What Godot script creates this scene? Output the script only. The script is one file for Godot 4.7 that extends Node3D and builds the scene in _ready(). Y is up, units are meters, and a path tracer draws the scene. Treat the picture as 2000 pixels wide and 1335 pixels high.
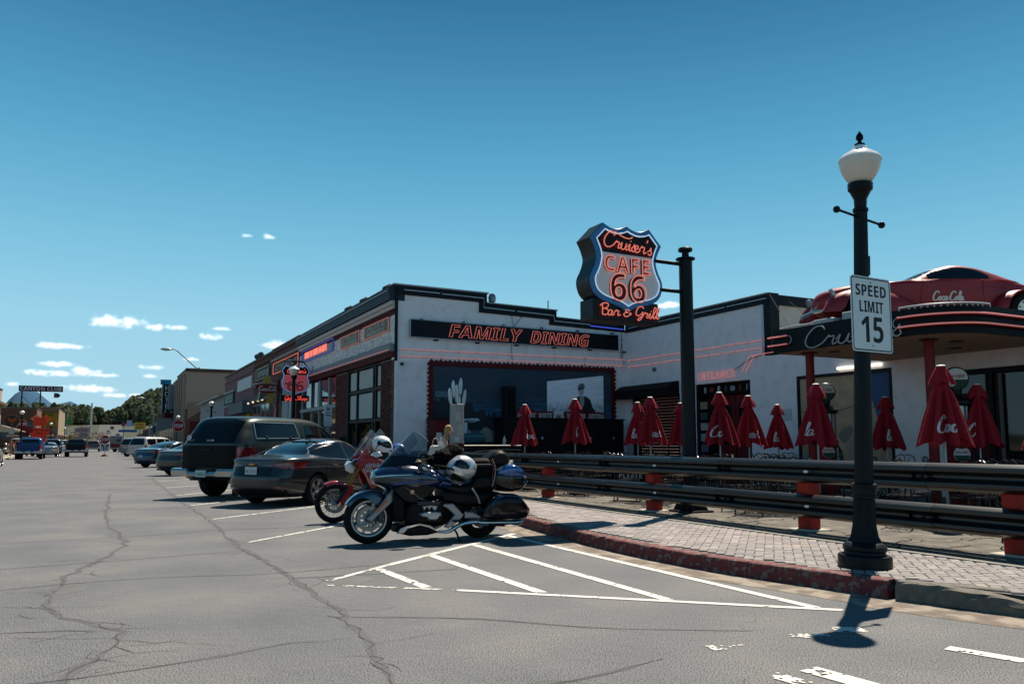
extends Node3D

# ---------------------------------------------------------------- mesh builder
class MB:
	var p := PackedVector3Array()
	var c := PackedColorArray()
	var uv := PackedVector2Array()
	var x := Transform3D()
	var tint := false
	var col := Color(1, 1, 1)
	func at(o: Vector3, yaw := 0.0, pitch := 0.0, roll := 0.0) -> MB:
		x = Transform3D(Basis.from_euler(Vector3(pitch, yaw, roll)), o)
		return self
	func tri(a: Vector3, b: Vector3, d: Vector3) -> void:
		p.append(x * a); p.append(x * b); p.append(x * d)
		if tint:
			c.append(col); c.append(col); c.append(col)
	func quad(a: Vector3, b: Vector3, d: Vector3, e: Vector3) -> void:
		tri(a, b, d); tri(a, d, e)
	func quad_uv(a: Vector3, b: Vector3, d: Vector3, e: Vector3, r := Rect2(0, 0, 1, 1)) -> void:  # top-left, top-right, bottom-right, bottom-left
		quad(a, b, d, e)
		var q := [r.position, Vector2(r.end.x, r.position.y), r.end, Vector2(r.position.x, r.end.y)]
		for k in [0, 1, 2, 0, 2, 3]:
			uv.append(q[k])
	func fix(i0: int) -> void:  # turn the shape added since i0 inside in, so that its front faces look out
		var s := 0.0
		var o := p[i0]
		for i in range(i0, p.size(), 3):
			s += (p[i] - o).dot((p[i + 1] - o).cross(p[i + 2] - o))
		if s > 0.0:
			for i in range(i0, p.size(), 3):
				var t := p[i + 1]
				p[i + 1] = p[i + 2]
				p[i + 2] = t
	func face(q: Array, o: Vector3) -> void:  # a convex polygon turned away from o
		var n: Vector3 = (q[1] - q[0]).cross(q[2] - q[0])
		var m := Vector3.ZERO
		for v in q: m += v
		var out: bool = n.dot(m / q.size() - o) > 0.0
		for k in range(1, q.size() - 1):
			if out: tri(q[0], q[k + 1], q[k])
			else: tri(q[0], q[k], q[k + 1])
	func box(o: Vector3, s: Vector3, r := 0.0) -> void:
		var h := s * 0.5
		r = minf(r, minf(h.x, minf(h.y, h.z)) * 0.9)
		if r <= 0.0:
			for a in 3:
				for g in [-1.0, 1.0]:
					var q := []
					for k in [[-1, -1], [1, -1], [1, 1], [-1, 1]]:
						var v := Vector3.ZERO
						v[a] = g * h[a]; v[(a + 1) % 3] = k[0] * h[(a + 1) % 3]; v[(a + 2) % 3] = k[1] * h[(a + 2) % 3]
						q.append(o + v)
					face(q, o)
			return
		for a in 3:
			var b := (a + 1) % 3
			var d := (a + 2) % 3
			for g in [-1.0, 1.0]:
				var q := []
				for k in [[-1, -1], [1, -1], [1, 1], [-1, 1]]:
					var v := Vector3.ZERO
					v[a] = g * h[a]; v[b] = k[0] * (h[b] - r); v[d] = k[1] * (h[d] - r)
					q.append(o + v)
				face(q, o)
				for g2 in [-1.0, 1.0]:
					var e := []
					for k in [[0, -1], [0, 1], [1, 1], [1, -1]]:
						var v := Vector3.ZERO
						v[a] = g * (h[a] if k[0] == 0 else h[a] - r); v[b] = g2 * (h[b] - r if k[0] == 0 else h[b]); v[d] = k[1] * (h[d] - r)
						e.append(o + v)
					face(e, o)
		for i in [-1.0, 1.0]:
			for j in [-1.0, 1.0]:
				for k in [-1.0, 1.0]:
					var w := Vector3(i * h.x, j * h.y, k * h.z)
					var t := Vector3(i * r, j * r, k * r)
					face([o + w - Vector3(0, t.y, t.z), o + w - Vector3(t.x, 0, t.z), o + w - Vector3(t.x, t.y, 0)], o)
	func boxc(a: Vector3, b: Vector3, r := 0.0) -> void:  # between two corners
		box((a + b) * 0.5, (b - a).abs(), r)
	func loft(rings: Array, caps := true, closed := true) -> void:
		var i0 := p.size()
		var n: int = rings[0].size()
		for i in rings.size() - 1:
			var a = rings[i]
			var b = rings[i + 1]
			for k in (n if closed else n - 1):
				var l := (k + 1) % n
				quad(a[k], a[l], b[l], b[k])
		if caps:
			for e in 2:
				var r = rings[0] if e == 0 else rings[-1]
				var m := Vector3.ZERO
				for v in r: m += v
				m /= n
				for k in n:
					var l := (k + 1) % n
					if e == 0: tri(r[l], r[k], m)
					else: tri(r[k], r[l], m)
		if closed: fix(i0)
	func lathe(prof: Array, n := 24, o := Vector3.ZERO, flute := 0.0) -> void:  # prof: Vector2(radius, height) upwards
		var rings := []
		for q in prof:
			var r := []
			for k in n:
				var a := TAU * k / n
				var f: float = 1.0 - (flute if k % 2 else 0.0)
				r.append(o + Vector3(cos(a) * q.x * f, q.y, sin(a) * q.x * f))
			rings.append(r)
		loft(rings)
	func tube(pts: Array, rad, n := 8, closed := false) -> void:
		var m := pts.size()
		if m < 2: return
		var rings := []
		var up := Vector3.ZERO
		for i in m:
			var t: Vector3
			if closed: t = pts[(i + 1) % m] - pts[(i + m - 1) % m]
			else: t = pts[mini(i + 1, m - 1)] - pts[maxi(i - 1, 0)]
			t = t.normalized() if t.length() > 1e-9 else Vector3.UP
			if up == Vector3.ZERO:
				up = t.cross(Vector3(0.3, 1, 0.2)).normalized() if absf(t.y) < 0.9 else t.cross(Vector3(1, 0.1, 0.2)).normalized()
			up = (up - t * up.dot(t)).normalized()
			var w := t.cross(up)
			var r: float = rad if not rad is Array else rad[i]
			var ring := []
			for k in n:
				var a := TAU * k / n
				ring.append(pts[i] + (up * cos(a) + w * sin(a)) * r)
			rings.append(ring)
		if closed: rings.append(rings[0])
		loft(rings, not closed)
	func prism(poly: PackedVector2Array, z0: float, z1: float, bevel := 0.0) -> void:  # in its own x-y plane
		if Geometry2D.is_polygon_clockwise(poly): poly.reverse()
		var idx := Geometry2D.triangulate_polygon(poly)
		var i0 := p.size()
		var n := poly.size()
		var front := poly
		if bevel > 0.0:
			front = PackedVector2Array()
			for k in n:
				var e := (poly[k] - poly[(k + n - 1) % n]).normalized()
				var f := (poly[(k + 1) % n] - poly[k]).normalized()
				var nn := (Vector2(-e.y, e.x) + Vector2(-f.y, f.x))
				nn = nn.normalized() / maxf(0.45, nn.normalized().dot(Vector2(-e.y, e.x)))
				front.append(poly[k] + nn * bevel)
		var lv := [[front, z1], [poly, z1 - bevel], [poly, z0 + bevel], [front, z0]] if bevel > 0.0 else [[poly, z1], [poly, z0]]
		for l in lv.size() - 1:
			for k in n:
				var j := (k + 1) % n
				var a: PackedVector2Array = lv[l][0]
				var b: PackedVector2Array = lv[l + 1][0]
				quad(Vector3(a[k].x, a[k].y, lv[l][1]), Vector3(a[j].x, a[j].y, lv[l][1]), Vector3(b[j].x, b[j].y, lv[l + 1][1]), Vector3(b[k].x, b[k].y, lv[l + 1][1]))
		for t in range(0, idx.size(), 3):
			var A := front[idx[t]]
			var B := front[idx[t + 1]]
			var C := front[idx[t + 2]]
			var s := (B - A).cross(C - A) > 0.0
			for z in [z1, z0]:
				if s == (z == z1): tri(Vector3(A.x, A.y, z), Vector3(C.x, C.y, z), Vector3(B.x, B.y, z))
				else: tri(Vector3(A.x, A.y, z), Vector3(B.x, B.y, z), Vector3(C.x, C.y, z))
	func grid(f: Callable, nu: int, nv: int) -> void:
		var rows := []
		for i in nu + 1:
			var r := []
			for j in nv + 1:
				r.append(f.call(float(i) / nu, float(j) / nv))
			rows.append(r)
		loft(rings_of(rows), false, false)
	func rings_of(r: Array) -> Array: return r
	func mesh(crease := 38.0) -> ArrayMesh:
		var n := p.size() / 3
		var nm := PackedVector3Array()
		nm.resize(p.size())
		var fn := PackedVector3Array()
		fn.resize(n)
		for i in n:
			fn[i] = (p[3 * i + 2] - p[3 * i]).cross(p[3 * i + 1] - p[3 * i])
		if crease <= 0.0:
			for i in n:
				var f := fn[i].normalized()
				nm[3 * i] = f; nm[3 * i + 1] = f; nm[3 * i + 2] = f
		else:
			var cc := cos(deg_to_rad(crease))
			var d := {}
			for i in p.size():
				var k := Vector3i((p[i] * 3000.0).round())
				if d.has(k): d[k].append(i / 3)
				else: d[k] = [i / 3]
			var un := PackedVector3Array()
			un.resize(n)
			for i in n: un[i] = fn[i].normalized()
			for i in p.size():
				var k := Vector3i((p[i] * 3000.0).round())
				var u := un[i / 3]
				var s := Vector3.ZERO
				for j in d[k]:
					if un[j].dot(u) > cc: s += fn[j]
				nm[i] = s.normalized() if s.length() > 1e-12 else u
		var ar := []
		ar.resize(Mesh.ARRAY_MAX)
		ar[Mesh.ARRAY_VERTEX] = p
		ar[Mesh.ARRAY_NORMAL] = nm
		if c.size() == p.size(): ar[Mesh.ARRAY_COLOR] = c
		if uv.size() == p.size(): ar[Mesh.ARRAY_TEX_UV] = uv
		var m := ArrayMesh.new()
		m.add_surface_from_arrays(Mesh.PRIMITIVE_TRIANGLES, ar)
		return m

# ---------------------------------------------------------------- names, parts, things
var names := {}
var rng := RandomNumberGenerator.new()

func numbered(parent: Node, called: String) -> String:
	var k := "%d/%s" % [parent.get_instance_id(), called]
	names[k] = names.get(k, -1) + 1
	return called if names[k] == 0 else "%s_%03d" % [called, names[k]]

func thing(called: String, label: String, category: String, pos := Vector3.ZERO, yaw := 0.0, group := "") -> Node3D:
	var o := Node3D.new()
	o.name = numbered(self, called)
	add_child(o, true)
	o.position = pos
	o.rotation.y = yaw
	return tag(o, label, category, group)

func tag(o: Node3D, label: String, category: String, group := "") -> Node3D:
	o.set_meta("label", label)
	o.set_meta("category", category)
	if group: o.set_meta("group", group)
	return o

func mi(called: String, m: Mesh, mat: Material, parent: Node = self) -> MeshInstance3D:
	var o := MeshInstance3D.new()
	o.name = numbered(parent, called)
	o.mesh = m
	o.material_override = mat
	parent.add_child(o, true)
	return o

const SPLIT := ["cable", "edge_tube", "roof_vent", "camera_box", "clip", "strut", "downlight", "plate", "guy_wire", "roof_box", "strip_lamp", "bracket", "foot", "bolt", "brace", "roller_door", "dark_ring", "shelf", "gauge_mark", "pier", "door_frame", "grille_bar"]

func put(called: String, b: MB, mat: Material, parent: Node = self, crease := 38.0) -> MeshInstance3D:
	if called in SPLIT and b.p.size() < 60000:
		var o: MeshInstance3D
		for m in islands(b): o = mi(called, m.mesh(crease), mat, parent)
		return o
	return mi(called, b.mesh(crease), mat, parent)

func islands(b: MB) -> Array:  # one builder for each piece that hangs together
	var id := {}
	var up := []
	var tri_of := []
	var find := func(i: int) -> int:
		while up[i] != i:
			up[i] = up[up[i]]
			i = up[i]
		return i
	for i in range(0, b.p.size(), 3):
		var first := -1
		for k in 3:
			var q := Vector3i((b.p[i + k] * 3000.0).round())
			if not id.has(q):
				id[q] = up.size()
				up.append(up.size())
			var r: int = find.call(id[q])
			if first < 0: first = r
			else: up[r] = find.call(first)
			first = find.call(first)
		tri_of.append(id[Vector3i((b.p[i] * 3000.0).round())])
	var out := {}
	for t in tri_of.size():
		var r: int = find.call(tri_of[t])
		if not out.has(r): out[r] = MB.new()
		for k in 3: out[r].p.append(b.p[t * 3 + k])
	return out.values()

func struct(called: String, b: MB, mat: Material, crease := 38.0) -> MeshInstance3D:
	var o := put(called, b, mat, self, crease)
	o.set_meta("kind", "structure")
	return o

func copy(o: Node3D, pos: Vector3, yaw: float, label: String, base := "") -> Node3D:
	var r: Node3D = o.duplicate()
	r.name = numbered(self, base if base else RegEx.create_from_string("_\\d+$").sub(o.name, ""))
	add_child(r, true)
	r.position = pos
	r.rotation.y = yaw
	r.set_meta("label", label)
	return r

func B() -> MB: return MB.new()
func V(a: float, b: float, c: float) -> Vector3: return Vector3(a, b, c)

# ---------------------------------------------------------------- materials
var cache := {}

func lin(r: float, g: float, b: float) -> Color: return Color(r, g, b).linear_to_srgb()

func M(hex: String, rough := 0.6, metal := 0.0, more := {}) -> StandardMaterial3D:
	var key := "%s %s %s %s" % [hex, rough, metal, more]
	if cache.has(key): return cache[key]
	var m := StandardMaterial3D.new()
	m.albedo_color = Color(hex)
	m.roughness = rough
	m.metallic = metal
	if rough >= 0.38 and metal < 0.5: m.metallic_specular = 0.28
	for k in more: m.set(k, more[k])
	cache[key] = m
	return m

func neon(hex: String, e := 0.8) -> StandardMaterial3D:
	return M(hex, 0.35, 0.0, {"emission_enabled": true, "emission": Color(hex), "emission_energy_multiplier": e})

func glass(a := 0.35, hex := "0a0e12") -> StandardMaterial3D:
	return M(hex, 0.03, 0.0, {"transparency": BaseMaterial3D.TRANSPARENCY_ALPHA, "albedo_color": Color(Color(hex), a)})

func paint(hex: String, rough := 0.3) -> StandardMaterial3D:
	return M(hex, rough, 0.25, {"clearcoat_enabled": true, "clearcoat": 1.0, "clearcoat_roughness": 0.06})

func noise_tex(sd: int, freq: float, stops: Array, size := 512, oct := 4, kind := FastNoiseLite.TYPE_SIMPLEX_SMOOTH, normal := 0.0) -> NoiseTexture2D:
	var key := "tex %s %s %s %s %s %s %s" % [sd, freq, stops, size, oct, kind, normal]
	if cache.has(key): return cache[key]
	var n := FastNoiseLite.new()
	n.seed = sd
	n.noise_type = kind
	n.frequency = freq
	n.fractal_octaves = oct
	var t := NoiseTexture2D.new()
	t.width = size
	t.height = size
	t.seamless = true
	t.noise = n
	if normal > 0.0:
		t.as_normal_map = true
		t.bump_strength = normal
	elif stops:
		var g := Gradient.new()
		g.offsets = PackedFloat32Array(stops.map(func(s): return s[0]))
		g.colors = PackedColorArray(stops.map(func(s): return Color(s[1])))
		t.color_ramp = g
	cache[key] = t
	return t

# two layers of noise over the world, and a fine relief
func ground_mat(stops: Array, scale: float, fine: Array, fscale: float, rough: float, bump := 0.0, sd := 1, freq := 0.012) -> StandardMaterial3D:
	var m := StandardMaterial3D.new()
	m.albedo_texture = noise_tex(sd, freq, stops, 512, 5)
	m.uv1_triplanar = true
	m.uv1_world_triplanar = true
	m.uv1_scale = Vector3.ONE * scale
	m.roughness = rough
	if fine:
		m.detail_enabled = true
		m.detail_blend_mode = BaseMaterial3D.BLEND_MODE_MUL
		m.detail_albedo = noise_tex(sd + 7, 0.09, fine, 512, 3)
		m.detail_uv_layer = BaseMaterial3D.DETAIL_UV_2
		m.uv2_triplanar = true
		m.uv2_world_triplanar = true
		m.uv2_scale = Vector3.ONE * fscale
	if bump > 0.0:
		m.heightmap_enabled = true
		m.heightmap_texture = noise_tex(sd + 9, 0.15, [[0.0, "000000"], [1.0, "ffffff"]], 512, 3)
		m.heightmap_scale = bump
	return m

# ---------------------------------------------------------------- lettering
var fonts := {}

func font(name: String, bold := true) -> SystemFont:
	var k := name + str(bold)
	if not fonts.has(k):
		var f := SystemFont.new()
		f.font_names = PackedStringArray([name])
		f.font_weight = 700 if bold else 400
		fonts[k] = f
	return fonts[k]

# solid letters, centred on their own origin, h = cap height, squeezed to width w if w > 0
func letters(called: String, s: String, h: float, w: float, mat: Material, parent: Node, xf: Transform3D, face := "Droid Sans", bold := true, depth := 0.006) -> MeshInstance3D:
	var t := TextMesh.new()
	t.text = s
	t.font = font(face, bold)
	t.font_size = 48
	t.pixel_size = h / 34.4
	t.depth = depth
	t.curve_step = 1.5
	var bb := t.get_aabb()
	var o := mi(called, t, mat, parent)
	var sx := w / bb.size.x if w > 0.0 else 1.0
	var c := bb.get_center()
	o.transform = xf * Transform3D(Basis.from_scale(Vector3(sx, 1, 1)), Vector3(-c.x * sx, -c.y, 0))
	return o

# the outlines of the letters as tubes (neon), same size rules, slant shears them
func outline(s: String, h: float, w: float, rad: float, b: MB, xf: Transform3D, slant := 0.0, face := "Droid Sans", n := 6, gap := 0.0) -> void:
	var f := font(face)
	var ts := TextServerManager.get_primary_interface()
	var rid: RID = f.get_rids()[0]
	var pen := 0.0
	var all := []
	for ch in s:
		var g := ts.font_get_glyph_index(rid, 64, ch.unicode_at(0), 0)
		var d := ts.font_get_glyph_contours(rid, 64, g)
		var i0 := 0
		for e in d.get("contours", PackedInt32Array()):
			var loop := []
			var last := Vector2(1e9, 1e9)
			for i in range(i0, e + 1):
				var q: Vector3 = d.points[i]
				var v := Vector2(q.x + pen, -q.y if q.y < 0 else -q.y)
				if v.distance_to(last) > 2.2: loop.append(v); last = v
			i0 = e + 1
			all.append(loop)
		pen += ts.font_get_glyph_advance(rid, 64, g).x + gap
	var sc := h / 46.0
	var sx := sc if w <= 0.0 else w / pen
	for loop in all:
		var pts := []
		for v in loop: pts.append(xf * Vector3((v.x - pen * 0.5) * sx + slant * (v.y * sc - h * 0.5), v.y * sc - h * 0.5, 0))
		b.tube(pts, rad, n, true)

# hand-drawn script: strokes on a grid where a small letter is 4 high and a capital 9
const SCRIPT := {
	"C": ["7.5,7 6.2,8.8 4,8.6 2,6 1.2,3 2,0.6 4,-.2 6.5,1 8,2.5"],
	"c": ["3.6,3.2 2.4,4 1,3 .7,1.4 1.6,.1 3.2,.5 4.6,1.8"],
	"r": ["0,1.8 1.4,3.8 1.7,4.4 2,3.6 3.4,3.7 3,1.4 3.4,.2 4.8,1.2"],
	"u": ["0,2 1.2,4 .8,1.2 1.6,0 3,.8 4,3.9 3.7,1.2 4.4,.1 5.6,1.2"],
	"i": ["0,2 1.3,4 1,1.2 1.7,0 3,1.2", "1.7,5.6 1.9,5.9"],
	"s": ["0,1.6 1.4,3 2,4.4 2.1,2.6 2.6,1 1.6,-.1 .4,.6"],
	"e": ["0,1.6 1.8,2 2.6,3.2 1.8,4 .8,3 .8,1 1.8,0 3,.5 4,1.6"],
	"'": ["1,8.5 .6,6.8"],
	"o": ["2.2,4 .9,3.2 .6,1.4 1.5,.1 2.9,.8 3.2,2.6 2.2,4 3.4,3.4 4.6,3.4"],
	"a": ["3.2,3.4 2,4 .9,3 .6,1.2 1.4,0 2.6,.8 3.4,3.8 3.1,1.2 3.8,.1 5,1.2"],
	"l": ["0,1.6 2,4.5 2.8,7.6 2.2,9 1.3,7.6 1.1,2.6 1.8,.1 3.2,1.2"],
	"B": ["1.5,8 2.2,0", "0,6.6 1.6,8.6 4.4,9 5.6,7.4 4.2,5.2 2.2,4.8 5,4.4 6,2.2 4.4,.1 2.2,.3"],
	"&": ["4.6,4.6 3,5.4 1.6,4.6 2.2,3.4 3.6,3.2 1.4,2.8 .6,1.4 1.8,0 3.6,.4 4.8,1.6 5.4,3 4.6,2.4 5.8,1.6"],
	"G": ["6.6,7.4 5.2,8.8 3,8 1.6,5 1.8,2.2 3.4,1.4 5.4,3 6.2,4.6 6,1 5,-1.6 3.2,-2 4,-.4 7,1.8"],
	"n": ["0,1.8 1,4 1.2,0", "1.2,2.4 2.6,4 3.6,3.4 3.4,1 4,.1 5.2,1.2"],
	"h": ["0,1.6 1.8,5 2.4,8.4 1.6,9 1.2,6 1,0", "1,2 2.4,4 3.4,3.2 3.2,1 4,.1 5,1.2"],
	"p": ["0,2 1.2,4.2 .8,-3", "1,2.8 2.4,4.2 3.6,3 3.2,.8 1.8,0 1,1", "3,1 4.6,1.4"],
	"f": ["0,1.6 2,4.5 3,7.8 2.2,9 1.4,7 1.2,-2.6 2,-2.8 2.2,0 3.4,1.4"],
	"t": ["0,1.8 1.6,6.6 1.2,1.2 2,0 3.4,1.2", "0,4.4 3.2,4.8"],
	"S": ["5.4,7.4 4.4,8.8 2.6,8.4 2.2,6.6 3.8,4.6 4,2 2.4,0 .6,.8 .2,2.4"],
	"T": ["0,7 1.2,8.6 4.5,8 7,8.6 9,9.2", "4.4,8 3,4 2.4,1 1.4,0 0,1"],
	"-": ["0,2.6 1.6,2.8"], " ": [],
}

func script_strokes(s: String, gap := 0.2) -> Array:
	var pen := 0.0
	var out := []
	for ch in s:
		var wide := 2.2
		for st in SCRIPT[ch]:
			var q := []
			for pr in st.split(" "):
				var k = pr.split(",")
				q.append(Vector2(k[0].to_float() + pen, k[1].to_float()))
				wide = maxf(wide, k[0].to_float())
			var sm := []
			for i in q.size() - 1:
				for t in 4:
					sm.append(q[i].cubic_interpolate(q[i + 1], q[maxi(i - 1, 0)], q[mini(i + 2, q.size() - 1)], t / 4.0))
			sm.append(q[-1])
			out.append(sm)
		pen += wide + gap - (0.9 if ch != " " else 0.0)
	out.append(pen)
	return out

# strokes as round tubes or, with flat > 0, as painted ribbons that swell; xf maps the 0..w by 0..h page
func script(s: String, w: float, h: float, rad: float, b: MB, xf: Callable, flat := false, slant := 0.18) -> void:
	var st := script_strokes(s)
	var wide: float = st.pop_back()
	for q in st:
		var pts := []
		for v in q: pts.append(Vector2((v.x + v.y * slant) / wide * w, v.y / 9.0 * h))
		if not flat:
			var o := []
			for v in pts: o.append(xf.call(v.x, v.y))
			b.tube(o, rad, 5)
		else:
			var l := []
			for i in pts.size():
				var d: Vector2 = (pts[mini(i + 1, pts.size() - 1)] - pts[maxi(i - 1, 0)]).normalized()
				var k := rad * (0.45 + 0.9 * absf(d.y))
				var nn := Vector2(-d.y, d.x) * k
				l.append([xf.call(pts[i].x + nn.x, pts[i].y + nn.y), xf.call(pts[i].x - nn.x, pts[i].y - nn.y)])
			b.loft(l, false, false)

func arc_pts(c: Vector3, a0: float, a1: float, n: int, ux: Vector3, uy: Vector3) -> Array:
	var o := []
	for i in n + 1:
		var a := lerpf(a0, a1, float(i) / n)
		o.append(c + ux * cos(a) + uy * sin(a))
	return o

func smooth3(q: Array, n := 4, closed := false) -> Array:
	var o := []
	var m := q.size()
	for i in (m if closed else m - 1):
		for t in n:
			var a: Vector3 = q[i]
			var b: Vector3 = q[(i + 1) % m]
			var z: Vector3 = q[(i + m - 1) % m] if closed else q[maxi(i - 1, 0)]
			var e: Vector3 = q[(i + 2) % m] if closed else q[mini(i + 2, m - 1)]
			o.append(a.cubic_interpolate(b, z, e, float(t) / n))
	if not closed: o.append(q[-1])
	return o

func pv(s: String) -> PackedVector2Array:  # "x,y x,y"
	var o := PackedVector2Array()
	for pr in s.split(" "):
		var k := pr.split(",")
		o.append(Vector2(k[0].to_float(), k[1].to_float()))
	return o

func pv_smooth(s: String, n := 4) -> PackedVector2Array:
	var q := pv(s)
	var m := q.size()
	var o := PackedVector2Array()
	for i in m:
		for t in n:
			o.append(q[i].cubic_interpolate(q[(i + 1) % m], q[(i + m - 1) % m], q[(i + 2) % m], float(t) / n))
	return o

# ---------------------------------------------------------------- the place
const SUN := Vector3(2.08, 4.1, -1.38)
const EXPO := 1.8

func _ready() -> void:
	rng.seed = 66
	camera_and_light()
	ground()
	hills()
	diner_building()
	entrance_wing()
	canopy()
	street_buildings()
	left_side()
	lamps()
	guardrail()
	shield_sign()
	street_signs()
	umbrellas()
	patio()
	await vehicles()
	motorcycles()
	people()

func camera_and_light() -> void:
	var cam := Camera3D.new()
	cam.name = "camera"
	add_child(cam)
	cam.position = Vector3(0, 1.34, 0)
	cam.rotation = Vector3(deg_to_rad(5.506), deg_to_rad(-27.044), 0)
	cam.near = 0.1
	cam.far = 20000.0
	cam.projection = Camera3D.PROJECTION_FRUSTUM
	cam.keep_aspect = Camera3D.KEEP_HEIGHT
	cam.size = 1335.0 / 1556.0 * cam.near
	cam.frustum_offset = Vector2(0, 48.0 / 1556.0 * cam.near)
	cam.current = true
	var env := Environment.new()
	env.background_mode = Environment.BG_SKY
	env.sky = Sky.new()
	var pm := PanoramaSkyMaterial.new()
	pm.panorama = sky_picture()
	env.sky.sky_material = pm
	env.tonemap_mode = Environment.TONE_MAPPER_LINEAR
	env.tonemap_exposure = EXPO
	env.sdfgi_enabled = true
	env.ssao_enabled = true
	env.ssil_enabled = true
	env.fog_enabled = false
	var we := WorldEnvironment.new()
	we.name = "surroundings"
	we.environment = env
	add_child(we)
	var sun := DirectionalLight3D.new()
	sun.name = "sun"
	sun.light_color = Color(1.0, 0.955, 0.88)
	sun.light_energy = 1.6
	sun.light_angular_distance = 0.5
	sun.shadow_enabled = true
	add_child(sun)
	sun.look_at_from_position(SUN * 10.0, Vector3.ZERO)

func sky_picture() -> ImageTexture:
	var w := 4096
	var h := 2048
	var im := Image.create(w, h, false, Image.FORMAT_RGB8)
	var st := [[-90, 120, 125, 128], [-0.1, 160, 190, 200], [0, 184, 222, 232], [2.4, 176, 218, 236], [8.3, 155, 211, 234], [13.4, 125, 193, 223], [20.6, 88, 163, 202], [30, 56, 121, 162], [50, 40, 96, 138], [90, 34, 82, 124]]
	var row := []
	for y in h:
		var el := 90.0 - (y + 0.5) * 180.0 / h
		var k := 0
		while k < st.size() - 2 and st[k + 1][0] < el: k += 1
		var t: float = clampf((el - st[k][0]) / (st[k + 1][0] - st[k][0]), 0, 1)
		var c := Color8(int(lerpf(st[k][1], st[k + 1][1], t)), int(lerpf(st[k][2], st[k + 1][2], t)), int(lerpf(st[k][3], st[k + 1][3], t))).srgb_to_linear()
		c = Color(c.r / EXPO, c.g / EXPO, c.b / EXPO).linear_to_srgb()
		row.append(c)
		im.fill_rect(Rect2i(0, y, w, 1), c)
	# small fair-weather clouds: degrees from the street's direction, degrees up, width, height
	var cl := []
	for q in ["230,627,85,30", "298,637,40,15", "343,638,34,11", "412,656,36,15", "540,673,52,19", "523,461,26,11", "481,459,20,8", "117,674,75,12", "107,709,55,12", "100,727,75,14", "168,724,44,20", "205,731,44,7", "175,757,82,17", "295,715,46,11", "235,770,62,9", "1298,594,58,16", "430,640,30,6", "293,733,36,6", "265,771,30,8", "20,748,22,6", "75,727,30,6", "1340,590,24,7", "370,700,26,5"]:
		var k = q.split(",")
		var px: float = k[0].to_float()
		var py: float = k[1].to_float()
		var dx := (px - 1000.0) / 1556.0
		var dy := (715.5 - py) / 1556.0
		var b := Basis.from_euler(Vector3(deg_to_rad(5.506), deg_to_rad(-27.044), 0))
		var d := (b * Vector3(dx, dy, -1)).normalized()
		cl.append([rad_to_deg(atan2(d.x, -d.z)), rad_to_deg(asin(d.y)), k[2].to_float() / 1556.0 * 57.3, k[3].to_float() / 1556.0 * 57.3])
	for i in 46:  # the same weather all the way round
		cl.append([rng.randf_range(62, 320), rng.randf_range(1.2, 9.0), rng.randf_range(0.8, 3.2), rng.randf_range(0.25, 0.8)])
	var nz := FastNoiseLite.new()
	nz.seed = 5
	nz.frequency = 0.9
	nz.fractal_octaves = 4
	for q in cl:
		var cx: float = fposmod(q[0] / 360.0, 1.0) * w
		var cy: float = (90.0 - q[1]) / 180.0 * h
		var rx: float = q[2] / 360.0 * w * 0.62
		var ry: float = q[3] / 180.0 * h * 0.75
		for y in range(int(cy - ry * 1.6), int(cy + ry * 1.4) + 1):
			for xx in range(int(cx - rx * 1.4), int(cx + rx * 1.4) + 1):
				var u := (xx - cx) / rx
				var v := (y - cy) / ry
				var n := nz.get_noise_3d(xx * 0.10, y * 0.16, q[0]) + 0.5 * nz.get_noise_3d(xx * 0.33, y * 0.42, q[1])
				var lump := 0.55 + 0.45 * nz.get_noise_2d(xx * 0.09 + q[1] * 9.0, q[0])
				var e := 1.0 - u * u - (v * v / (lump * lump) if v < 0.25 else (v - 0.1) * (v - 0.1) * 5.0) + n * 0.75
				var a := pow(smoothstep(-0.05, 1.05, e), 1.15)
				if a <= 0.0: continue
				var base: Color = row[clampi(y, 0, h - 1)]
				var top := 0.93 - 0.07 * smoothstep(-0.4, 0.5, v)
				im.set_pixel(posmod(xx, w), clampi(y, 0, h - 1), base.lerp(Color(top * 0.97, top * 0.985, top), a * 0.95))
	return ImageTexture.create_from_image(im)

# ---------------------------------------------------------------- ground, road, pavement
func flat(b: MB, poly: PackedVector2Array, y: float) -> void:  # a level sheet, poly in x-z
	var idx := Geometry2D.triangulate_polygon(poly)
	for t in range(0, idx.size(), 3):
		var q := [poly[idx[t]], poly[idx[t + 1]], poly[idx[t + 2]]]
		var s: float = (q[1] - q[0]).cross(q[2] - q[0])
		if s < 0.0: q = [q[0], q[2], q[1]]
		b.tri(V(q[0].x, y, q[0].y), V(q[1].x, y, q[1].y), V(q[2].x, y, q[2].y))

func rect(b: MB, x0: float, z0: float, x1: float, z1: float, y: float) -> void:
	flat(b, PackedVector2Array([Vector2(x0, z0), Vector2(x1, z0), Vector2(x1, z1), Vector2(x0, z1)]), y)

const KERB := "6.42,-40 6.42,-16 6.4,-12.9 6.28,-12.2 6.08,-11.5 5.86,-10 5.72,-8.8 5.69,-7.6 5.74,-6.7 5.86,-6 5.99,-5.4 6.1,-4.8"
const KERB_END := "6.1,-4.8 6.24,-4.3 6.4,-3.8 6.62,-3.2 7.0,-2.4 7.5,-1.6 8.4,-.6"
const KY := 0.16

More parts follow.
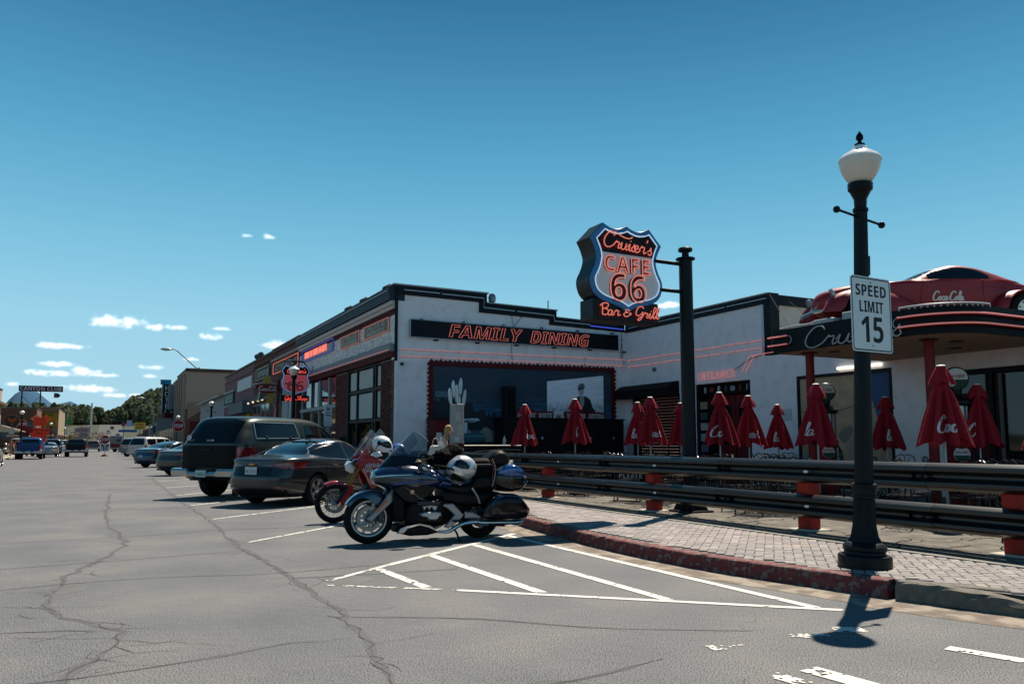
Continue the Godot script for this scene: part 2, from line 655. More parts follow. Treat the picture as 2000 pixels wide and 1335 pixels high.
func worn_line(b: MB, a: Vector2, e: Vector2, w: float, wear: float, nz: FastNoiseLite, y := 0.005) -> void:
	var d := (e - a)
	var l := d.length()
	d /= l
	var n := Vector2(-d.y, d.x)
	var step := 0.02
	var na := int(l / step)
	var nb := maxi(3, int(w / step))
	for i in na:
		for j in nb:
			var u := (i + 0.5) * step
			var v := ((j + 0.5) / nb - 0.5) * w
			var c := a + d * u + n * v
			var edge := absf(v) / (w * 0.5)
			if nz.get_noise_2d(c.x * 9.0, c.y * 9.0) * 0.55 + nz.get_noise_2d(c.x * 42.0, c.y * 42.0) * 0.55 + 0.12 * edge * edge > 0.44 - wear: continue
			var q := []
			for k in [[0, -0.5], [1, -0.5], [1, 0.5], [0, 0.5]]:
				var g: Vector2 = a + d * ((i + k[0]) * step) + n * (v + k[1] * w / nb)
				q.append(V(g.x, y, g.y))
			b.quad(q[0], q[1], q[2], q[3])

var seal: MB

func crack(b: MB, s: String, w: float, jag := 0.08, branch := 0.25) -> void:
	var q := pv(s)
	var pts := []
	for i in q.size() - 1:
		var n := maxi(2, int(q[i].distance_to(q[i + 1]) / 0.09))
		for t in n:
			var c := q[i].cubic_interpolate(q[i + 1], q[maxi(0, i - 1)], q[mini(q.size() - 1, i + 2)], float(t) / n)
			pts.append(c + Vector2(rng.randfn(), rng.randfn()) * jag)
	pts.append(q[-1])
	ribbon(b, pts, w)
	var soft := []
	for i in range(0, pts.size(), 3): soft.append(pts[i])
	if seal and soft.size() > 3: ribbon(seal, soft, w * 6.0)
	for i in pts.size():
		if rng.randf() < branch * 0.16:
			var a := rng.randf() * TAU
			var c: Vector2 = pts[i]
			var br := [c]
			for k in rng.randi_range(3, 7):
				a += rng.randfn() * 0.5
				c += Vector2(cos(a), sin(a)) * rng.randf_range(0.06, 0.16)
				br.append(c)
			ribbon(b, br, w * 0.6)

func ribbon(b: MB, pts: Array, w: float) -> void:
	var l := []
	for i in pts.size():
		var d: Vector2 = (pts[mini(i + 1, pts.size() - 1)] - pts[maxi(i - 1, 0)]).normalized()
		var k := w * rng.randf_range(0.15, 1.0) * (0.3 if i == 0 or i == pts.size() - 1 else 1.0)
		l.append([V(pts[i].x - d.y * k, 0.003, pts[i].y + d.x * k), V(pts[i].x + d.y * k, 0.003, pts[i].y - d.x * k)])
	b.loft(l, false, false)

func ground() -> void:
	var b := B()
	rect(b, -2500, -330, 2500, 400, -0.08)
	struct("ground", b, ground_mat([[0.0, "5c5649"], [0.5, "6e6658"], [1.0, "7d7464"]], 0.11, [[0.0, "b0b0b0"], [1.0, "ffffff"]], 1.1, 0.95))
	var asph := ground_mat([[0.0, "63656a"], [0.3, "6c6e72"], [0.5, "717276"], [0.7, "787879"], [1.0, "827f7d"]], 0.085, [[0.0, "2c2c2c"], [0.3, "5e5e5e"], [0.4, "a6a6a6"], [0.5, "d2d2d2"], [0.62, "eeeeee"], [1.0, "ffffff"]], 1.5, 0.88, 0.7, 11)
	b = B()
	rect(b, -7.2, -330, 9.5, 60, 0.0)
	struct("road", b, asph)
	# the paler, newer asphalt of the parking bays and the gritty gutter
	var nz := FastNoiseLite.new()
	nz.seed = 8
	nz.frequency = 0.35
	b = B()
	var ct := pv(KERB)
	for i in ct.size() - 1: ribbon_wide(b, ct[i], ct[i + 1], 0.42, 0.0025)
	ct = pv(KERB_END)
	for i in ct.size() - 1: ribbon_wide(b, ct[i], ct[i + 1], 0.5, 0.0025)
	struct("gutter", b, ground_mat([[0.0, "6f6459"], [0.45, "8a7c6f"], [0.6, "a5988a"], [1.0, "b3a799"]], 0.5, [[0.0, "8a8a8a"], [1.0, "ffffff"]], 2.6, 0.95, 0.4, 31))
	# cracks, each with a faint worn band along it
	seal = B()
	b = B()
	for q in ["1.0,-2.2 1.35,-3.6 1.55,-4.6 1.7,-6.0 1.75,-7.6 1.7,-9.5 1.62,-11.6 1.7,-15 1.65,-22 1.7,-34", "-.6,-4.1 -.2,-5.2 .15,-6.4 -.35,-7.6 -.25,-9.4 .3,-12 .1,-16 .2,-24"]:
		crack(b, q, 0.007, 0.026, 2.2)
	for q in ["-4,-4.9 -1.5,-5.3 .1,-5.35 1.2,-5.6", "-6,-8.3 -2,-8.6 .2,-8.9 1.7,-8.6 3.0,-8.75", "-6,-9.9 -1,-10.2 1.7,-10.6", "-5,-12.4 .3,-12.9 1.7,-13.2 3.6,-13.0", "-6,-17.2 0,-17.9 1.6,-18", "1.6,-6.3 2.6,-5.7 3.3,-5.0 4.2,-4.45", "-6,-25 1,-26", "1.4,-4.0 2.4,-4.0 3.2,-4.15", "1.75,-8.2 3.5,-8.0", "-6,-33 2,-33.4", "2.4,-3.0 3.1,-3.5 3.7,-3.2", "-3,-6.4 -1.2,-6.9 0,-6.6", "-7,-45 2,-45.5", "-7,-60 3,-60"]:
		crack(b, q, 0.0042, 0.01, 0.5)
	struct("road_crack", b, M("45423f", 0.95))
	var sm := struct("crack_band", seal, M("56565a", 0.92))
	sm.position.y = -0.0012
	seal = null
	# old tar where a crack was filled
	b = B()
	for q in ["-.62,-4.05 -.55,-4.3 -.3,-4.9 -.22,-5.0 -.26,-4.6 -.46,-4.1", "-1.6,-4.4 -.9,-4.5 -.55,-4.45 -.7,-4.38 -1.6,-4.28", "-.4,-8.66 -.1,-8.76 -.12,-8.4 -.36,-8.3", "1.9,-7.7 2.3,-7.95 2.5,-7.85 2.2,-7.6"]:
		flat(b, pv_smooth(q), 0.0015)
	struct("tar_patch", b, ground_mat([[0.0, "5b5b5b"], [0.5, "666564"], [1.0, "70706e"]], 0.6, [[0.0, "999999"], [1.0, "ffffff"]], 2.2, 0.8, 0.0, 17))
	# painted lines
	var wp := M("bdbbb5", 0.85)
	for q in [["1.772,-11.388,3.251,-12.849", 0.07, 0.22], ["3.2,-12.8,5.9,-15.5", 0.09, 0.12], ["1.779,-15.15,3.86,-17.0", 0.08, 0.12], ["3.8,-16.95,6.2,-19.1", 0.09, 0.1], ["1.736,-18.7,6.2,-23.4", 0.09, 0.16], ["1.75,-22.5,6.2,-27.2", 0.09, 0.2], ["1.75,-26.4,6.2,-31", 0.09, 0.2], ["1.75,-31,6.2,-35.6", 0.1, 0.2], ["1.75,-36,6.2,-40.6", 0.1, 0.2], ["1.75,-41,6.2,-45.6", 0.1, 0.2], ["1.75,-46,6.2,-50.6", 0.1, 0.2],
			["2.007,-7.887,2.876,-8.625", 0.07, 0.3], ["2.85,-8.6,5.514,-10.72", 0.1, 0.08], ["1.951,-7.663,2.97,-6.847", 0.06, 0.3], ["2.95,-6.86,5.376,-4.637", 0.085, 0.04], ["2.673,-8.4,2.745,-7.107", 0.11, 0.22], ["3.564,-9.2,3.572,-6.4", 0.115, 0.06], ["4.434,-9.8,4.38,-5.62", 0.11, 0.08], ["5.302,-10.5,5.25,-4.8", 0.1, 0.03],
			["3.8,-3.56,3.86,-3.0", 0.16, 0.1], ["3.52,-3.6,3.6,-3.0", 0.12, 0.34], ["5.0,-3.5,5.15,-3.0", 0.12, 0.12], ["4.75,-4.2,4.95,-4.1", 0.16, 0.42], ["3.6,-4.2,3.9,-4.15", 0.12, 0.5], ["4.3,-4.2,4.6,-4.1", 0.12, 0.45]]:
		var k = q[0].split(",")
		b = B()
		worn_line(b, Vector2(k[0].to_float(), k[1].to_float()), Vector2(k[2].to_float(), k[3].to_float()), q[1], q[2], nz)
		if b.p.size(): struct("road_marking", b, wp, 0.0)
	# pavement: slab, kerb stones, herringbone pavers
	b = B()
	var poly := PackedVector2Array()
	for v in pv(KERB): poly.append(v + Vector2(0.15, 0))
	for v in pv(KERB_END): poly.append(v + Vector2(0.15, 0.02))
	poly.append_array(pv("9.5,-.6 9.5,-40"))
	flat(b, poly, KY - 0.016)
	var slab := struct("pavement", b, ground_mat([[0.0, "55504c"], [1.0, "6f6862"]], 0.5, [], 1.0, 0.95, 0.0, 41))
	var inner := PackedVector2Array(poly)
	var tones := ["857f7e", "8d8683", "807a7b", "928b88", "857d7a", "7b7675"]
	var pm := []
	for t in tones: pm.append(ground_mat([[0.0, t], [0.5, Color(t).lightened(0.08).to_html(false)], [1.0, Color(t).darkened(0.1).to_html(false)]], 1.3, [[0.0, "c4c4c4"], [1.0, "ffffff"]], 5.0, 0.9, 0.0, 50 + pm.size()))
	var cells := []
	var S := 0.1
	var r2 := sqrt(0.5)
	for i in range(-160, 160):
		for j in range(-160, 160):
			var k := posmod(i - j, 4)
			if k != 0 and k != 3: continue
			var c := Vector2(i + (1.0 if k == 0 else 0.5), j + (0.5 if k == 0 else 1.0)) * S
			var g := Vector2(7 + (c.x - c.y) * r2, -8 + (c.x + c.y) * r2)
			if g.y > -0.9 or g.y < -16.2 or g.x > 7.86: continue
			var along := g + Vector2(-0.06, 0)
			if not Geometry2D.is_point_in_polygon(along, inner): continue
			cells.append([g.distance_to(Vector2(5.2, -2.2)), g, k == 0])
	cells.sort_custom(func(a, c): return a[0] < c[0])
	var shapes := []
	for k in 6:
		var pb := B()
		pb.box(Vector3.ZERO, V(0.2 - 0.007, 0.03, 0.1 - 0.007), 0.006)
		shapes.append(pb.mesh(20.0))
	var rest := B()
	rest.tint = true
	for n in cells.size():
		var g: Vector2 = cells[n][1]
		var yaw: float = -PI / 4 + (0.0 if cells[n][2] else PI / 2)
		var y := KY - 0.0155 + rng.randf_range(-0.0015, 0.0025)
		if n < 300:
			var o := mi("paver", shapes[n % 6], pm[rng.randi() % 6], slab)
			o.position = V(g.x, y, g.y)
			o.rotation = V(rng.randfn() * 0.006, yaw + rng.randfn() * 0.008, rng.randfn() * 0.006)
		else:
			var t := Color(tones[rng.randi() % 6]).srgb_to_linear()
			rest.col = t
			rest.at(V(g.x, y, g.y), yaw + rng.randfn() * 0.006)
			rest.box(Vector3.ZERO, V(0.194, 0.03, 0.094), 0.005)
	put("paver_field", rest, M("ffffff", 0.9, 0.0, {"vertex_color_use_as_albedo": true}), slab, 0.0).set_meta("kind", "stuff")
	# kerb
	var red := ground_mat([[0.0, "8a7d74"], [0.34, "85786f"], [0.38, "6a2c2e"], [0.6, "7a2c30"], [1.0, "8a383a"]], 0.9, [[0.0, "909090"], [1.0, "ffffff"]], 3.0, 0.85, 0.5, 61, 0.02)
	var grey := ground_mat([[0.0, "5d5850"], [1.0, "8a847a"]], 0.9, [[0.0, "909090"], [1.0, "ffffff"]], 3.0, 0.92, 0.6, 63, 0.02)
	var kerb := Node3D.new()
	kerb.name = "kerb"
	add_child(kerb)
	kerb.set_meta("kind", "structure")
	var q3 := []
	for v in pv(KERB): q3.append(V(v.x, 0, v.y))
	var path := smooth3(q3, 8)
	kerb_run(kerb, path, [38.0, 30.0, 27.0, 22.0, 19.0, 16.5, 14.0, 12.6, 10.6, 9.3, 7.75, 6.2, 4.7], red, false)
	q3 = []
	for v in pv(KERB_END): q3.append(V(v.x, 0, v.y))
	kerb_run(kerb, smooth3(q3, 6), [4.9, 3.75, 2.2, 0.5], grey, true)
	# patio surface behind the edge strip: old cracked asphalt
	b = B()
	flat(b, pv("7.9,-23.4 16.65,-23.4 16.65,2 8.6,2 7.9,-2"), KY - 0.003)
	struct("patio_floor", b, ground_mat([[0.0, "504c46"], [0.4, "67625a"], [0.7, "787167"], [1.0, "8b8377"]], 0.4, [[0.0, "7c7c7c"], [0.5, "d8d8d8"], [1.0, "ffffff"]], 2.0, 0.95, 1.0, 71))
	b = B()
	b.boxc(V(7.86, 0.0, -23.5), V(7.9, KY + 0.008, -1.2), 0.004)
	struct("pavement_edge", b, M("9a958c", 0.9))
	b = B()
	for q in ["8.1,-3 8.6,-5.2 8.3,-6.6 8.9,-8 8.5,-10 9,-12.5 8.4,-15", "8,-6.2 8.9,-6.6 10,-6.3", "8,-9 9.2,-9.3 11,-9", "8,-12 9.4,-12.4", "8.2,-4.2 9.6,-4.6"]:
		crack(b, q, 0.02, 0.05, 1.2)
	var pc := struct("patio_crack", b, M("2b2926", 0.95))
	pc.position.y = KY - 0.001
	# far pavements
	b = B()
	b.boxc(V(6.42, 0, -330), V(8.1, KY, -40))
	struct("pavement", b, M("98938a", 0.95))
	b = B()
	b.boxc(V(-11.5, 0, -330), V(-7.2, KY, 60))
	struct("pavement", b, M("98938a", 0.95))

func ribbon_wide(b: MB, a: Vector2, e: Vector2, w: float, y: float) -> void:
	b.quad(V(a.x - w, y, a.y), V(a.x + 0.02, y, a.y), V(e.x + 0.02, y, e.y), V(e.x - w, y, e.y))

func kerb_run(kerb: Node3D, path: Array, stops: Array, mat: Material, ramp: bool) -> void:  # stops: -z where one stone ends and the next begins
	for s in stops.size() - 1:
		var z0: float = -stops[s] + 0.005
		var z1: float = -stops[s + 1] - 0.005
		var rings := []
		var n := maxi(3, int((z1 - z0) / 0.08))
		if n > 60: n = 60
		for i in n + 1:
			var z := lerpf(z0, z1, float(i) / n)
			var c := Vector3.ZERO
			var t := Vector3(0, 0, 1)
			for k in path.size() - 1:
				if (path[k].z <= z and path[k + 1].z >= z) or (k == path.size() - 2):
					c = path[k].lerp(path[k + 1], clampf((z - path[k].z) / (path[k + 1].z - path[k].z), 0, 1))
					t = (path[k + 1] - path[k]).normalized()
					break
			var m := V(t.z, 0, -t.x)  # away from the road
			var h := KY
			if ramp: h = lerpf(KY, 0.03, smoothstep(-4.7, -1.6, z)) - (0.025 * absf(sin(z * 7.0)) if z > -4.0 else 0.0)
			var w := 0.15
			var j := 0.004 if not ramp else 0.012
			var prof := [Vector2(-0.012, 0.0), Vector2(0.0, h * 0.55), Vector2(0.005, h - 0.03), Vector2(0.012, h - 0.012), Vector2(0.03, h), Vector2(w, h), Vector2(w, 0.0)]
			var r := []
			for q in prof: r.append(c + m * (q.x + (rng.randfn() * j if q.y > 0 and q.x < w else 0.0)) + V(0, maxf(0.0, q.y + (rng.randfn() * j * 0.5 if q.x < w else 0.0)), 0))
			rings.append(r)
		var b := B()
		b.loft(rings)
		put("kerb_stone", b, mat, kerb, 50.0)

# ---------------------------------------------------------------- the hills beyond the town
func hill_h(x: float, z: float) -> float:
	var prof := [[-1500, 60], [-700, 40], [-200, 22], [-40, 14], [-10, 14], [0, 16], [9, 21], [26, 34], [44, 42], [68, 49], [116, 62], [200, 82], [340, 100], [600, 80], [1500, 60]]
	var s := x * 900.0 / maxf(-z, 300.0)
	var k := 0
	while k < prof.size() - 2 and prof[k + 1][0] < s: k += 1
	var t: float = clampf((s - prof[k][0]) / float(prof[k + 1][0] - prof[k][0]), 0, 1)
	t = t * t * (3 - 2 * t)
	var ridge := lerpf(prof[k][1], prof[k + 1][1], t)
	var rise := smoothstep(-420.0, -900.0, z) * (1.0 - 0.3 * smoothstep(-900.0, -1500.0, z))
	var road := 15.0 * smoothstep(-300.0, -680.0, z)
	var off := smoothstep(9.0, 45.0, absf(x - 3.0 + z * 0.004))
	return lerpf(road, maxf(road, ridge * rise), maxf(off, smoothstep(-640.0, -720.0, z)))

func hills() -> void:
	var b := B()
	b.grid(func(u, v):
		var x: float = lerpf(-900, 900, u)
		x = signf(x) * pow(absf(x) / 900.0, 1.7) * 900.0
		var z: float = lerpf(-329, -1500, v)
		return V(x, hill_h(x, z) - 0.07, z), 90, 60)
	struct("hill", b, ground_mat([[0.0, "23281a"], [0.5, "2e3222"], [1.0, "3a3a2b"]], 0.02, [], 1.0, 1.0, 0.0, 81), 180.0)
	b = B()
	b.grid(func(u, v):
		var z: float = lerpf(-325, -700, v)
		var x: float = lerpf(-5.5, 7.5, u) + 1.0 - z * 0.0025 * smoothstep(-325, -500, z)
		return V(x, hill_h(3.0, z) + 0.06, z), 4, 40)
	struct("road", b, M("4d4c4b", 0.9), 180.0)
	# blue mountains far off
	var nz := FastNoiseLite.new()
	nz.seed = 3
	nz.frequency = 0.0016
	b = B()
	b.grid(func(u, v):
		var x: float = lerpf(-1500, 900, u)
		var pk := 268.0 * exp(-pow(absf(x + 480.0) / 150.0, 2.6)) + 205.0 * exp(-pow((x + 215.0) / 130.0, 2)) + 90.0
		return V(x, maxf(0.0, pk * sin(v * PI) + nz.get_noise_2d(x, v * 900.0) * 22.0), -5600 - v * 1500), 60, 12)
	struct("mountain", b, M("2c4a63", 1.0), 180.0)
	# pines: one mass of wood, every tree with its own size and tone
	var kinds := []
	for k in 3:
		var t := B()
		t.tint = true
		t.col = Color(0.10, 0.07, 0.05)
		t.tube([V(0, 0, 0), V(0, 0.55, 0), V(0.01, 0.98, 0)], [0.022, 0.014, 0.003], 5)
		var r := RandomNumberGenerator.new()
		r.seed = 100 + k
		for i in 130:
			var y := 0.2 + 0.8 * pow(r.randf(), 0.9)
			var rad := (0.2 + 0.04 * k) * pow(sin(clampf((1.04 - y) / 0.9, 0, 1) * PI * 0.62), 0.8) * r.randf_range(0.35, 1.15)
			var a := r.randf() * TAU
			var c := V(cos(a) * rad, y, sin(a) * rad)
			var s := r.randf_range(0.035, 0.08)
			var g := r.randf_range(0.55, 1.25)
			t.col = Color(0.17 * g, 0.19 * g, 0.135 * g)
			t.at(c, r.randf() * TAU, r.randfn() * 0.5, r.randfn() * 0.5)
			for f in 3:
				var q := Basis(Vector3.UP, f * 1.05) * V(s, 0, 0)
				t.tri(q + V(0, s * 0.35, 0), -q * 0.9 + V(0, -s * 0.2, 0), V(0, s * r.randf_range(0.3, 1.0), 0) + q.cross(Vector3.UP) * 0.7)
				t.tri(q, V(0, -s * 0.5, 0) - q.cross(Vector3.UP) * 0.8, -q + V(0, s * 0.3, 0))
		t.x = Transform3D()
		kinds.append(t.mesh(0.0))
	var spots := []
	var tries := 0
	while spots.size() < 4200 and tries < 30000:
		tries += 1
		var z := -rng.randf_range(600, 1120)
		var s := rng.randf_range(-95, 420)
		if rng.randf() < 0.4: s = rng.randf_range(-30, 80)
		var x := s * -z / 900.0
		if absf(x - 3.0 + z * 0.004) < 16.0 and z > -690: continue
		if hill_h(x, z) < 9.0: continue
		spots.append(V(x, hill_h(x, z) - 0.5, z))
	for i in 420:  # lower wood left of the road
		spots.append(V(rng.randf_range(-120, -16), 0, -rng.randf_range(560, 760)))
		spots[-1].y = hill_h(spots[-1].x, spots[-1].z) - 0.5
	for k in 3:
		var mm := MultiMesh.new()
		mm.transform_format = MultiMesh.TRANSFORM_3D
		mm.use_colors = true
		mm.mesh = kinds[k]
		var mine := []
		for i in range(k, spots.size(), 3): mine.append(spots[i])
		mm.instance_count = mine.size()
		for i in mine.size():
			var h := rng.randf_range(8, 15)
			mm.set_instance_transform(i, Transform3D(Basis(Vector3.UP, rng.randf() * TAU).scaled(V(h * rng.randf_range(0.9, 1.25), h, h)), mine[i]))
			var g := rng.randf_range(0.7, 1.5)
			mm.set_instance_color(i, Color(g * rng.randf_range(0.95, 1.15), g, g * rng.randf_range(0.8, 1.0)))
		var o := MultiMeshInstance3D.new()
		o.name = numbered(self, "pine_wood")
		o.multimesh = mm
		o.material_override = M("ffffff", 0.9, 0.0, {"vertex_color_use_as_albedo": true, "backlight_enabled": true, "backlight": Color(0.55, 0.6, 0.45)})
		add_child(o, true)
		tag(o, ["dark green pine wood covering the hill behind the town", "mid green pines scattered through the hillside wood", "slender pines mixed into the wood on the hill"][k], "trees")
		o.set_meta("kind", "stuff")

# ---------------------------------------------------------------- buildings near the camera
const WX := 16.65   # the wall with the entrance
const WZ := -23.6   # the wall with the painted picture
const FX := 7.95    # the house fronts along the street

func stucco(hex: String, sd := 91) -> StandardMaterial3D:
	return ground_mat([[0.0, Color(hex).darkened(0.07).to_html(false)], [0.5, hex], [1.0, Color(hex).lightened(0.05).to_html(false)]], 0.35, [[0.0, "dedede"], [1.0, "ffffff"]], 2.0, 0.9, 0.25, sd)

func bricks(b: MB, o: Vector3, ux: Vector3, w: float, h: float, tones: Array, proud := 0.012, ln := 0.21, ch := 0.07) -> void:  # a brick skin on a wall face, ux runs to the viewer's right
	var nrm := ux.cross(Vector3.UP).normalized()
	b.tint = true
	var rows := int(h / ch)
	for r in rows:
		var x := -ln * 0.5 if r % 2 else 0.0
		while x < w - 0.02:
			var a := maxf(x, 0.0) + 0.004
			var e := minf(x + ln, w) - 0.004
			x += ln
			if e - a < 0.02: continue
			b.col = Color(tones[rng.randi() % tones.size()]).srgb_to_linear() * rng.randf_range(0.8, 1.15)
			var y0 := r * ch + 0.005
			var y1 := (r + 1) * ch - 0.005
			var k := nrm * (proud + rng.randf_range(-0.003, 0.003))
			var p0 := o + ux * a + Vector3.UP * y0
			var p1 := o + ux * e + Vector3.UP * y0
			var p2 := o + ux * e + Vector3.UP * y1
			var p3 := o + ux * a + Vector3.UP * y1
			b.quad(p3 + k, p2 + k, p1 + k, p0 + k)
			b.quad(p3, p2, p2 + k, p3 + k)
			b.quad(p0 + k, p1 + k, p1, p0)
			b.quad(p3 + k, p0 + k, p0, p3)
			b.quad(p2, p1, p1 + k, p2 + k)

func brick_mat() -> StandardMaterial3D: return M("ffffff", 0.9, 0.0, {"vertex_color_use_as_albedo": true})

func ipoly(im: Image, s, col: Color, blur := 0.0) -> void:  # fill a polygon given in shares of the picture, y down
	var q: PackedVector2Array = pv(s) if s is String else s
	var w := im.get_width()
	var h := im.get_height()
	var lo := Vector2(9, 9)
	var hi := Vector2(-9, -9)
	for v in q:
		lo = lo.min(v); hi = hi.max(v)
	for y in range(maxi(0, int(lo.y * h)), mini(h, int(hi.y * h) + 1)):
		var fy := (y + 0.5) / h
		var xs := []
		for i in q.size():
			var a := q[i]
			var e := q[(i + 1) % q.size()]
			if (a.y <= fy) != (e.y <= fy): xs.append(lerpf(a.x, e.x, (fy - a.y) / (e.y - a.y)))
		xs.sort()
		for i in range(0, xs.size() - 1, 2):
			var x0 := clampi(int(xs[i] * w), 0, w)
			var x1 := clampi(int(xs[i + 1] * w), 0, w)
			if x1 > x0: im.fill_rect(Rect2i(x0, y, x1 - x0, 1), col)

func blob(cx: float, cy: float, rx: float, ry: float, n := 18, sd := 1, rough := 0.0) -> PackedVector2Array:
	var o := PackedVector2Array()
	var r := RandomNumberGenerator.new()
	r.seed = sd
	for i in n:
		var a := TAU * i / n
		var k := 1.0 + r.randfn() * rough
		o.append(Vector2(cx + cos(a) * rx * k, cy + sin(a) * ry * k))
	return o

func pic_mat(im: Image, rough := 0.8) -> StandardMaterial3D:
	var m := StandardMaterial3D.new()
	m.albedo_texture = ImageTexture.create_from_image(im)
	m.texture_repeat = false
	m.roughness = rough
	return m

func mural_picture() -> Image:  # a roadside diner at dusk under a heavy sky
	var w := 512
	var h := 190
	var im := Image.create(w, h, false, Image.FORMAT_RGB8)
	var n := FastNoiseLite.new()
	n.seed = 4
	n.frequency = 0.014
	n.fractal_octaves = 5
	for y in h:
		for x in w:
			var v := float(y) / h
			var d := n.get_noise_2d(x, y * 2.2)
			var low := smoothstep(0.35, 0.8, v + d * 0.25)
			var c := Color("23384a").lerp(Color("12618f"), low)
			c = c.lerp(Color("343f49"), clampf(d * 1.8 * (1.0 - low), 0, 0.7))
			c = c.lerp(Color("4b9cbc"), clampf((n.get_noise_2d(x * 0.8 + 300, y * 7.0) - 0.12) * 2.0, 0, 0.6) * smoothstep(0.3, 0.6, v))
			im.set_pixel(x, y, c.darkened(0.1 * absf(d)))
	for i in 46:
		var x := i / 45.0
		var t := 0.62 + 0.2 * absf(x - 0.15) - 0.1 * exp(-pow((x - 0.05) * 6.0, 2)) * 2.0 - 0.07 * exp(-pow((x - 0.52) * 9.0, 2))
		if x > 0.6: t = 0.72
		ipoly(im, blob(x, t + 0.14, 0.035, 0.17, 14, i, 0.16), Color("131d26"))
	ipoly(im, "0,.99 0,.8 .33,.78 .62,.79 .62,1 0,1", Color("4b555c"))
	ipoly(im, "-.02,.73 .02,.665 .24,.64 .25,.67 .16,.71 -.02,.745", Color("b2bac2"))
	ipoly(im, "-.02,.72 .22,.665 .23,.69 .1,.72 -.02,.745", Color("6f7c88"))
	for q in [[0.005, 0.03], [0.085, 0.036], [0.17, 0.04], [0.28, 0.036], [0.375, 0.036]]:
		var p := PackedVector2Array()
		for i in 13:
			var a := PI * i / 12.0
			p.append(Vector2(q[0] - cos(a) * q[1], 0.95 - pow(sin(a), 0.7) * 0.2))
		ipoly(im, p, Color("8f8a78") if q[0] > 0.2 else Color("9aa0a4"))
	ipoly(im, "0,1 0,.93 .6,.93 .6,1", Color("14161a"))
	return im

func portrait_picture() -> Image:  # a plain figure in a dark jacket and a peaked cap before pale boards
	var im := Image.create(256, 148, false, Image.FORMAT_RGB8)
	var n := FastNoiseLite.new()
	n.seed = 9
	n.frequency = 0.03
	for y in 148:
		for x in 256:
			var g := 0.92 + 0.06 * n.get_noise_2d(x * 0.4, y * 3.0) - (0.05 if y % 24 == 0 else 0.0) - 0.4 * smoothstep(0.6, 1.0, y / 148.0) * (0.6 + n.get_noise_2d(x * 2.0, y))
			im.set_pixel(x, y, Color(g * 0.96, g * 0.97, g))
	ipoly(im, "0.4,1.0 .42,.72 .47,.55 .56,.47 .68,.5 .76,.6 .8,.8 .86,.98 .8,1.0", Color("15161a"))
	ipoly(im, ".565,.5 .6,.48 .655,.5 .65,.72 .61,.86 .58,.7", Color("8d9094"))
	ipoly(im, blob(0.6, 0.38, 0.042, 0.115), Color("b5b7ba"))
	ipoly(im, blob(0.6, 0.34, 0.044, 0.1), Color("9da0a4"))
	ipoly(im, ".54,.29 .545,.2 .58,.15 .63,.15 .665,.21 .66,.28 .6,.26 .56,.31", Color("5b5e63"))
	ipoly(im, ".545,.3 .6,.26 .65,.28 .645,.31 .59,.3 .555,.34", Color("1a1b1e"))
	ipoly(im, ".61,.86 .7,.8 .82,.94 .8,1 .6,1", Color("0d0e10"))
	return im

func tube_line(b: MB, pts: Array, r := 0.014) -> void: b.tube(pts, r, 6)

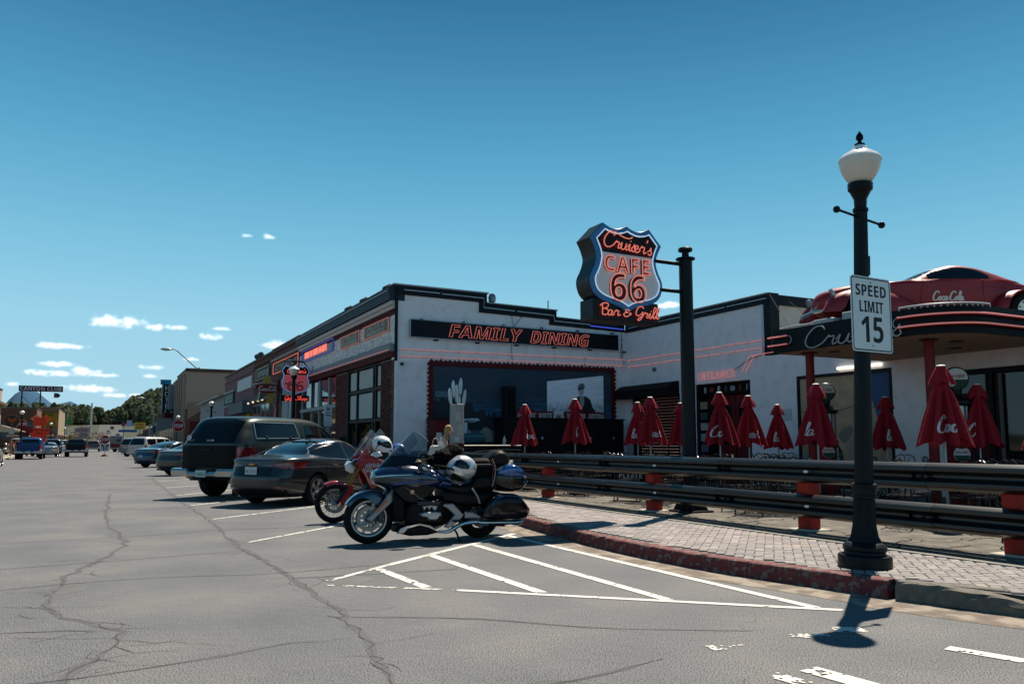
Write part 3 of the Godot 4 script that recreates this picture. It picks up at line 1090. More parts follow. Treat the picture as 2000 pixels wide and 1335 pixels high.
func diner_building() -> void:
	var t := thing("diner_building", "white painted corner diner with stepped dark parapet and brick corner piers", "building")
	var wm := stucco("ebe7e8")
	var navy := M("10171f", 0.55)
	# south wall with its stepped top
	var b := B()
	b.prism(pv("7.95,0 16.65,0 16.65,5.42 13.6,5.42 13.6,5.7 10.96,5.7 10.96,6.1 7.95,6.1"), WZ - 0.3, WZ)
	put("south_wall", b, wm, t)
	b = B()
	b.prism(pv("7.9,6.0 10.82,5.97 10.82,5.63 13.48,5.58 13.48,5.4 16.6,5.33 16.6,5.58 13.76,5.66 13.76,5.9 11.1,5.95 11.1,6.26 7.9,6.28"), WZ - 0.32, WZ + 0.05, 0.008)
	put("parapet_band", b, navy, t)
	b = B()
	b.prism(pv("7.86,6.283 11.14,6.263 11.14,6.31 7.86,6.33"), WZ - 0.4, WZ + 0.09)
	b.prism(pv("11.105,5.953 13.8,5.903 13.8,5.94 11.105,5.99"), WZ - 0.36, WZ + 0.07)
	b.prism(pv("13.765,5.663 16.6,5.583 16.6,5.615 13.765,5.695"), WZ - 0.36, WZ + 0.07)
	put("coping", b, M("8f9296", 0.6), t)
	b = B()
	for q in ["8.2,6.14 9.4,6.13", "9.48,6.12 10.96,6.1 10.96,5.79 12.1,5.76", "12.2,5.755 13.6,5.72 13.66,5.53 15.1,5.5"]:
		var l := []
		for v in pv(q): l.append(V(v.x, v.y, WZ + 0.1))
		tube_line(b, l, 0.016)
	put("neon_tube", b, M("b9c4cc", 0.2), t)
	b = B()
	tube_line(b, [V(15.1, 5.46, WZ + 0.1), V(16.5, 5.42, WZ + 0.1)], 0.016)
	put("neon_tube", b, neon("4a58d8", 0.5), t)
	b = B()
	b.boxc(V(7.93, 3.9, WZ + 0.002), V(8.02, 6.0, WZ + 0.05))
	put("corner_strip", b, navy, t)
	# pink double tube along both walls
	b = B()
	for y in [4.27, 4.05]:
		for k in 5:
			tube_line(b, [V(8.12 + k * 1.7, y + k * 0.012, WZ + 0.06), V(8.12 + k * 1.7 + 1.64, y + k * 0.012 + 0.01, WZ + 0.06)], 0.013)
	put("neon_tube", b, neon("d98a82", 0.22), t)
	b = B()
	for y in [4.27, 4.05]:
		for k in 14: b.box(V(8.3 + k * 0.6, y + k * 0.0042, WZ + 0.03), V(0.02, 0.03, 0.07))
	for q in ["12.0,4.6 12.02,4.2 12.06,4.05", "12.4,5.6 12.1,5.25", "12.0,5.6 12.1,5.2", "16.5,5.1 16.4,4.5 16.55,4.2 16.4,4.0", "16.45,5.3 16.5,4.4"]:
		var l := []
		for v in pv(q): l.append(V(v.x, v.y, WZ + 0.05))
		b.tube(smooth3(l, 4), 0.009, 5)
	put("cable", b, M("15161a", 0.7), t)
	# downpipe box at the corner
	b = B()
	b.boxc(V(8.05, KY, WZ), V(9.0, 3.9, WZ + 0.03), 0.006)
	put("wall_panel", b, stucco("e4e0e4", 92), t)
	b = B()
	b.boxc(V(8.12, 3.76, WZ + 0.03), V(8.2, 3.84, WZ + 0.14), 0.01)
	b.boxc(V(9.86, 5.1, WZ), V(9.9, 5.14, WZ + 0.02))
	put("camera_box", b, M("1b1d20", 0.5), t)
	# roof, back and inside
	b = B()
	b.boxc(V(FX + 0.25, 5.2, -37.0), V(22, 5.35, WZ - 0.31))
	put("roof", b, M("8b8a86", 0.9), t)
	b = B()
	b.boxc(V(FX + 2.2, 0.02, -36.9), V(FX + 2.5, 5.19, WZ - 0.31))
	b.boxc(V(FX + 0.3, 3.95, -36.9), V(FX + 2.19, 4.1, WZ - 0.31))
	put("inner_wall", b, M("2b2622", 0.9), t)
	b = B()
	for q in [[11.5, 0.35, 0.3], [12.3, 0.3, 0.18], [13.2, 0.45, 0.16], [14.3, 0.5, 0.2]]:
		b.boxc(V(q[0], 5.36, WZ - 2.4), V(q[0] + q[1], 6.0 - (q[0] - 11.5) * 0.09, WZ - 1.9), 0.01)
	put("roof_vent", b, M("9a9da0", 0.5, 0.4), t)
	b = B()
	b.lathe([Vector2(0.05, 0), Vector2(0.12, 0.04), Vector2(0.13, 0.2), Vector2(0.09, 0.3), Vector2(0.02, 0.33)], 14, V(11.35, 6.0, WZ - 0.1))
	b.tube([V(11.35, 5.9, WZ - 0.1), V(11.35, 6.02, WZ - 0.1)], 0.03)
	put("roof_lamp", b, M("6a6e72", 0.3, 0.6), t)
	b = B()
	b.tube([V(14.3, 5.5, WZ - 1.5), V(14.3, 6.55, WZ - 1.5)], 0.02)
	put("aerial", b, M("2a2c2e"), t)
	# street front: piers of brick, painted brick above
	var tones := ["4a2522", "552b27", "40201f", "5e332c", "3a1f1e"]
	b = B()
	b.boxc(V(FX, 0, -24.95), V(FX + 0.35, 3.98, WZ - 0.31))
	b.boxc(V(FX, 0, -30.6), V(FX + 0.35, 3.98, -29.1))
	put("pier", b, M("6d6560", 0.95), t)
	b = B()
	bricks(b, V(FX, KY, -24.95), V(0, 0, 1), 1.33, 3.8, tones)
	put("brick_face", b, brick_mat(), t, 0.0).set_meta("kind", "stuff")
	b = B()
	bricks(b, V(FX, KY, -30.6), V(0, 0, 1), 1.5, 3.8, tones)
	put("brick_face", b, brick_mat(), t, 0.0).set_meta("kind", "stuff")
	b = B()
	b.boxc(V(FX, 4.5, -37.2), V(FX + 0.3, 6.2, WZ - 0.31))
	put("upper_wall", b, M("8f8a88", 0.9), t)
	b = B()
	bricks(b, V(FX, 4.5, -37.2), V(0, 0, 1), 13.58, 0.86, ["d0caca", "cac4c5", "d4d0ce"], 0.01)
	put("painted_brick", b, brick_mat(), t, 0.0).set_meta("kind", "stuff")
	b = B()
	b.boxc(V(FX - 0.03, 5.36, -37.2), V(FX, 5.42, WZ + 0.0))
	b.boxc(V(FX - 0.05, 5.5, -37.2), V(FX, 5.54, WZ + 0.0))
	for k in 118: b.boxc(V(FX - 0.04, 5.42, -37.15 + k * 0.115), V(FX, 5.5, -37.15 + k * 0.115 + 0.06))
	put("dentil_course", b, M("542a2c", 0.85), t)
	b = B()
	b.boxc(V(FX - 0.08, 5.54, -37.2), V(FX + 0.1, 5.66, WZ), 0.01)
	b.boxc(V(FX - 0.14, 5.66, -37.2), V(FX + 0.1, 5.8, WZ), 0.02)
	put("moulding", b, M("b3aba6", 0.85), t)
	b = B()
	b.prism(pv("0,5.8 -.2,5.82 -.24,6.22 -.1,6.3 .3,6.3 .3,5.8"), 0, 13.62, 0.006)
	var cm := put("cornice", b, M("24333f", 0.6), t)
	cm.position = V(FX, 0, -37.2)
	b = B()
	tube_line(b, [V(FX - 0.26, 6.1, -37), V(FX - 0.26, 6.1, -30.4)], 0.014)
	tube_line(b, [V(FX - 0.26, 6.1, -30.2), V(FX - 0.26, 6.1, WZ - 0.1)], 0.014)
	put("neon_tube", b, M("9fb4c4", 0.2), t)
	for z in [-24.6, -27.2, -29.2]:
		b = B()
		b.at(V(FX + 0.05, 6.38, z), 0.0, 0.0, 0.5)
		b.box(Vector3.ZERO, V(0.32, 0.16, 0.26), 0.05)
		b.tube([V(0, -0.1, 0), V(0, -0.2, 0)], 0.02)
		put("floodlight", b, M("1b1f24", 0.5), t)
	# band over the shop fronts
	b = B()
	b.boxc(V(FX - 0.06, 4.02, -37.2), V(FX + 0.3, 4.2, WZ), 0.01)
	put("lower_band", b, M("4a2124", 0.8), t)
	b = B()
	b.boxc(V(FX - 0.16, 4.2, -37.2), V(FX + 0.3, 4.44, WZ - 0.02), 0.012)
	put("lower_cornice", b, M("7c7f85", 0.7), t)
	b = B()
	for k in 8: tube_line(b, [V(FX - 0.19, 4.24, -36.9 + k * 1.66), V(FX - 0.19, 4.24, -36.9 + k * 1.66 + 1.6)], 0.013)
	put("neon_tube", b, neon("c87c74", 0.25), t)
	# open bay between the piers: dark posts, pale panels, doors
	b = B()
	for z in [-29.05, -27.95, -26.0, -25.75, -24.98]: b.boxc(V(FX + 0.06, 0, z - 0.06), V(FX + 0.26, 4.0, z + 0.06), 0.008)
	for y in [3.1, 2.05, 3.94]: b.boxc(V(FX + 0.07, y, -29.0), V(FX + 0.25, y + 0.12, -25.0), 0.008)
	put("door_frame", b, M("101214", 0.5), t)
	for q in [[-28.95, -28.05], [-27.85, -26.1], [-25.67, -25.05]]:
		for y in [[2.2, 3.07], [3.25, 3.9]]:
			b = B()
			b.boxc(V(FX + 0.12, y[0], q[0]), V(FX + 0.17, y[1], q[1]), 0.005)
			put("pale_panel", b, M("a9aaa6", 0.8), t)
	b = B()
	b.boxc(V(FX + 0.14, 0.3, -28.9), V(FX + 0.16, 2.0, -25.05))
	put("door_pane", b, glass(0.6), t)
	# shop bay to the north
	b = B()
	for z in [-36.9, -35.0, -33.6, -32.0, -30.7]: b.boxc(V(FX + 0.05, 0, z - 0.05), V(FX + 0.22, 4.0, z + 0.05), 0.008)
	for y in [2.72, 0.5]: b.boxc(V(FX - 0.02, y, -36.9), V(FX + 0.26, y + 0.14, -30.65), 0.008)
	put("shop_frame", b, M("8b9095", 0.6), t)
	b = B()
	b.boxc(V(FX + 0.12, 2.9, -36.85), V(FX + 0.15, 3.95, -30.7))
	put("upper_pane", b, glass(0.55, "2a3038"), t)
	b = B()
	b.boxc(V(FX + 0.12, 0.66, -36.85), V(FX + 0.15, 2.7, -30.7))
	put("shop_pane", b, glass(0.45), t)
	b = B()
	b.boxc(V(FX + 0.3, 1.2, -36.3), V(FX + 0.32, 2.6, -35.2))
	put("poster", b, M("a67c3e", 0.7), t)
	b = B()
	for k in 5: b.boxc(V(FX + 0.3, 1.0 + k * 0.34, -34.6), V(FX + 0.5, 1.06 + k * 0.34, -32.3))
	put("shelf", b, M("9a4a3c", 0.7), t)
	b = B()
	b.boxc(V(FX + 0.28, 1.1, -31.9), V(FX + 0.3, 2.6, -30.9))
	put("poster", b, M("a9c3cf", 0.6), t)
	# framed panels of tube lettering
	for q in [[-24.1, -26.83, "PIZZA &|BURGERS", "red", "8c8d88"], [-27.4, -29.92, "STEAKS|SEAFOOD", "red", "8c8d88"]]:
		b = B()
		b.boxc(V(FX - 0.02, 4.9, q[1]), V(FX - 0.005, 5.33, q[0]))
		put("sign_panel", b, M("7a7770", 0.8), t)
		b = B()
		for e in [[4.9, q[1], 4.9, q[0]], [5.33, q[1], 5.33, q[0]], [4.9, q[1], 5.33, q[1]], [4.9, q[0], 5.33, q[0]]]:
			b.tube([V(FX - 0.06, e[0], e[1]), V(FX - 0.06, e[2], e[3])], 0.017, 6)
		put("neon_tube", b, neon("b86a62", 0.2), t)
		b = B()
		var mid: float = (q[0] + q[1]) * 0.5
		var ln = q[2].split("|")
		for i in 2:
			outline(ln[i], 0.15, 2.0, 0.009, b, Transform3D(Basis(Vector3.UP, -PI / 2), V(FX - 0.05, 5.22 - i * 0.2, mid)))
		put("neon_letter", b, M("b9b9ae", 0.3), t)
	b = B()
	b.boxc(V(FX - 0.02, 5.0, -36.55), V(FX - 0.005, 5.48, -31.0))
	put("sign_panel", b, M("9b989a", 0.8), t)
	b = B()
	for e in [[5.0, -36.55, 5.0, -31.0], [5.48, -36.55, 5.48, -31.0], [5.0, -36.55, 5.48, -36.55], [5.0, -31.0, 5.48, -31.0]]:
		b.tube([V(FX - 0.06, e[0], e[1]), V(FX - 0.06, e[2], e[3])], 0.03, 6)
	put("neon_tube", b, neon("2f3c9c", 0.2), t)
	b = B()
	outline("HOME OF ROUTE 66 GIFTS", 0.27, 4.0, 0.009, b, Transform3D(Basis(Vector3.UP, -PI / 2), V(FX - 0.06, 5.24, -34.0)))
	put("neon_letter", b, neon("f07a68", 0.6), t)
	mural()
	family_sign()
	diner_props()

func mural() -> void:
	var t := thing("painted_mural", "wide dusk sky mural framed by a red zigzag border on the white diner wall", "mural")
	var b := B()
	var x0 := 9.16
	var x1 := 16.06
	b.quad_uv(V(x0, 3.86, WZ + 0.006), V(x1, 3.92, WZ + 0.006), V(x1, 1.2, WZ + 0.006), V(x0, 1.2, WZ + 0.006))
	put("painting", b, pic_mat(mural_picture(), 0.75), t)
	var fm := M("4f1518", 0.6)
	# zigzag border: a saw-edged strip along the top and both sides
	for side in 3:
		var q := PackedVector2Array()
		var n := 44 if side == 0 else 17
		for i in n * 2 + 1:
			var u := float(i) / (n * 2)
			var d := 0.13 + (0.075 if i % 2 else 0.0) + 0.012 * sin(i * 1.7)
			if side == 0: q.append(Vector2(lerpf(x0 - 0.08, x1 + 0.08, u), 3.86 + 0.06 * u + d - 0.06))
			elif side == 1: q.append(Vector2(x0 + 0.06 - d, lerpf(3.92, 1.5, u)))
			else: q.append(Vector2(x1 - 0.06 + d, lerpf(3.96, 1.5, u)))
		if side == 0: q.append_array(PackedVector2Array([Vector2(x1 + 0.02, 3.86), Vector2(x0 - 0.02, 3.8)]))
		elif side == 1: q.append_array(PackedVector2Array([Vector2(x0 + 0.06, 1.5), Vector2(x0 + 0.06, 3.86)]))
		else: q.append_array(PackedVector2Array([Vector2(x1 - 0.06, 1.5), Vector2(x1 - 0.06, 3.9)]))
		b = B()
		b.prism(q, WZ + 0.01 + side * 0.003, WZ + 0.05 + side * 0.003)
		put("zigzag_border", b, fm, t)
	b = B()
	b.quad_uv(V(13.36, 3.44, WZ + 0.05), V(15.65, 3.72, WZ + 0.05), V(15.65, 2.4, WZ + 0.05), V(13.36, 2.4, WZ + 0.05))
	b.x = Transform3D()
	var pb := put("portrait_panel", b, pic_mat(portrait_picture(), 0.7), t)
	pb.set_meta("label", "pale board with a figure in a dark jacket and cap")
	b = B()
	outline("CRUISERS", 0.17, 0.62, 0.008, b, Transform3D(Basis(), V(9.62, 2.9, WZ + 0.03)))
	put("letter_outline", b, M("6f8a98", 0.6), t)
	# banner with the road's name
	t = thing("route_banner", "long red banner board reading historic route 66 above the black cabinets", "sign")
	b = B()
	b.boxc(V(12.08, 2.1, WZ + 0.1), V(15.66, 2.42, WZ + 0.14), 0.006)
	put("board", b, M("6b1a20", 0.6), t)
	var wht := M("c9c5c0", 0.7)
	letters("letter_row", "HISTORIC", 0.2, 0.72, wht, t, Transform3D(Basis(), V(12.53, 2.26, WZ + 0.142)), "Droid Serif")
	letters("letter_row", "ROUTE", 0.2, 0.53, wht, t, Transform3D(Basis(), V(13.25, 2.26, WZ + 0.142)), "Droid Serif")
	letters("letter_row", "WILLIAMS", 0.2, 0.74, wht, t, Transform3D(Basis(), V(14.46, 2.26, WZ + 0.142)), "Droid Serif")
	letters("letter_row", "ARIZONA", 0.2, 0.68, wht, t, Transform3D(Basis(), V(15.28, 2.26, WZ + 0.142)), "Droid Serif")
	b = B()
	b.at(V(13.75, 2.27, WZ + 0.15))
	b.prism(shield_poly(0.42, 0.42), 0, 0.015, 0.003)
	put("shield", b, wht, t)
	letters("number", "66", 0.15, 0.2, M("1a1a1c"), t, Transform3D(Basis(), V(13.75, 2.24, WZ + 0.168)))

func shield_poly(w: float, h: float) -> PackedVector2Array:
	var half := "0,.5 .14,.44 .27,.43 .36,.47 .39,.44 .5,.3 .45,.2 .43,.1 .47,-.02 .5,-.14 .46,-.29 .36,-.38 .2,-.42 .08,-.46 0,-.5"
	var q := pv(half)
	var o := PackedVector2Array()
	var sm := PackedVector2Array()
	for i in q.size() - 1:
		sm.append(q[i])
		if not i in [4, 0]: sm.append(q[i].cubic_interpolate(q[i + 1], q[maxi(i - 1, 0)], q[mini(i + 2, q.size() - 1)], 0.5))
	sm.append(q[-1])
	for v in sm: o.append(Vector2(v.x * w, v.y * h))
	for i in range(sm.size() - 2, 0, -1): o.append(Vector2(-sm[i].x * w, sm[i].y * h))
	return o

func family_sign() -> void:
	var t := thing("family_dining_sign", "long black wall sign with red neon outline letters reading family dining", "sign")
	var b := B()
	b.prism(pv("8.42,4.68 16.28,4.65 16.28,5.19 8.42,5.22"), WZ + 0.01, WZ + 0.1, 0.008)
	put("board", b, M("0a0e14", 0.45), t)
	b = B()
	for q in [[8.41, 4.67, 8.41, 5.23], [16.29, 4.64, 16.29, 5.2], [8.43, 5.235, 16.28, 5.205], [8.43, 4.665, 16.28, 4.635]]:
		b.tube([V(q[0], q[1], WZ + 0.12), V(q[2], q[3], WZ + 0.12)], 0.013, 6)
	put("neon_tube", b, M("93a9ba", 0.2), t)
	b = B()
	outline("FAMILY", 0.4, 2.62, 0.012, b, Transform3D(Basis(Vector3.BACK, -0.004), V(11.0, 4.93, WZ + 0.15)), 0.24)
	outline("DINING", 0.4, 2.35, 0.012, b, Transform3D(Basis(Vector3.BACK, -0.004), V(13.84, 4.91, WZ + 0.15)), 0.24)
	put("neon_letter", b, neon("dc7264", 0.25), t)
	b = B()
	for k in 6:
		b.box(V(8.8 + k * 1.45, 5.25, WZ + 0.05), V(0.1, 0.05, 0.1), 0.01)
		b.box(V(9.3 + k * 1.45, 4.61, WZ + 0.05), V(0.14, 0.04, 0.12), 0.01)
	put("clip", b, M("22262c", 0.6), t)

func diner_props() -> void:
	# black bar cabinets below the picture
	var edges := [11.57, 12.5, 13.4, 14.35, 15.3, 16.24]
	for i in 5:
		edges[i] -= 0.2
		if i == 4: edges[5] -= 0.25
	for i in 5:
		var t := thing("bar_cabinet", ["black bar cabinet at the far street end of the cabinet row", "black bar cabinet second in the row behind a closed red umbrella", "black bar cabinet in the middle of the row under the banner", "black bar cabinet with round knob under the end of the banner", "black bar cabinet in the corner beside the entrance wall"][i], "cabinet", V((edges[i] + edges[i + 1]) / 2, KY, WZ + 0.42), 0.0, "black cabinets below the mural")
		var w: float = edges[i + 1] - edges[i] - 0.02
		var b := B()
		b.box(V(0, 0.98, 0), V(w, 1.96, 0.75), 0.012)
		put("body", b, M("0c0d10", 0.5), t)
		b = B()
		b.box(V(0, 1.99, 0.02), V(w + 0.04, 0.05, 0.82), 0.01)
		put("top_board", b, M("15171b", 0.4), t)
		b = B()
		b.at(V(0, 1.35, 0.38), 0, PI / 2)
		b.lathe([Vector2(0.05, 0), Vector2(0.05, 0.02), Vector2(0.02, 0.03)], 12)
		put("knob", b, M("9a9da2", 0.3, 0.8), t)
	var t := thing("speaker_column", "tall dark column box standing on the cabinets before the mural", "speaker", V(11.72, 2.15, WZ + 0.4))
	var b := B()
	b.box(V(0, 0.5, 0), V(0.36, 1.0, 0.34), 0.015)
	put("case", b, M("17191c", 0.6), t)
	b = B()
	b.box(V(0, 0.5, 0.175), V(0.3, 0.9, 0.012), 0.004)
	put("grille", b, M("0d0e10", 0.9), t)
	b = B()
	b.box(V(0, 1.02, 0), V(0.44, 0.04, 0.4), 0.01)
	put("cap", b, M("1d2023", 0.6), t)
	# red booth
	t = thing("red_booth", "dark red timber booth at the left end of the mural", "booth", V(9.33, KY, WZ + 0.45))
	b = B()
	b.box(V(0, 0.95, 0), V(0.64, 1.9, 0.7), 0.015)
	put("body", b, M("56161a", 0.6), t)
	b = B()
	for k in 5: b.box(V(0.12, 0.5 + k * 0.28, 0.355), V(0.24, 0.2, 0.02), 0.005)
	put("panel", b, M("340d10", 0.6), t)
	b = B()
	b.at(V(-0.2, 1.4, 0.352))
	b.prism(shield_poly(0.2, 0.24), 0, 0.008)
	put("shield_sticker", b, M("b9b7b3", 0.6), t)
	b = B()
	b.box(V(0, 1.93, 0), V(0.7, 0.06, 0.76), 0.01)
	put("roof_board", b, M("1d1216", 0.6), t)
	t = thing("notice_board", "white notice board in a dark frame beside the red booth", "notice board", V(9.78, KY, WZ + 0.9))
	b = B()
	b.box(V(0, 1.5, 0), V(0.5, 0.66, 0.03), 0.005)
	put("sheet", b, M("b6bbc2", 0.6), t)
	b = B()
	for s in [-1.0, 1.0]:
		b.box(V(s * 0.265, 0.95, 0), V(0.03, 1.9, 0.05), 0.006)
		b.box(V(0, 1.5 + s * 0.345, 0), V(0.5, 0.03, 0.05), 0.006)
	put("frame", b, M("2a1316", 0.6), t)
	# post wrapped in notices, topped by silver board shapes
	t = thing("notice_pillar", "pale pillar pasted with notices and topped by silver paddle shapes", "pillar", V(8.95, KY, -21.0))
	b = B()
	b.box(V(0, 1.15, 0), V(0.3, 2.3, 0.34), 0.015)
	put("pillar", b, ground_mat([[0.0, "9a9490"], [0.45, "cfccc8"], [0.55, "dad8d4"], [1.0, "a8948f"]], 1.6, [[0.0, "808080"], [1.0, "ffffff"]], 7.0, 0.9, 0.0, 95, 0.03), t)
	for q in [[-0.04, 1.95, 0.16, 0.26], [0.04, 1.55, 0.2, 0.3], [-0.03, 0.75, 0.22, 0.4], [0.05, 0.4, 0.16, 0.3], [-0.06, 1.3, 0.14, 0.12]]:
		b = B()
		b.box(V(q[0], q[1], 0.176), V(q[2], q[3], 0.008))
		put("paper", b, M(["bdbab2", "aaa69c", "c4c2bc"][int(absf(q[0] * 100)) % 3], 0.9), t)
	b = B()
	b.box(V(0, 1.12, 0.01), V(0.32, 0.13, 0.37), 0.01)
	put("red_band", b, M("4a2226", 0.8), t)
	for q in [[-0.27, 2.5, 0.6, 0.1], [-0.15, 2.72, 0.6, 0.05], [-0.03, 2.6, 0.62, 0.0], [0.11, 2.8, 0.62, -0.05], [0.26, 2.48, 0.6, -0.12], [0.05, 2.35, 0.5, -0.03]]:
		b = B()
		b.at(V(q[0], q[1], 0.05 + q[3]), 0, 0, q[3])
		var o := PackedVector2Array()
		for i in 16:
			var a := TAU * i / 16
			o.append(Vector2(cos(a) * 0.055, sin(a) * q[2] * 0.42))
		b.prism(o, -0.02, 0.02, 0.008)
		put("paddle", b, M("a8b0b6", 0.25, 0.7), t)
	# teal barrel grill and things on the near counter
	t = thing("barrel_grill", "teal barrel grill standing on the dark counter before the mural", "grill", V(9.96, 1.32, -22.2))
	b = B()
	b.at(V(0, 0.16, 0), 0, 0, PI / 2)
	b.lathe([Vector2(0.02, -0.4), Vector2(0.16, -0.4), Vector2(0.165, -0.38), Vector2(0.165, 0.38), Vector2(0.16, 0.4), Vector2(0.02, 0.4)], 20)
	put("barrel", b, M("1f4c5a", 0.4), t)
	b = B()
	for x in [-0.3, 0.3]: b.box(V(x, -0.02, 0), V(0.05, 0.06, 0.3))
	put("foot", b, M("15171a"), t)
	t = thing("black_counter", "long black serving counter in front of the teal barrel grill", "counter", V(10.5, KY, -22.2))
	b = B()
	b.box(V(0, 0.53, 0), V(1.9, 1.06, 0.6), 0.012)
	put("body", b, M("0d0e11", 0.5), t)
	b = B()
	b.box(V(0, 1.1, 0), V(2.0, 0.07, 0.7), 0.02)
	put("top_board", b, M("1a1c20", 0.35), t)
	b = B()
	b.tube([V(-0.95, 0.8, 0.34), V(-0.5, 0.95, 0.36), V(0.3, 1.0, 0.36), V(0.95, 0.98, 0.34)], 0.012)
	put("rail", b, M("8e8782", 0.3, 0.6), t)
	t = thing("white_bottle", "white squeeze bottle standing near the black cabinets", "bottle", V(11.02, 1.29, -22.1))
	b = B()
	b.lathe([Vector2(0.0, 0), Vector2(0.05, 0), Vector2(0.052, 0.18), Vector2(0.03, 0.22), Vector2(0.018, 0.24), Vector2(0.008, 0.29)], 14)
	put("bottle_body", b, M("c3c3c0", 0.4), t)

# ---------------------------------------------------------------- the wing with the entrance
func wall_x(b: MB, q: Array, x: float) -> void:  # rectangles [z0, y0, z1, y1] of a wall in the plane x
	for r in q: b.boxc(V(x, r[1], r[0]), V(x + 0.3, r[3], r[2]))

func entrance_wing() -> void:
	var t := thing("entrance_wing", "white rendered wing with dark parapet, roller door and shaded entrance", "building")
	var wm := stucco("eae6e8", 96)
	var navy := M("10171f", 0.55)
	var b := B()
	# wall around its openings: roller door, entrance, painted window, glazed corner
	wall_x(b, [[WZ - 0.3, 3.25, -16.6, 5.42], [WZ - 0.3, 0, -23.1, 3.25], [-23.1, 2.95, -20.65, 3.25], [-20.65, 0, -19.8, 3.25], [-19.8, 3.19, -17.4, 3.25], [-17.4, 0, -16.6, 3.25], [-16.6, 0, -15.62, 3.8], [-15.62, 3.12, -12.74, 3.8], [-12.74, 0, -11.2, 3.8], [-11.2, 2.9, -5.0, 3.8]], WX)
	put("wall", b, wm, t)
	b = B()
	b.boxc(V(WX - 0.05, 5.3, WZ + 0.06), V(WX + 0.31, 5.56, -16.6), 0.008)
	put("parapet_band", b, navy, t)
	b = B()
	b.boxc(V(WX - 0.08, 5.563, WZ + 0.1), V(WX + 0.35, 5.61, -16.56), 0.008)
	put("coping", b, M("8d9094", 0.6), t)
	b = B()
	for k in 4: tube_line(b, [V(WX - 0.08, 5.44, -23.3 + k * 1.7), V(WX - 0.08, 5.44, -23.3 + k * 1.7 + 1.6)], 0.015)
	put("neon_tube", b, M("b4c0c8", 0.2), t)
	b = B()
	b.boxc(V(WX - 0.05, 3.82, -16.75), V(WX + 0.32, 5.6, -16.5), 0.008)
	b.boxc(V(WX + 0.32, 5.28, -16.65), V(24, 5.56, -16.5), 0.008)
	put("corner_pilaster", b, navy, t)
	b = B()
	b.tube([V(WX - 0.07, 3.9, -16.8), V(WX - 0.07, 5.3, -16.8)], 0.014)
	put("neon_tube", b, M("a4c0d4", 0.2), t)
	b = B()
	b.boxc(V(WX + 0.32, 3.7, -16.9), V(24, 5.27, -16.6))
	put("return_wall", b, stucco("bdb9b0", 97), t)
	b = B()
	b.boxc(V(WX + 0.31, 5.2, WZ - 0.3), V(24, 5.27, -16.9))
	b.boxc(V(WX + 0.31, 3.7, -16.6), V(24, 3.8, -5))
	put("roof", b, M("8b8a86", 0.9), t)
	b = B()
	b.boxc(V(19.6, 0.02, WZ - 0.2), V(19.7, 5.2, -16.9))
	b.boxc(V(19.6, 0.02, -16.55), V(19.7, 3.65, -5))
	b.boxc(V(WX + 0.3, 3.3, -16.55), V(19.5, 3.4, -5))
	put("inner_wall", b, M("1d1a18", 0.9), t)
	b = B()
	for y in [4.28, 4.06]:
		for k in 4: tube_line(b, [V(WX - 0.05, y, -23.4 + k * 1.68), V(WX - 0.05, y - 0.01, -23.4 + k * 1.68 + 1.62)], 0.013)
	put("neon_tube", b, neon("d98a82", 0.22), t)
	b = B()
	for k in 12:
		for y in [4.28, 4.06]: b.box(V(WX - 0.02, y, -23.2 + k * 0.58), V(0.07, 0.03, 0.02))
	for q in ["4.28,-16.7 4.5,-16.3 4.4,-15.9", "4.06,-16.8 3.9,-16.3 4.3,-15.9", "3.5,-18.0 3.75,-17.4 3.85,-16.9 4.2,-16.5"]:
		var l := []
		for v in pv(q): l.append(V(WX - 0.06, v.x, v.y))
		b.tube(smooth3(l, 4), 0.009, 5)
	put("cable", b, M("15161a", 0.7), t)
	# neon word over the door
	b = B()
	outline("ENTRANCE", 0.25, 1.72, 0.0065, b, Transform3D(Basis(Vector3.UP, -PI / 2), V(WX - 0.06, 3.42, -18.78)), 0.0, "Droid Sans", 5, 5.0)
	for k in 2: tube_line(b, [V(WX - 0.06, 3.42, -17.5 - k * 0.16), V(WX - 0.06, 3.86, -17.15 - k * 0.2), V(WX - 0.06, 3.88, -16.7), V(WX - 0.06, 3.9, -15.0)], 0.01)
	put("neon_letter", b, neon("dc8278", 0.28), t)
	# roller door
	b = B()
	for k in 28: b.boxc(V(WX + 0.1, KY + k * 0.1, -23.1), V(WX + 0.14 + 0.012 * (k % 2), KY + k * 0.1 + 0.094, -20.65), 0.003)
	put("roller_door", b, M("4a1216", 0.5), t)
	b = B()
	b.boxc(V(WX - 0.02, KY, -23.16), V(WX + 0.12, 2.96, -23.09), 0.005)
	b.boxc(V(WX - 0.02, KY, -20.66), V(WX + 0.12, 2.96, -20.59), 0.005)
	put("door_frame", b, M("1a0d0f", 0.6), t)
	# entrance recess with shelves and a red door
	b = B()
	b.boxc(V(WX + 0.02, 2.84, -19.78), V(WX + 0.5, 2.9, -17.42))
	b.boxc(V(WX + 0.02, KY, -19.8), V(WX + 0.2, 3.18, -19.66))
	b.boxc(V(WX + 0.02, KY, -17.54), V(WX + 0.2, 3.18, -17.4))
	b.boxc(V(WX + 0.02, KY, -19.2), V(WX + 0.1, 2.83, -19.1))
	b.boxc(V(WX + 0.3, 0.02, -19.78), V(WX + 0.34, 3.18, -17.42))
	put("door_frame", b, M("0d0e10", 0.5), t)
	b = B()
	for q in [[-18.9, -18.25], [-18.22, -17.6]]: b.boxc(V(WX + 0.18, KY, q[0]), V(WX + 0.22, 2.8, q[1]), 0.008)
	var dr := put("door", b, M("571519", 0.45), t)
	b = B()
	for q in [[-18.75, -18.4], [-18.08, -17.75]]: b.boxc(V(WX + 0.172, 1.3, q[0]), V(WX + 0.179, 2.5, q[1]))
	put("door_pane", b, glass(0.8, "121a20"), dr)
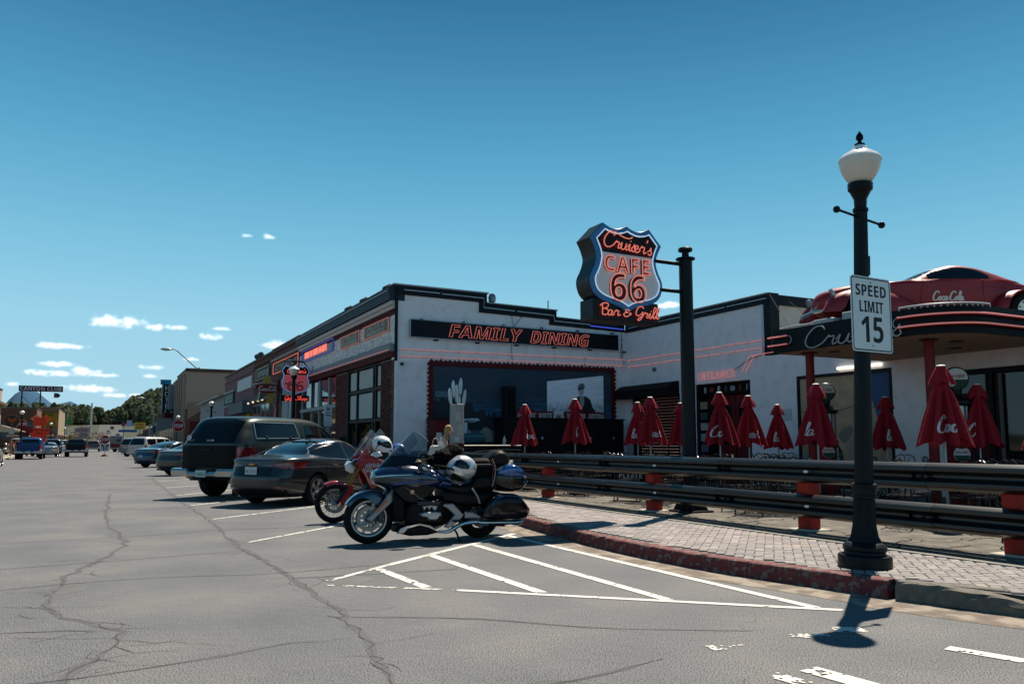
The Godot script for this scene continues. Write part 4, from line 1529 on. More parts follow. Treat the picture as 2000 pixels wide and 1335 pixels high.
	for i in 7:
		b = B()
		var z := -19.5 + i * 0.31
		if i % 3 == 1:
			b.at(V(WX + 0.12, 2.99, z), PI / 2)
			b.box(Vector3.ZERO, V(0.2, 0.16, 0.05), 0.03)
		else:
			b.lathe([Vector2(0.0, 0), Vector2(0.045, 0), Vector2(0.045, 0.15), Vector2(0.02, 0.2)], 10, V(WX + 0.14, 2.9, z))
		put("shelf_trinket", b, M(["8b8f94", "7a2226", "a9aaa4", "3d4a58"][i % 4], 0.5), t)
	for i in 6:
		b = B()
		b.boxc(V(WX + 0.0, 0.75 + i * 0.33, -19.6), V(WX + 0.03, 0.98 + i * 0.33, -19.28))
		put("poster", b, M(["7a3a3e", "4a5a68", "6f8a94", "8f8d86", "32424a", "83705e"][i], 0.7), t)
	# painted window: map, cattle skull and old car in flat colours
	b = B()
	b.quad_uv(V(WX + 0.03, 3.08, -15.58), V(WX + 0.03, 3.08, -12.78), V(WX + 0.03, 0.2, -12.78), V(WX + 0.03, 0.2, -15.58))
	put("wall_painting", b, pic_mat(map_picture(), 0.7), t)
	b = B()
	b.boxc(V(WX - 0.02, 3.06, -15.64), V(WX + 0.06, 3.14, -12.72))
	b.boxc(V(WX - 0.02, 0.1, -15.64), V(WX + 0.06, 3.05, -15.57))
	b.boxc(V(WX - 0.02, 0.1, -12.79), V(WX + 0.06, 3.05, -12.72))
	put("painting_frame", b, M("0e1013", 0.5), t)
	# glazed corner beyond
	b = B()
	for z in [-11.15, -10.35, -10.2, -8.2, -5.1]: b.boxc(V(WX - 0.04, 0.02, z - 0.05), V(WX + 0.1, 2.9, z + 0.05), 0.006)
	b.boxc(V(WX - 0.05, 2.82, -11.2), V(WX + 0.1, 2.93, -5))
	b.boxc(V(WX - 0.03, 2.35, -11.1), V(WX + 0.08, 2.42, -10.3))
	put("window_frame", b, M("0d0f12", 0.5), t)
	b = B()
	b.boxc(V(WX - 0.06, 0.95, -10.14), V(WX + 0.0, 1.0, -5.2))
	b.boxc(V(WX - 0.06, 0.96, -10.16), V(WX + 0.0, 2.8, -10.11))
	put("window_trim", b, M("5d5a58", 0.5), t)
	b = B()
	b.boxc(V(WX + 0.03, 0.3, -10.14), V(WX + 0.045, 2.8, -5.2))
	b.boxc(V(WX + 0.03, 2.42, -11.1), V(WX + 0.045, 2.82, -10.3))
	put("window_pane", b, glass(0.55, "0e1216"), t)
	b = B()
	b.boxc(V(WX + 0.02, KY, -11.08), V(WX + 0.05, 2.33, -10.42), 0.006)
	put("door", b, M("4a1216", 0.5), t)
	b = B()
	b.boxc(V(WX + 0.0, 1.75, -11.0), V(WX + 0.015, 2.08, -10.74))
	put("notice", b, M("9aa0a6", 0.7), t)
	# small things on the wall
	b = B()
	b.boxc(V(WX - 0.012, 1.95, -16.35), V(WX - 0.002, 2.28, -15.85))
	put("notice", b, M("aeb3b8", 0.6), t)
	b = B()
	b.box(V(WX - 0.02, 3.85, -21.9), V(0.04, 0.13, 0.2), 0.01)
	put("wall_box", b, M("6b6d72", 0.6), t)
	b = B()
	for z in [-14.0, -13.2]: b.box(V(WX - 0.05, 3.24, z), V(0.1, 0.07, 0.5), 0.02)
	put("strip_lamp", b, neon("fff1dc", 0.9), t)
	# dark awning over the roller door
	t = thing("dark_awning", "black sloping awning over the red roller door on the white wall", "awning")
	b = B()
	b.prism(pv("0,3.38 -.24,3.34 -.55,3.14 -.55,2.9 0,2.9"), 0, 3.25, 0.01)
	var aw := put("canvas", b, M("0d1013", 0.75), t)
	aw.position = V(WX - 0.01, 0, -23.85)
	b = B()
	for z in [-23.7, -20.7]: b.tube([V(WX - 0.02, 2.7, z), V(WX - 0.5, 2.92, z)], 0.012)
	put("strut", b, M("22262a"), t)

func map_picture() -> Image:
	var im := Image.create(256, 264, false, Image.FORMAT_RGB8)
	var n := FastNoiseLite.new()
	n.seed = 12
	n.frequency = 0.02
	for y in 264:
		for x in 256:
			im.set_pixel(x, y, Color("b39c7d").darkened(0.12 + 0.15 * n.get_noise_2d(x, y)))
	ipoly(im, "0,0 .45,0 .3,.12 .2,.2 0,.24", Color("a58f74"))
	for q in ["0,.3 .2,.36 .28,.3 .35,.36 .45,.31 .6,.28 .8,.3 1,.24 1,.245 .8,.305 .6,.285 .45,.317 .35,.366 .28,.306 .2,.366 0,.306"]: ipoly(im, q, Color("2b2622"))
	ipoly(im, ".8,0 1,0 1,.42 .86,.4 .8,.2", Color("27476e"))
	for k in 4: ipoly(im, PackedVector2Array([Vector2(0.66, 0.03 + k * 0.09), Vector2(0.8, 0.05 + k * 0.09), Vector2(0.8, 0.09 + k * 0.09), Vector2(0.66, 0.07 + k * 0.09)]), Color("6f2a2c"))
	ipoly(im, pv_smooth(".5,.5 .6,.42 .78,.4 .92,.46 .9,.6 .8,.7 .66,.8 .56,.72 .5,.6"), Color("8d8478"))
	ipoly(im, pv_smooth(".44,.52 .56,.45 .6,.5 .5,.6"), Color("6e665e"))
	ipoly(im, pv_smooth(".84,.42 .97,.38 1,.46 .9,.52"), Color("4a453f"))
	ipoly(im, "0,.72 .3,.62 .42,.66 .5,.78 .56,1 0,1", Color("5f8594"))
	ipoly(im, pv_smooth(".1,1 .14,.86 .3,.78 .5,.8 .66,.9 .7,1"), Color("3c1216"))
	ipoly(im, pv_smooth(".22,.86 .3,.8 .44,.81 .5,.87"), Color("1b1d22"))
	return im

# ---------------------------------------------------------------- drive-in canopy
func canopy_path(off := 0.0) -> Array:
	var o := [V(WX, 0, -12.9 - off), V(13.05 - off, 0, -12.9 - off)]
	for k in 8: o.append(V(13.05 - off, 0, lerpf(-12.7, -9.75, k / 7.0)))
	for k in 13:
		var a := PI + (PI / 2) * -(k + 1) / 14.0
		o.append(V(14.0 + cos(a) * (0.95 + off), 0, -9.65 + sin(-a) * -(0.95 + off)))
	for k in 4: o.append(V(lerpf(14.1, 17.6, k / 3.0), 0, -8.7 + off))
	o.append(V(17.6, 0, -9.8))
	return o

func canopy() -> void:
	var t := thing("drive_in_canopy", "flat drive-in canopy with black rounded fascia, red neon rails and tan soffit", "canopy")
	var top := 3.8
	var low := 3.3
	var q := canopy_path()
	var poly := PackedVector2Array()
	for v in q: poly.append(Vector2(v.x, v.z))
	poly.append(Vector2(17.6, -10.0)); poly.append(Vector2(WX, -10.0))
	var b := B()
	var ring := []
	for y in [low, low, top, top]:
		var r := []
		var o := 0.0 if ring.size() in [1, 2] else -0.06
		for v in canopy_path(o): r.append(V(v.x, y, v.z))
		ring.append(r)
	b.loft(ring, false, false)
	put("fascia", b, M("090d12", 0.55), t, 25.0)
	b = B()
	var inner := PackedVector2Array()
	for v in canopy_path(-0.04): inner.append(Vector2(v.x, v.z))
	flat(b, inner, low + 0.004)
	put("soffit", b, stucco("a38b75", 98), t)
	b = B()
	flat(b, inner, top - 0.03)
	put("roof_deck", b, M("77756f", 0.95), t)
	b = B()
	for v in [V(13.9, 0, -12.0), V(13.8, 0, -10.9), V(14.6, 0, -9.7), V(14.7, 0, -11.3), V(15.6, 0, -10.4)]:
		b.lathe([Vector2(0.0, low - 0.012), Vector2(0.12, low - 0.012), Vector2(0.13, low + 0.002)], 18, V(v.x, 0, v.z))
	put("downlight", b, M("2b2622", 0.5), t)
	# red rails with a pink tube on each
	var arc := []
	for v in canopy_path(0.05):
		if v.z > -9.95 and v.x < 15.4: arc.append(v)
	arc.append(V(15.2, 0, -8.65))
	var endp := []
	for v in [V(13.5, 0, -12.95), V(13.0, 0, -12.95), V(13.0, 0, -12.4)]: endp.append(v)
	for pth in [arc, endp]:
		for y in [3.64, 3.46]:
			b = B()
			var l := []
			for v in pth: l.append(V(v.x, y, v.z))
			b.tube(l, 0.035, 6)
			put("red_rail", b, M("6b1419", 0.45), t)
			b = B()
			l = []
			for v in pth:
				var d: Vector3 = (v - V(15, 0, -10.6)).normalized() * 0.04
				l.append(V(v.x + d.x, y + 0.006, v.z + d.z))
			b.tube(l, 0.016, 6)
			put("neon_tube", b, neon("d0807a", 0.2), t)
		b = B()
		var e: Vector3 = pth[0] if pth == arc else pth[-1]
		var d2 := V(-0.03, 0, 0)
		b.tube(arc_pts(V(e.x - 0.02, 3.55, e.z), -PI / 2, PI / 2, 8, V(0, 0, -0.09 if pth == arc else 0.09), V(0, 0.09, 0)), 0.008, 5)
		put("neon_tube", b, M("a8b0b4", 0.3), t)
	b = B()
	var l2 := []
	for v in canopy_path(0.0):
		if v.z > -9.9 and v.x < 15.2: l2.append(V(v.x, top + 0.035, v.z))
	b.tube(l2, 0.018, 6)
	for v in [V(13.1, 0, -12.6)]: b.tube([V(13.06, top + 0.02, -12.7), V(13.06, top + 0.04, -12.3), V(13.06, top + 0.03, -11.9), V(13.06, top + 0.06, -11.7)], 0.02, 6)
	for v in l2: b.box(V(v.x, top + 0.01, v.z), V(0.02, 0.06, 0.02))
	put("edge_tube", b, M("a5a9ab", 0.35), t)
	# unlit script tube on the long side
	b = B()
	var sm := func(u, v): return V(12.99, 3.32 + v, -12.05 + u)
	script("Cruisers", 2.3, 0.42, 0.014, b, sm, false, 0.1)
	put("neon_letter", b, M("9da2a2", 0.35), t)
	b = B()
	b.box(V(13.5, top + 0.06, -11.7), V(0.5, 0.14, 0.5), 0.02)
	b.box(V(13.6, top + 0.12, -11.2), V(0.4, 0.2, 0.3), 0.02)
	put("roof_box", b, M("8d9196", 0.5, 0.3), t)
	b = B()
	b.tube([V(WX - 0.05, 5.55, -16.5), V(13.4, 3.82, -12.7)], 0.007, 5)
	b.tube([V(17.3, 5.4, -16.45), V(17.2, 3.82, -14.5)], 0.006, 5)
	put("guy_wire", b, M("1b1b1b"), t)
	var labels := ["red round canopy post under the far end beside the gas pump", "red round canopy post behind the nearest big umbrella"]
	var spots := [V(13.55, KY, -12.35), V(13.85, KY, -9.75)]
	for i in 2:
		var pt := thing("canopy_post", labels[i], "post", spots[i], 0.0, "red posts carrying the canopy")
		b = B()
		b.lathe([Vector2(0.09, 0), Vector2(0.09, low - KY - 0.02)], 20)
		put("shaft", b, M("6e161b", 0.4), pt)
		b = B()
		b.lathe([Vector2(0.17, low - KY - 0.024), Vector2(0.17, low - KY - 0.006)], 20)
		b.lathe([Vector2(0.16, 0), Vector2(0.16, 0.02), Vector2(0.1, 0.04)], 20)
		put("plate", b, M("3f0f13", 0.5), pt)

# ---------------------------------------------------------------- lamps
func make_lamp(label: String) -> Node3D:
	var t := thing("street_lamp", label, "street lamp", Vector3.ZERO, 0.0, "acorn street lamps along the street")
	var iron := M("0b1015", 0.4, 0.0)
	var b := B()
	b.lathe([Vector2(0.245, 0), Vector2(0.245, 0.1), Vector2(0.235, 0.115), Vector2(0.19, 0.125), Vector2(0.185, 0.15), Vector2(0.2, 0.165), Vector2(0.2, 0.2), Vector2(0.175, 0.225), Vector2(0.15, 0.24)], 40)
	put("base", b, iron, t)
	b = B()
	b.lathe([Vector2(0.155, 0.24), Vector2(0.125, 0.3), Vector2(0.108, 0.4), Vector2(0.102, 0.55), Vector2(0.098, 0.66)], 48, Vector3.ZERO, 0.085)
	put("fluted_foot", b, iron, t, 60.0)
	b = B()
	b.lathe([Vector2(0.1, 0.655), Vector2(0.118, 0.665), Vector2(0.118, 0.685), Vector2(0.108, 0.69), Vector2(0.11, 0.77), Vector2(0.118, 0.775), Vector2(0.12, 0.795), Vector2(0.1, 0.81)], 32)
	put("band", b, iron, t)
	b = B()
	b.lathe([Vector2(0.088, 0.8), Vector2(0.08, 1.6), Vector2(0.064, 3.55)], 40, Vector3.ZERO, 0.075)
	put("shaft", b, iron, t, 60.0)
	b = B()
	b.lathe([Vector2(0.064, 3.55), Vector2(0.074, 3.555), Vector2(0.074, 3.58), Vector2(0.058, 3.59), Vector2(0.062, 3.68), Vector2(0.1, 3.76), Vector2(0.118, 3.78), Vector2(0.12, 3.84), Vector2(0.1, 3.85)], 32)
	put("collar", b, iron, t)
	b = B()
	b.tube([V(-0.33, 3.52, 0), V(0.3, 3.46, 0)], 0.013, 8)
	for x in [-0.34, 0.31]:
		b.lathe([Vector2(0.004, -0.036), Vector2(0.026, -0.026), Vector2(0.036, 0), Vector2(0.026, 0.026), Vector2(0.004, 0.036)], 14, V(x, 3.52 if x < 0 else 3.46, 0))
	put("ladder_rest", b, iron, t)
	var shade := M("cfc7ba", 0.28, 0.0, {"backlight_enabled": true, "backlight": Color(0.5, 0.48, 0.44)})
	b = B()
	var pr := []
	for i in 13:
		var u := i / 12.0
		pr.append(Vector2(lerpf(0.088, 0.199, pow(sin(u * PI * 0.5), 0.8)), 3.845 + 0.235 * u))
	b.lathe(pr, 40)
	put("globe", b, shade, t)
	b = B()
	b.lathe([Vector2(0.199, 4.08), Vector2(0.206, 4.085), Vector2(0.204, 4.1), Vector2(0.17, 4.14), Vector2(0.115, 4.175), Vector2(0.078, 4.2), Vector2(0.07, 4.225), Vector2(0.04, 4.25)], 40)
	put("globe_cap", b, M("dedede", 0.2, 0.0, {"backlight_enabled": true, "backlight": Color(0.3, 0.3, 0.3)}), t)
	b = B()
	b.lathe([Vector2(0.055, 4.245), Vector2(0.05, 4.262), Vector2(0.02, 4.275), Vector2(0.02, 4.3), Vector2(0.036, 4.315), Vector2(0.034, 4.35), Vector2(0.012, 4.385), Vector2(0.004, 4.4)], 18)
	put("finial", b, M("0b0d10", 0.4, 0.4), t)
	return t

func lamps() -> void:
	var l := make_lamp("dark fluted street lamp with acorn globe carrying the speed limit sign")
	l.position = V(6.586, KY, -5.419)
	l.scale = V(1, 0.985, 1)
	l.rotation = V(0.0136, 0, -0.026)
	var b := B()
	b.boxc(V(0.07, 2.9, -0.03), V(0.1, 3.1, 0.03), 0.004)
	put("small_box", b, M("12181d", 0.5), l)
	for q in [[6.45, -31.2, "street lamp with white acorn globe in front of the pink gift shop shield"], [6.7, -60.0, "white globed street lamp before the low grey sloped shop roof"], [6.95, -92.0, "white globed street lamp just above the stop sign below the hotel"], [-6.75, -85.2, "white globed street lamp behind the round brown sign on the left"], [-6.9, -133.1, "white globed street lamp before the yellow wall sign"], [-6.6, -171.1, "most distant white globed street lamp on the left pavement"], [7.3, -153.8, "most distant white globed street lamp on the right pavement"]]:
		var c := copy(l, V(q[0], KY, q[1]), 0.3, q[2], "street_lamp")
		c.rotation = V(0, 0.3, 0)
		var sb := c.get_node("small_box")
		c.remove_child(sb)
		sb.free()

# ---------------------------------------------------------------- guardrail
func guardrail() -> void:
	var t := thing("guardrail", "double black corrugated guardrail on red posts along the diner patio", "guardrail")
	var prof := []
	var half := [Vector2(0.0, 0.157), Vector2(-0.012, 0.154), Vector2(-0.03, 0.145), Vector2(-0.076, 0.118), Vector2(-0.084, 0.106), Vector2(-0.084, 0.068), Vector2(-0.076, 0.056), Vector2(-0.012, 0.024), Vector2(-0.002, 0.014)]
	for v in half: prof.append(v)
	for i in range(half.size() - 1, -1, -1): prof.append(Vector2(half[i].x, -half[i].y))
	var steel := M("0a0d11", 0.3, 0.0, {"metallic_specular": 0.5})
	var zs := [-24.6, -20.3, -16.1, -12.9, -9.55, -6.2, -2.85, 0.6]
	for lv in 2:
		for s in zs.size() - 1:
			var b := B()
			var lap := 0.16 if lv == 1 else 0.1
			var x := 8.56 + (0.006 if s % 2 else 0.0)
			var rings := []
			for z in [zs[s] - lap, zs[s + 1] + lap]:
				var r := []
				for v in prof: r.append(V(x + v.x, (0.96 if lv == 0 else 0.495) + v.y, z))
				for i in range(prof.size() - 1, -1, -1): r.append(V(x + prof[i].x + 0.005, (0.96 if lv == 0 else 0.495) + prof[i].y, z))
				rings.append(r)
			b.loft(rings, true)
			put("rail_beam", b, steel, t, 50.0)
			for z in [zs[s], zs[s] + 0.1]:
				b = B()
				b.at(V(x - 0.012, 0.96 if lv == 0 else 0.495, z), 0, 0, PI / 2)
				b.lathe([Vector2(0.022, 0), Vector2(0.02, 0.01), Vector2(0.008, 0.018)], 10)
				put("bolt", b, M("22272c", 0.35, 0.7), t)
			if s < 6:
				b = B()
				b.box(V(x - 0.075, 0.96 if lv == 0 else 0.495, (zs[s] + zs[s + 1]) * 0.5), V(0.012, 0.035, 0.07), 0.003)
				put("reflector", b, M("c9ccd0", 0.3, 0.3), t)
	for z in [-22.4, -18.9, -15.3, -11.52, -8.04, -5.2, -1.7]:
		var b := B()
		b.box(V(8.7, KY + 0.45, z), V(0.21, 0.9, 0.21), 0.006)
		put("post", b, M("8f2a22", 0.7), t)
		b = B()
		b.box(V(8.7, KY + 0.005, z), V(0.42, 0.02, 0.42), 0.008)
		put("post_footing", b, M("a29c92", 0.9), t)

# ---------------------------------------------------------------- the big shield sign on its pole
const SHIELD := "0,.72 .1,.672 .22,.645 .35,.665 .475,.725 .745,.44 .67,.3 .62,.13 .67,-.05 .745,-.2 .75,-.34 .68,-.5 .52,-.61 .3,-.67 .13,-.72 0,-.8"

func big_shield(k: float, inset := 0.0) -> PackedVector2Array:
	var h := pv(SHIELD)
	var sm := PackedVector2Array()
	for i in h.size() - 1:
		sm.append(h[i])
		if not i in [4]:
			for t in [0.33, 0.67]:
				var a := h[maxi(i - 1, 0)] if i != 5 and i != 0 else h[i] * 2.0 - h[i + 1]
				var z := h[mini(i + 2, h.size() - 1)] if i + 1 != 4 and i + 1 != h.size() - 1 else h[i + 1] * 2.0 - h[i]
				sm.append(h[i].cubic_interpolate(h[i + 1], a, z, t))
	sm.append(h[-1])
	var o := PackedVector2Array()
	for v in sm: o.append(v * k)
	for i in range(sm.size() - 2, 0, -1): o.append(Vector2(-sm[i].x, sm[i].y) * k)
	if inset > 0.0:
		var best := Geometry2D.offset_polygon(o, -inset, Geometry2D.JOIN_MITER)
		o = best[0]
	return o

func shield_sign() -> void:
	var p := thing("sign_pole", "tall thick black pole with capped top holding the cafe shield sign", "pole", V(9.14, KY, -11.07))
	var blk := M("0b1015", 0.42, 0.0)
	var b := B()
	b.lathe([Vector2(0.125, 0.0), Vector2(0.118, 4.45)], 32)
	put("shaft", b, blk, p)
	b = B()
	b.lathe([Vector2(0.17, 4.45), Vector2(0.17, 4.475), Vector2(0.066, 4.478), Vector2(0.06, 4.6), Vector2(0.12, 4.602), Vector2(0.128, 4.615), Vector2(0.128, 4.645), Vector2(0.11, 4.665), Vector2(0.01, 4.67)], 32)
	put("cap", b, blk, p)
	b = B()
	b.box(V(0, 0.015, 0), V(0.56, 0.03, 0.56), 0.008)
	for a in 4:
		b.at(Vector3.ZERO, a * PI / 2 + PI / 4)
		b.prism(pv("0.11,0.03 0.3,0.03 0.27,0.09 0.11,0.3"), -0.01, 0.01)
	put("base_plate", b, blk, p)
	b = B()
	b.tube([V(-0.02, 4.52 - KY, 0.0), V(-0.7, 4.52 - KY, 0)], 0.035, 10)
	put("arm", b, blk, p)
	b = B()
	b.tube([V(-0.02, 4.02 - KY, 0.0), V(-0.6, 4.02 - KY, 0)], 0.035, 10)
	put("arm", b, blk, p)
	var t := thing("cafe_shield_sign", "large blue bordered shield sign with red neon lettering on black pole", "sign", V(7.85, 4.345, -11.07))
	b = B()
	b.prism(big_shield(1.0), -0.42, 0.0, 0.006)
	put("case", b, M("2f3438", 0.4, 0.45), t, 20.0)
	b = B()
	b.prism(big_shield(0.992), 0.0, 0.022, 0.006)
	put("blue_border", b, M("1a6296", 0.35), t, 20.0)
	var inn := big_shield(1.0, 0.095)
	var up := PackedVector2Array()
	var cut := 0.24
	var top := Geometry2D.intersect_polygons(inn, pv("-1,.222 1,.205 1,1 -1,1"))
	var bot := Geometry2D.intersect_polygons(inn, pv("-1,-1 1,-1 1,.199 -1,.216"))
	b = B()
	b.prism(top[0], 0.022, 0.03)
	put("dark_panel", b, M("0f1218", 0.5), t)
	b = B()
	b.prism(bot[0], 0.022, 0.03)
	put("white_panel", b, M("cfcaca", 0.5), t)
	b = B()
	var l := []
	for v in inn: l.append(V(v.x, v.y, 0.05))
	b.tube(l, 0.011, 6, true)
	put("neon_tube", b, neon("bcd4ea", 0.3), t)
	# lettering: a painted shadow and the tubes before it
	var cru := func(u, v): return V(-0.53 + u, 0.315 + v - u * 0.07, 0.055)
	var cru2 := func(u, v): return V(-0.55 + u, 0.295 + v - u * 0.07, 0.034)
	b = B()
	script("Cruiser's", 1.0, 0.27, 0.03, b, cru2, true, 0.12)
	put("painted_script", b, M("5e1418", 0.6), t)
	b = B()
	script("Cruiser's", 1.0, 0.27, 0.011, b, cru, false, 0.12)
	var swash := smooth3([V(-0.36, 0.56, 0.055), V(-0.25, 0.57, 0.055), V(-0.08, 0.5, 0.055), V(0.04, 0.49, 0.055), V(0.1, 0.52, 0.055)], 5)
	b.tube(swash, 0.011, 6)
	put("neon_letter", b, neon("e87a66", 0.32), t)
	var dark := M("4a1a1f", 0.6)
	letters("painted_letter", "CAFE", 0.25, 0.93, dark, t, Transform3D(Basis(), V(-0.02, 0.015, 0.034)))
	letters("painted_letter", "66", 0.45, 0.72, dark, t, Transform3D(Basis(), V(-0.01, -0.38, 0.034)))
	b = B()
	outline("CAFE", 0.26, 1.0, 0.011, b, Transform3D(Basis(), V(0.0, 0.022, 0.06)), 0.0, "Droid Sans", 6, 3.0)
	put("neon_letter", b, neon("e88674", 0.3), t)
	b = B()
	outline("66", 0.46, 0.82, 0.011, b, Transform3D(Basis(), V(0.015, -0.37, 0.06)), 0.0, "Droid Sans", 6, 4.0)
	put("neon_letter", b, neon("e88674", 0.3), t)
	t = thing("bar_grill_sign", "black box sign with red neon script under the cafe shield", "sign", V(7.85, 3.56, -11.07))
	b = B()
	b.boxc(V(-0.675, -0.155, -0.42), V(0.675, 0.2, -0.012), 0.008)
	put("case", b, M("171a20", 0.45), t)
	b = B()
	script("Bar & Grill", 1.22, 0.2, 0.022, b, func(u, v): return V(-0.6 + u, -0.09 + v, -0.006), true, 0.1)
	put("painted_script", b, M("5e1418", 0.6), t)
	b = B()
	script("Bar & Grill", 1.22, 0.2, 0.01, b, func(u, v): return V(-0.58 + u, -0.075 + v, 0.03), false, 0.1)
	put("neon_letter", b, neon("e87a66", 0.32), t)
	# speed limit sign on the lamp
	t = thing("speed_limit_sign", "white rectangular speed limit fifteen sign on the near street lamp", "traffic sign", V(6.675, 2.6, -5.29), 0.045)
	var rr := func(w: float, h: float, r: float) -> PackedVector2Array:
		var o := PackedVector2Array()
		for c in [[1, 1, 0], [-1, 1, 1], [-1, -1, 2], [1, -1, 3]]:
			for i in 6:
				var a: float = PI / 2 * (c[2] + i / 5.0)
				o.append(Vector2(c[0] * (w / 2 - r) + cos(a) * r, c[1] * (h / 2 - r) + sin(a) * r))
		return o
	b = B()
	b.prism(rr.call(0.61, 0.745, 0.04), -0.004, 0.0)
	put("plate", b, M("c6cacc", 0.35), t)
	b = B()
	var o1: PackedVector2Array = rr.call(0.585, 0.72, 0.033)
	var o2: PackedVector2Array = rr.call(0.562, 0.697, 0.024)
	for i in o1.size():
		var j := (i + 1) % o1.size()
		b.quad(V(o1[i].x, o1[i].y, 0.001), V(o2[i].x, o2[i].y, 0.001), V(o2[j].x, o2[j].y, 0.001), V(o1[j].x, o1[j].y, 0.001))
	put("border", b, M("0e1116", 0.5), t)
	var ink := M("0e1116", 0.5)
	letters("letter_row", "SPEED", 0.11, 0.46, ink, t, Transform3D(Basis(), V(0, 0.235, 0)), "Droid Sans", true, 0.003)
	letters("letter_row", "LIMIT", 0.11, 0.36, ink, t, Transform3D(Basis(), V(0, 0.075, 0)), "Droid Sans", true, 0.003)
	letters("number", "15", 0.25, 0.33, ink, t, Transform3D(Basis(), V(0, -0.15, 0)), "Droid Sans", true, 0.003)
	b = B()
	for y in [0.315, -0.31]:
		b.at(V(0, y, 0), PI / 2, 0, PI / 2)
		b.at(V(0, y, 0.0), 0, PI / 2)
		b.lathe([Vector2(0.009, 0), Vector2(0.007, 0.006), Vector2(0.002, 0.008)], 8)
	put("bolt", b, M("7b7f84", 0.3, 0.8), t)
	b = B()
	for y in [0.3, -0.28]: b.boxc(V(-0.16, y - 0.02, -0.05), V(0.05, y + 0.02, -0.004), 0.003)
	put("bracket", b, M("8a8e92", 0.4, 0.7), t)

# ---------------------------------------------------------------- signs along the street
func sign_post(t: Node3D, h: float, r := 0.03, hex := "6c7075") -> void:
	var b := B()
	b.tube([V(0, 0, 0), V(0, h, 0)], r, 8)
	put("post", b, M(hex, 0.5, 0.5), t)

func ngon(n: int, r: float, a0 := 0.0) -> PackedVector2Array:
	var o := PackedVector2Array()
	for i in n: o.append(Vector2(cos(a0 + TAU * i / n), sin(a0 + TAU * i / n)) * r)
	return o

func plate(t: Node3D, called: String, poly: PackedVector2Array, at: Vector3, hex: String, d := 0.02, rough := 0.5) -> void:
	var b := B()
	b.at(at)
	b.prism(poly, -d, 0)
	put(called, b, M(hex, rough), t)

func rectp(w: float, h: float) -> PackedVector2Array: return PackedVector2Array([Vector2(-w / 2, -h / 2), Vector2(w / 2, -h / 2), Vector2(w / 2, h / 2), Vector2(-w / 2, h / 2)])

func stop_sign(label: String, at: Vector3, y: float, yaw := 0.0, h := -1.0) -> Node3D:
	var t := thing("stop_sign", label, "traffic sign", at, yaw, "red octagonal stop signs")
	sign_post(t, y if h < 0 else h)
	plate(t, "rim", ngon(8, 0.47, PI / 8), V(0, y, 0.045), "c9c9c9")
	plate(t, "plate", ngon(8, 0.44, PI / 8), V(0, y, 0.052), "8c1a20")
	letters("letter_row", "STOP", 0.28, 0.66, M("d0cfcf"), t, Transform3D(Basis(), V(0, y, 0.056)))
	return t

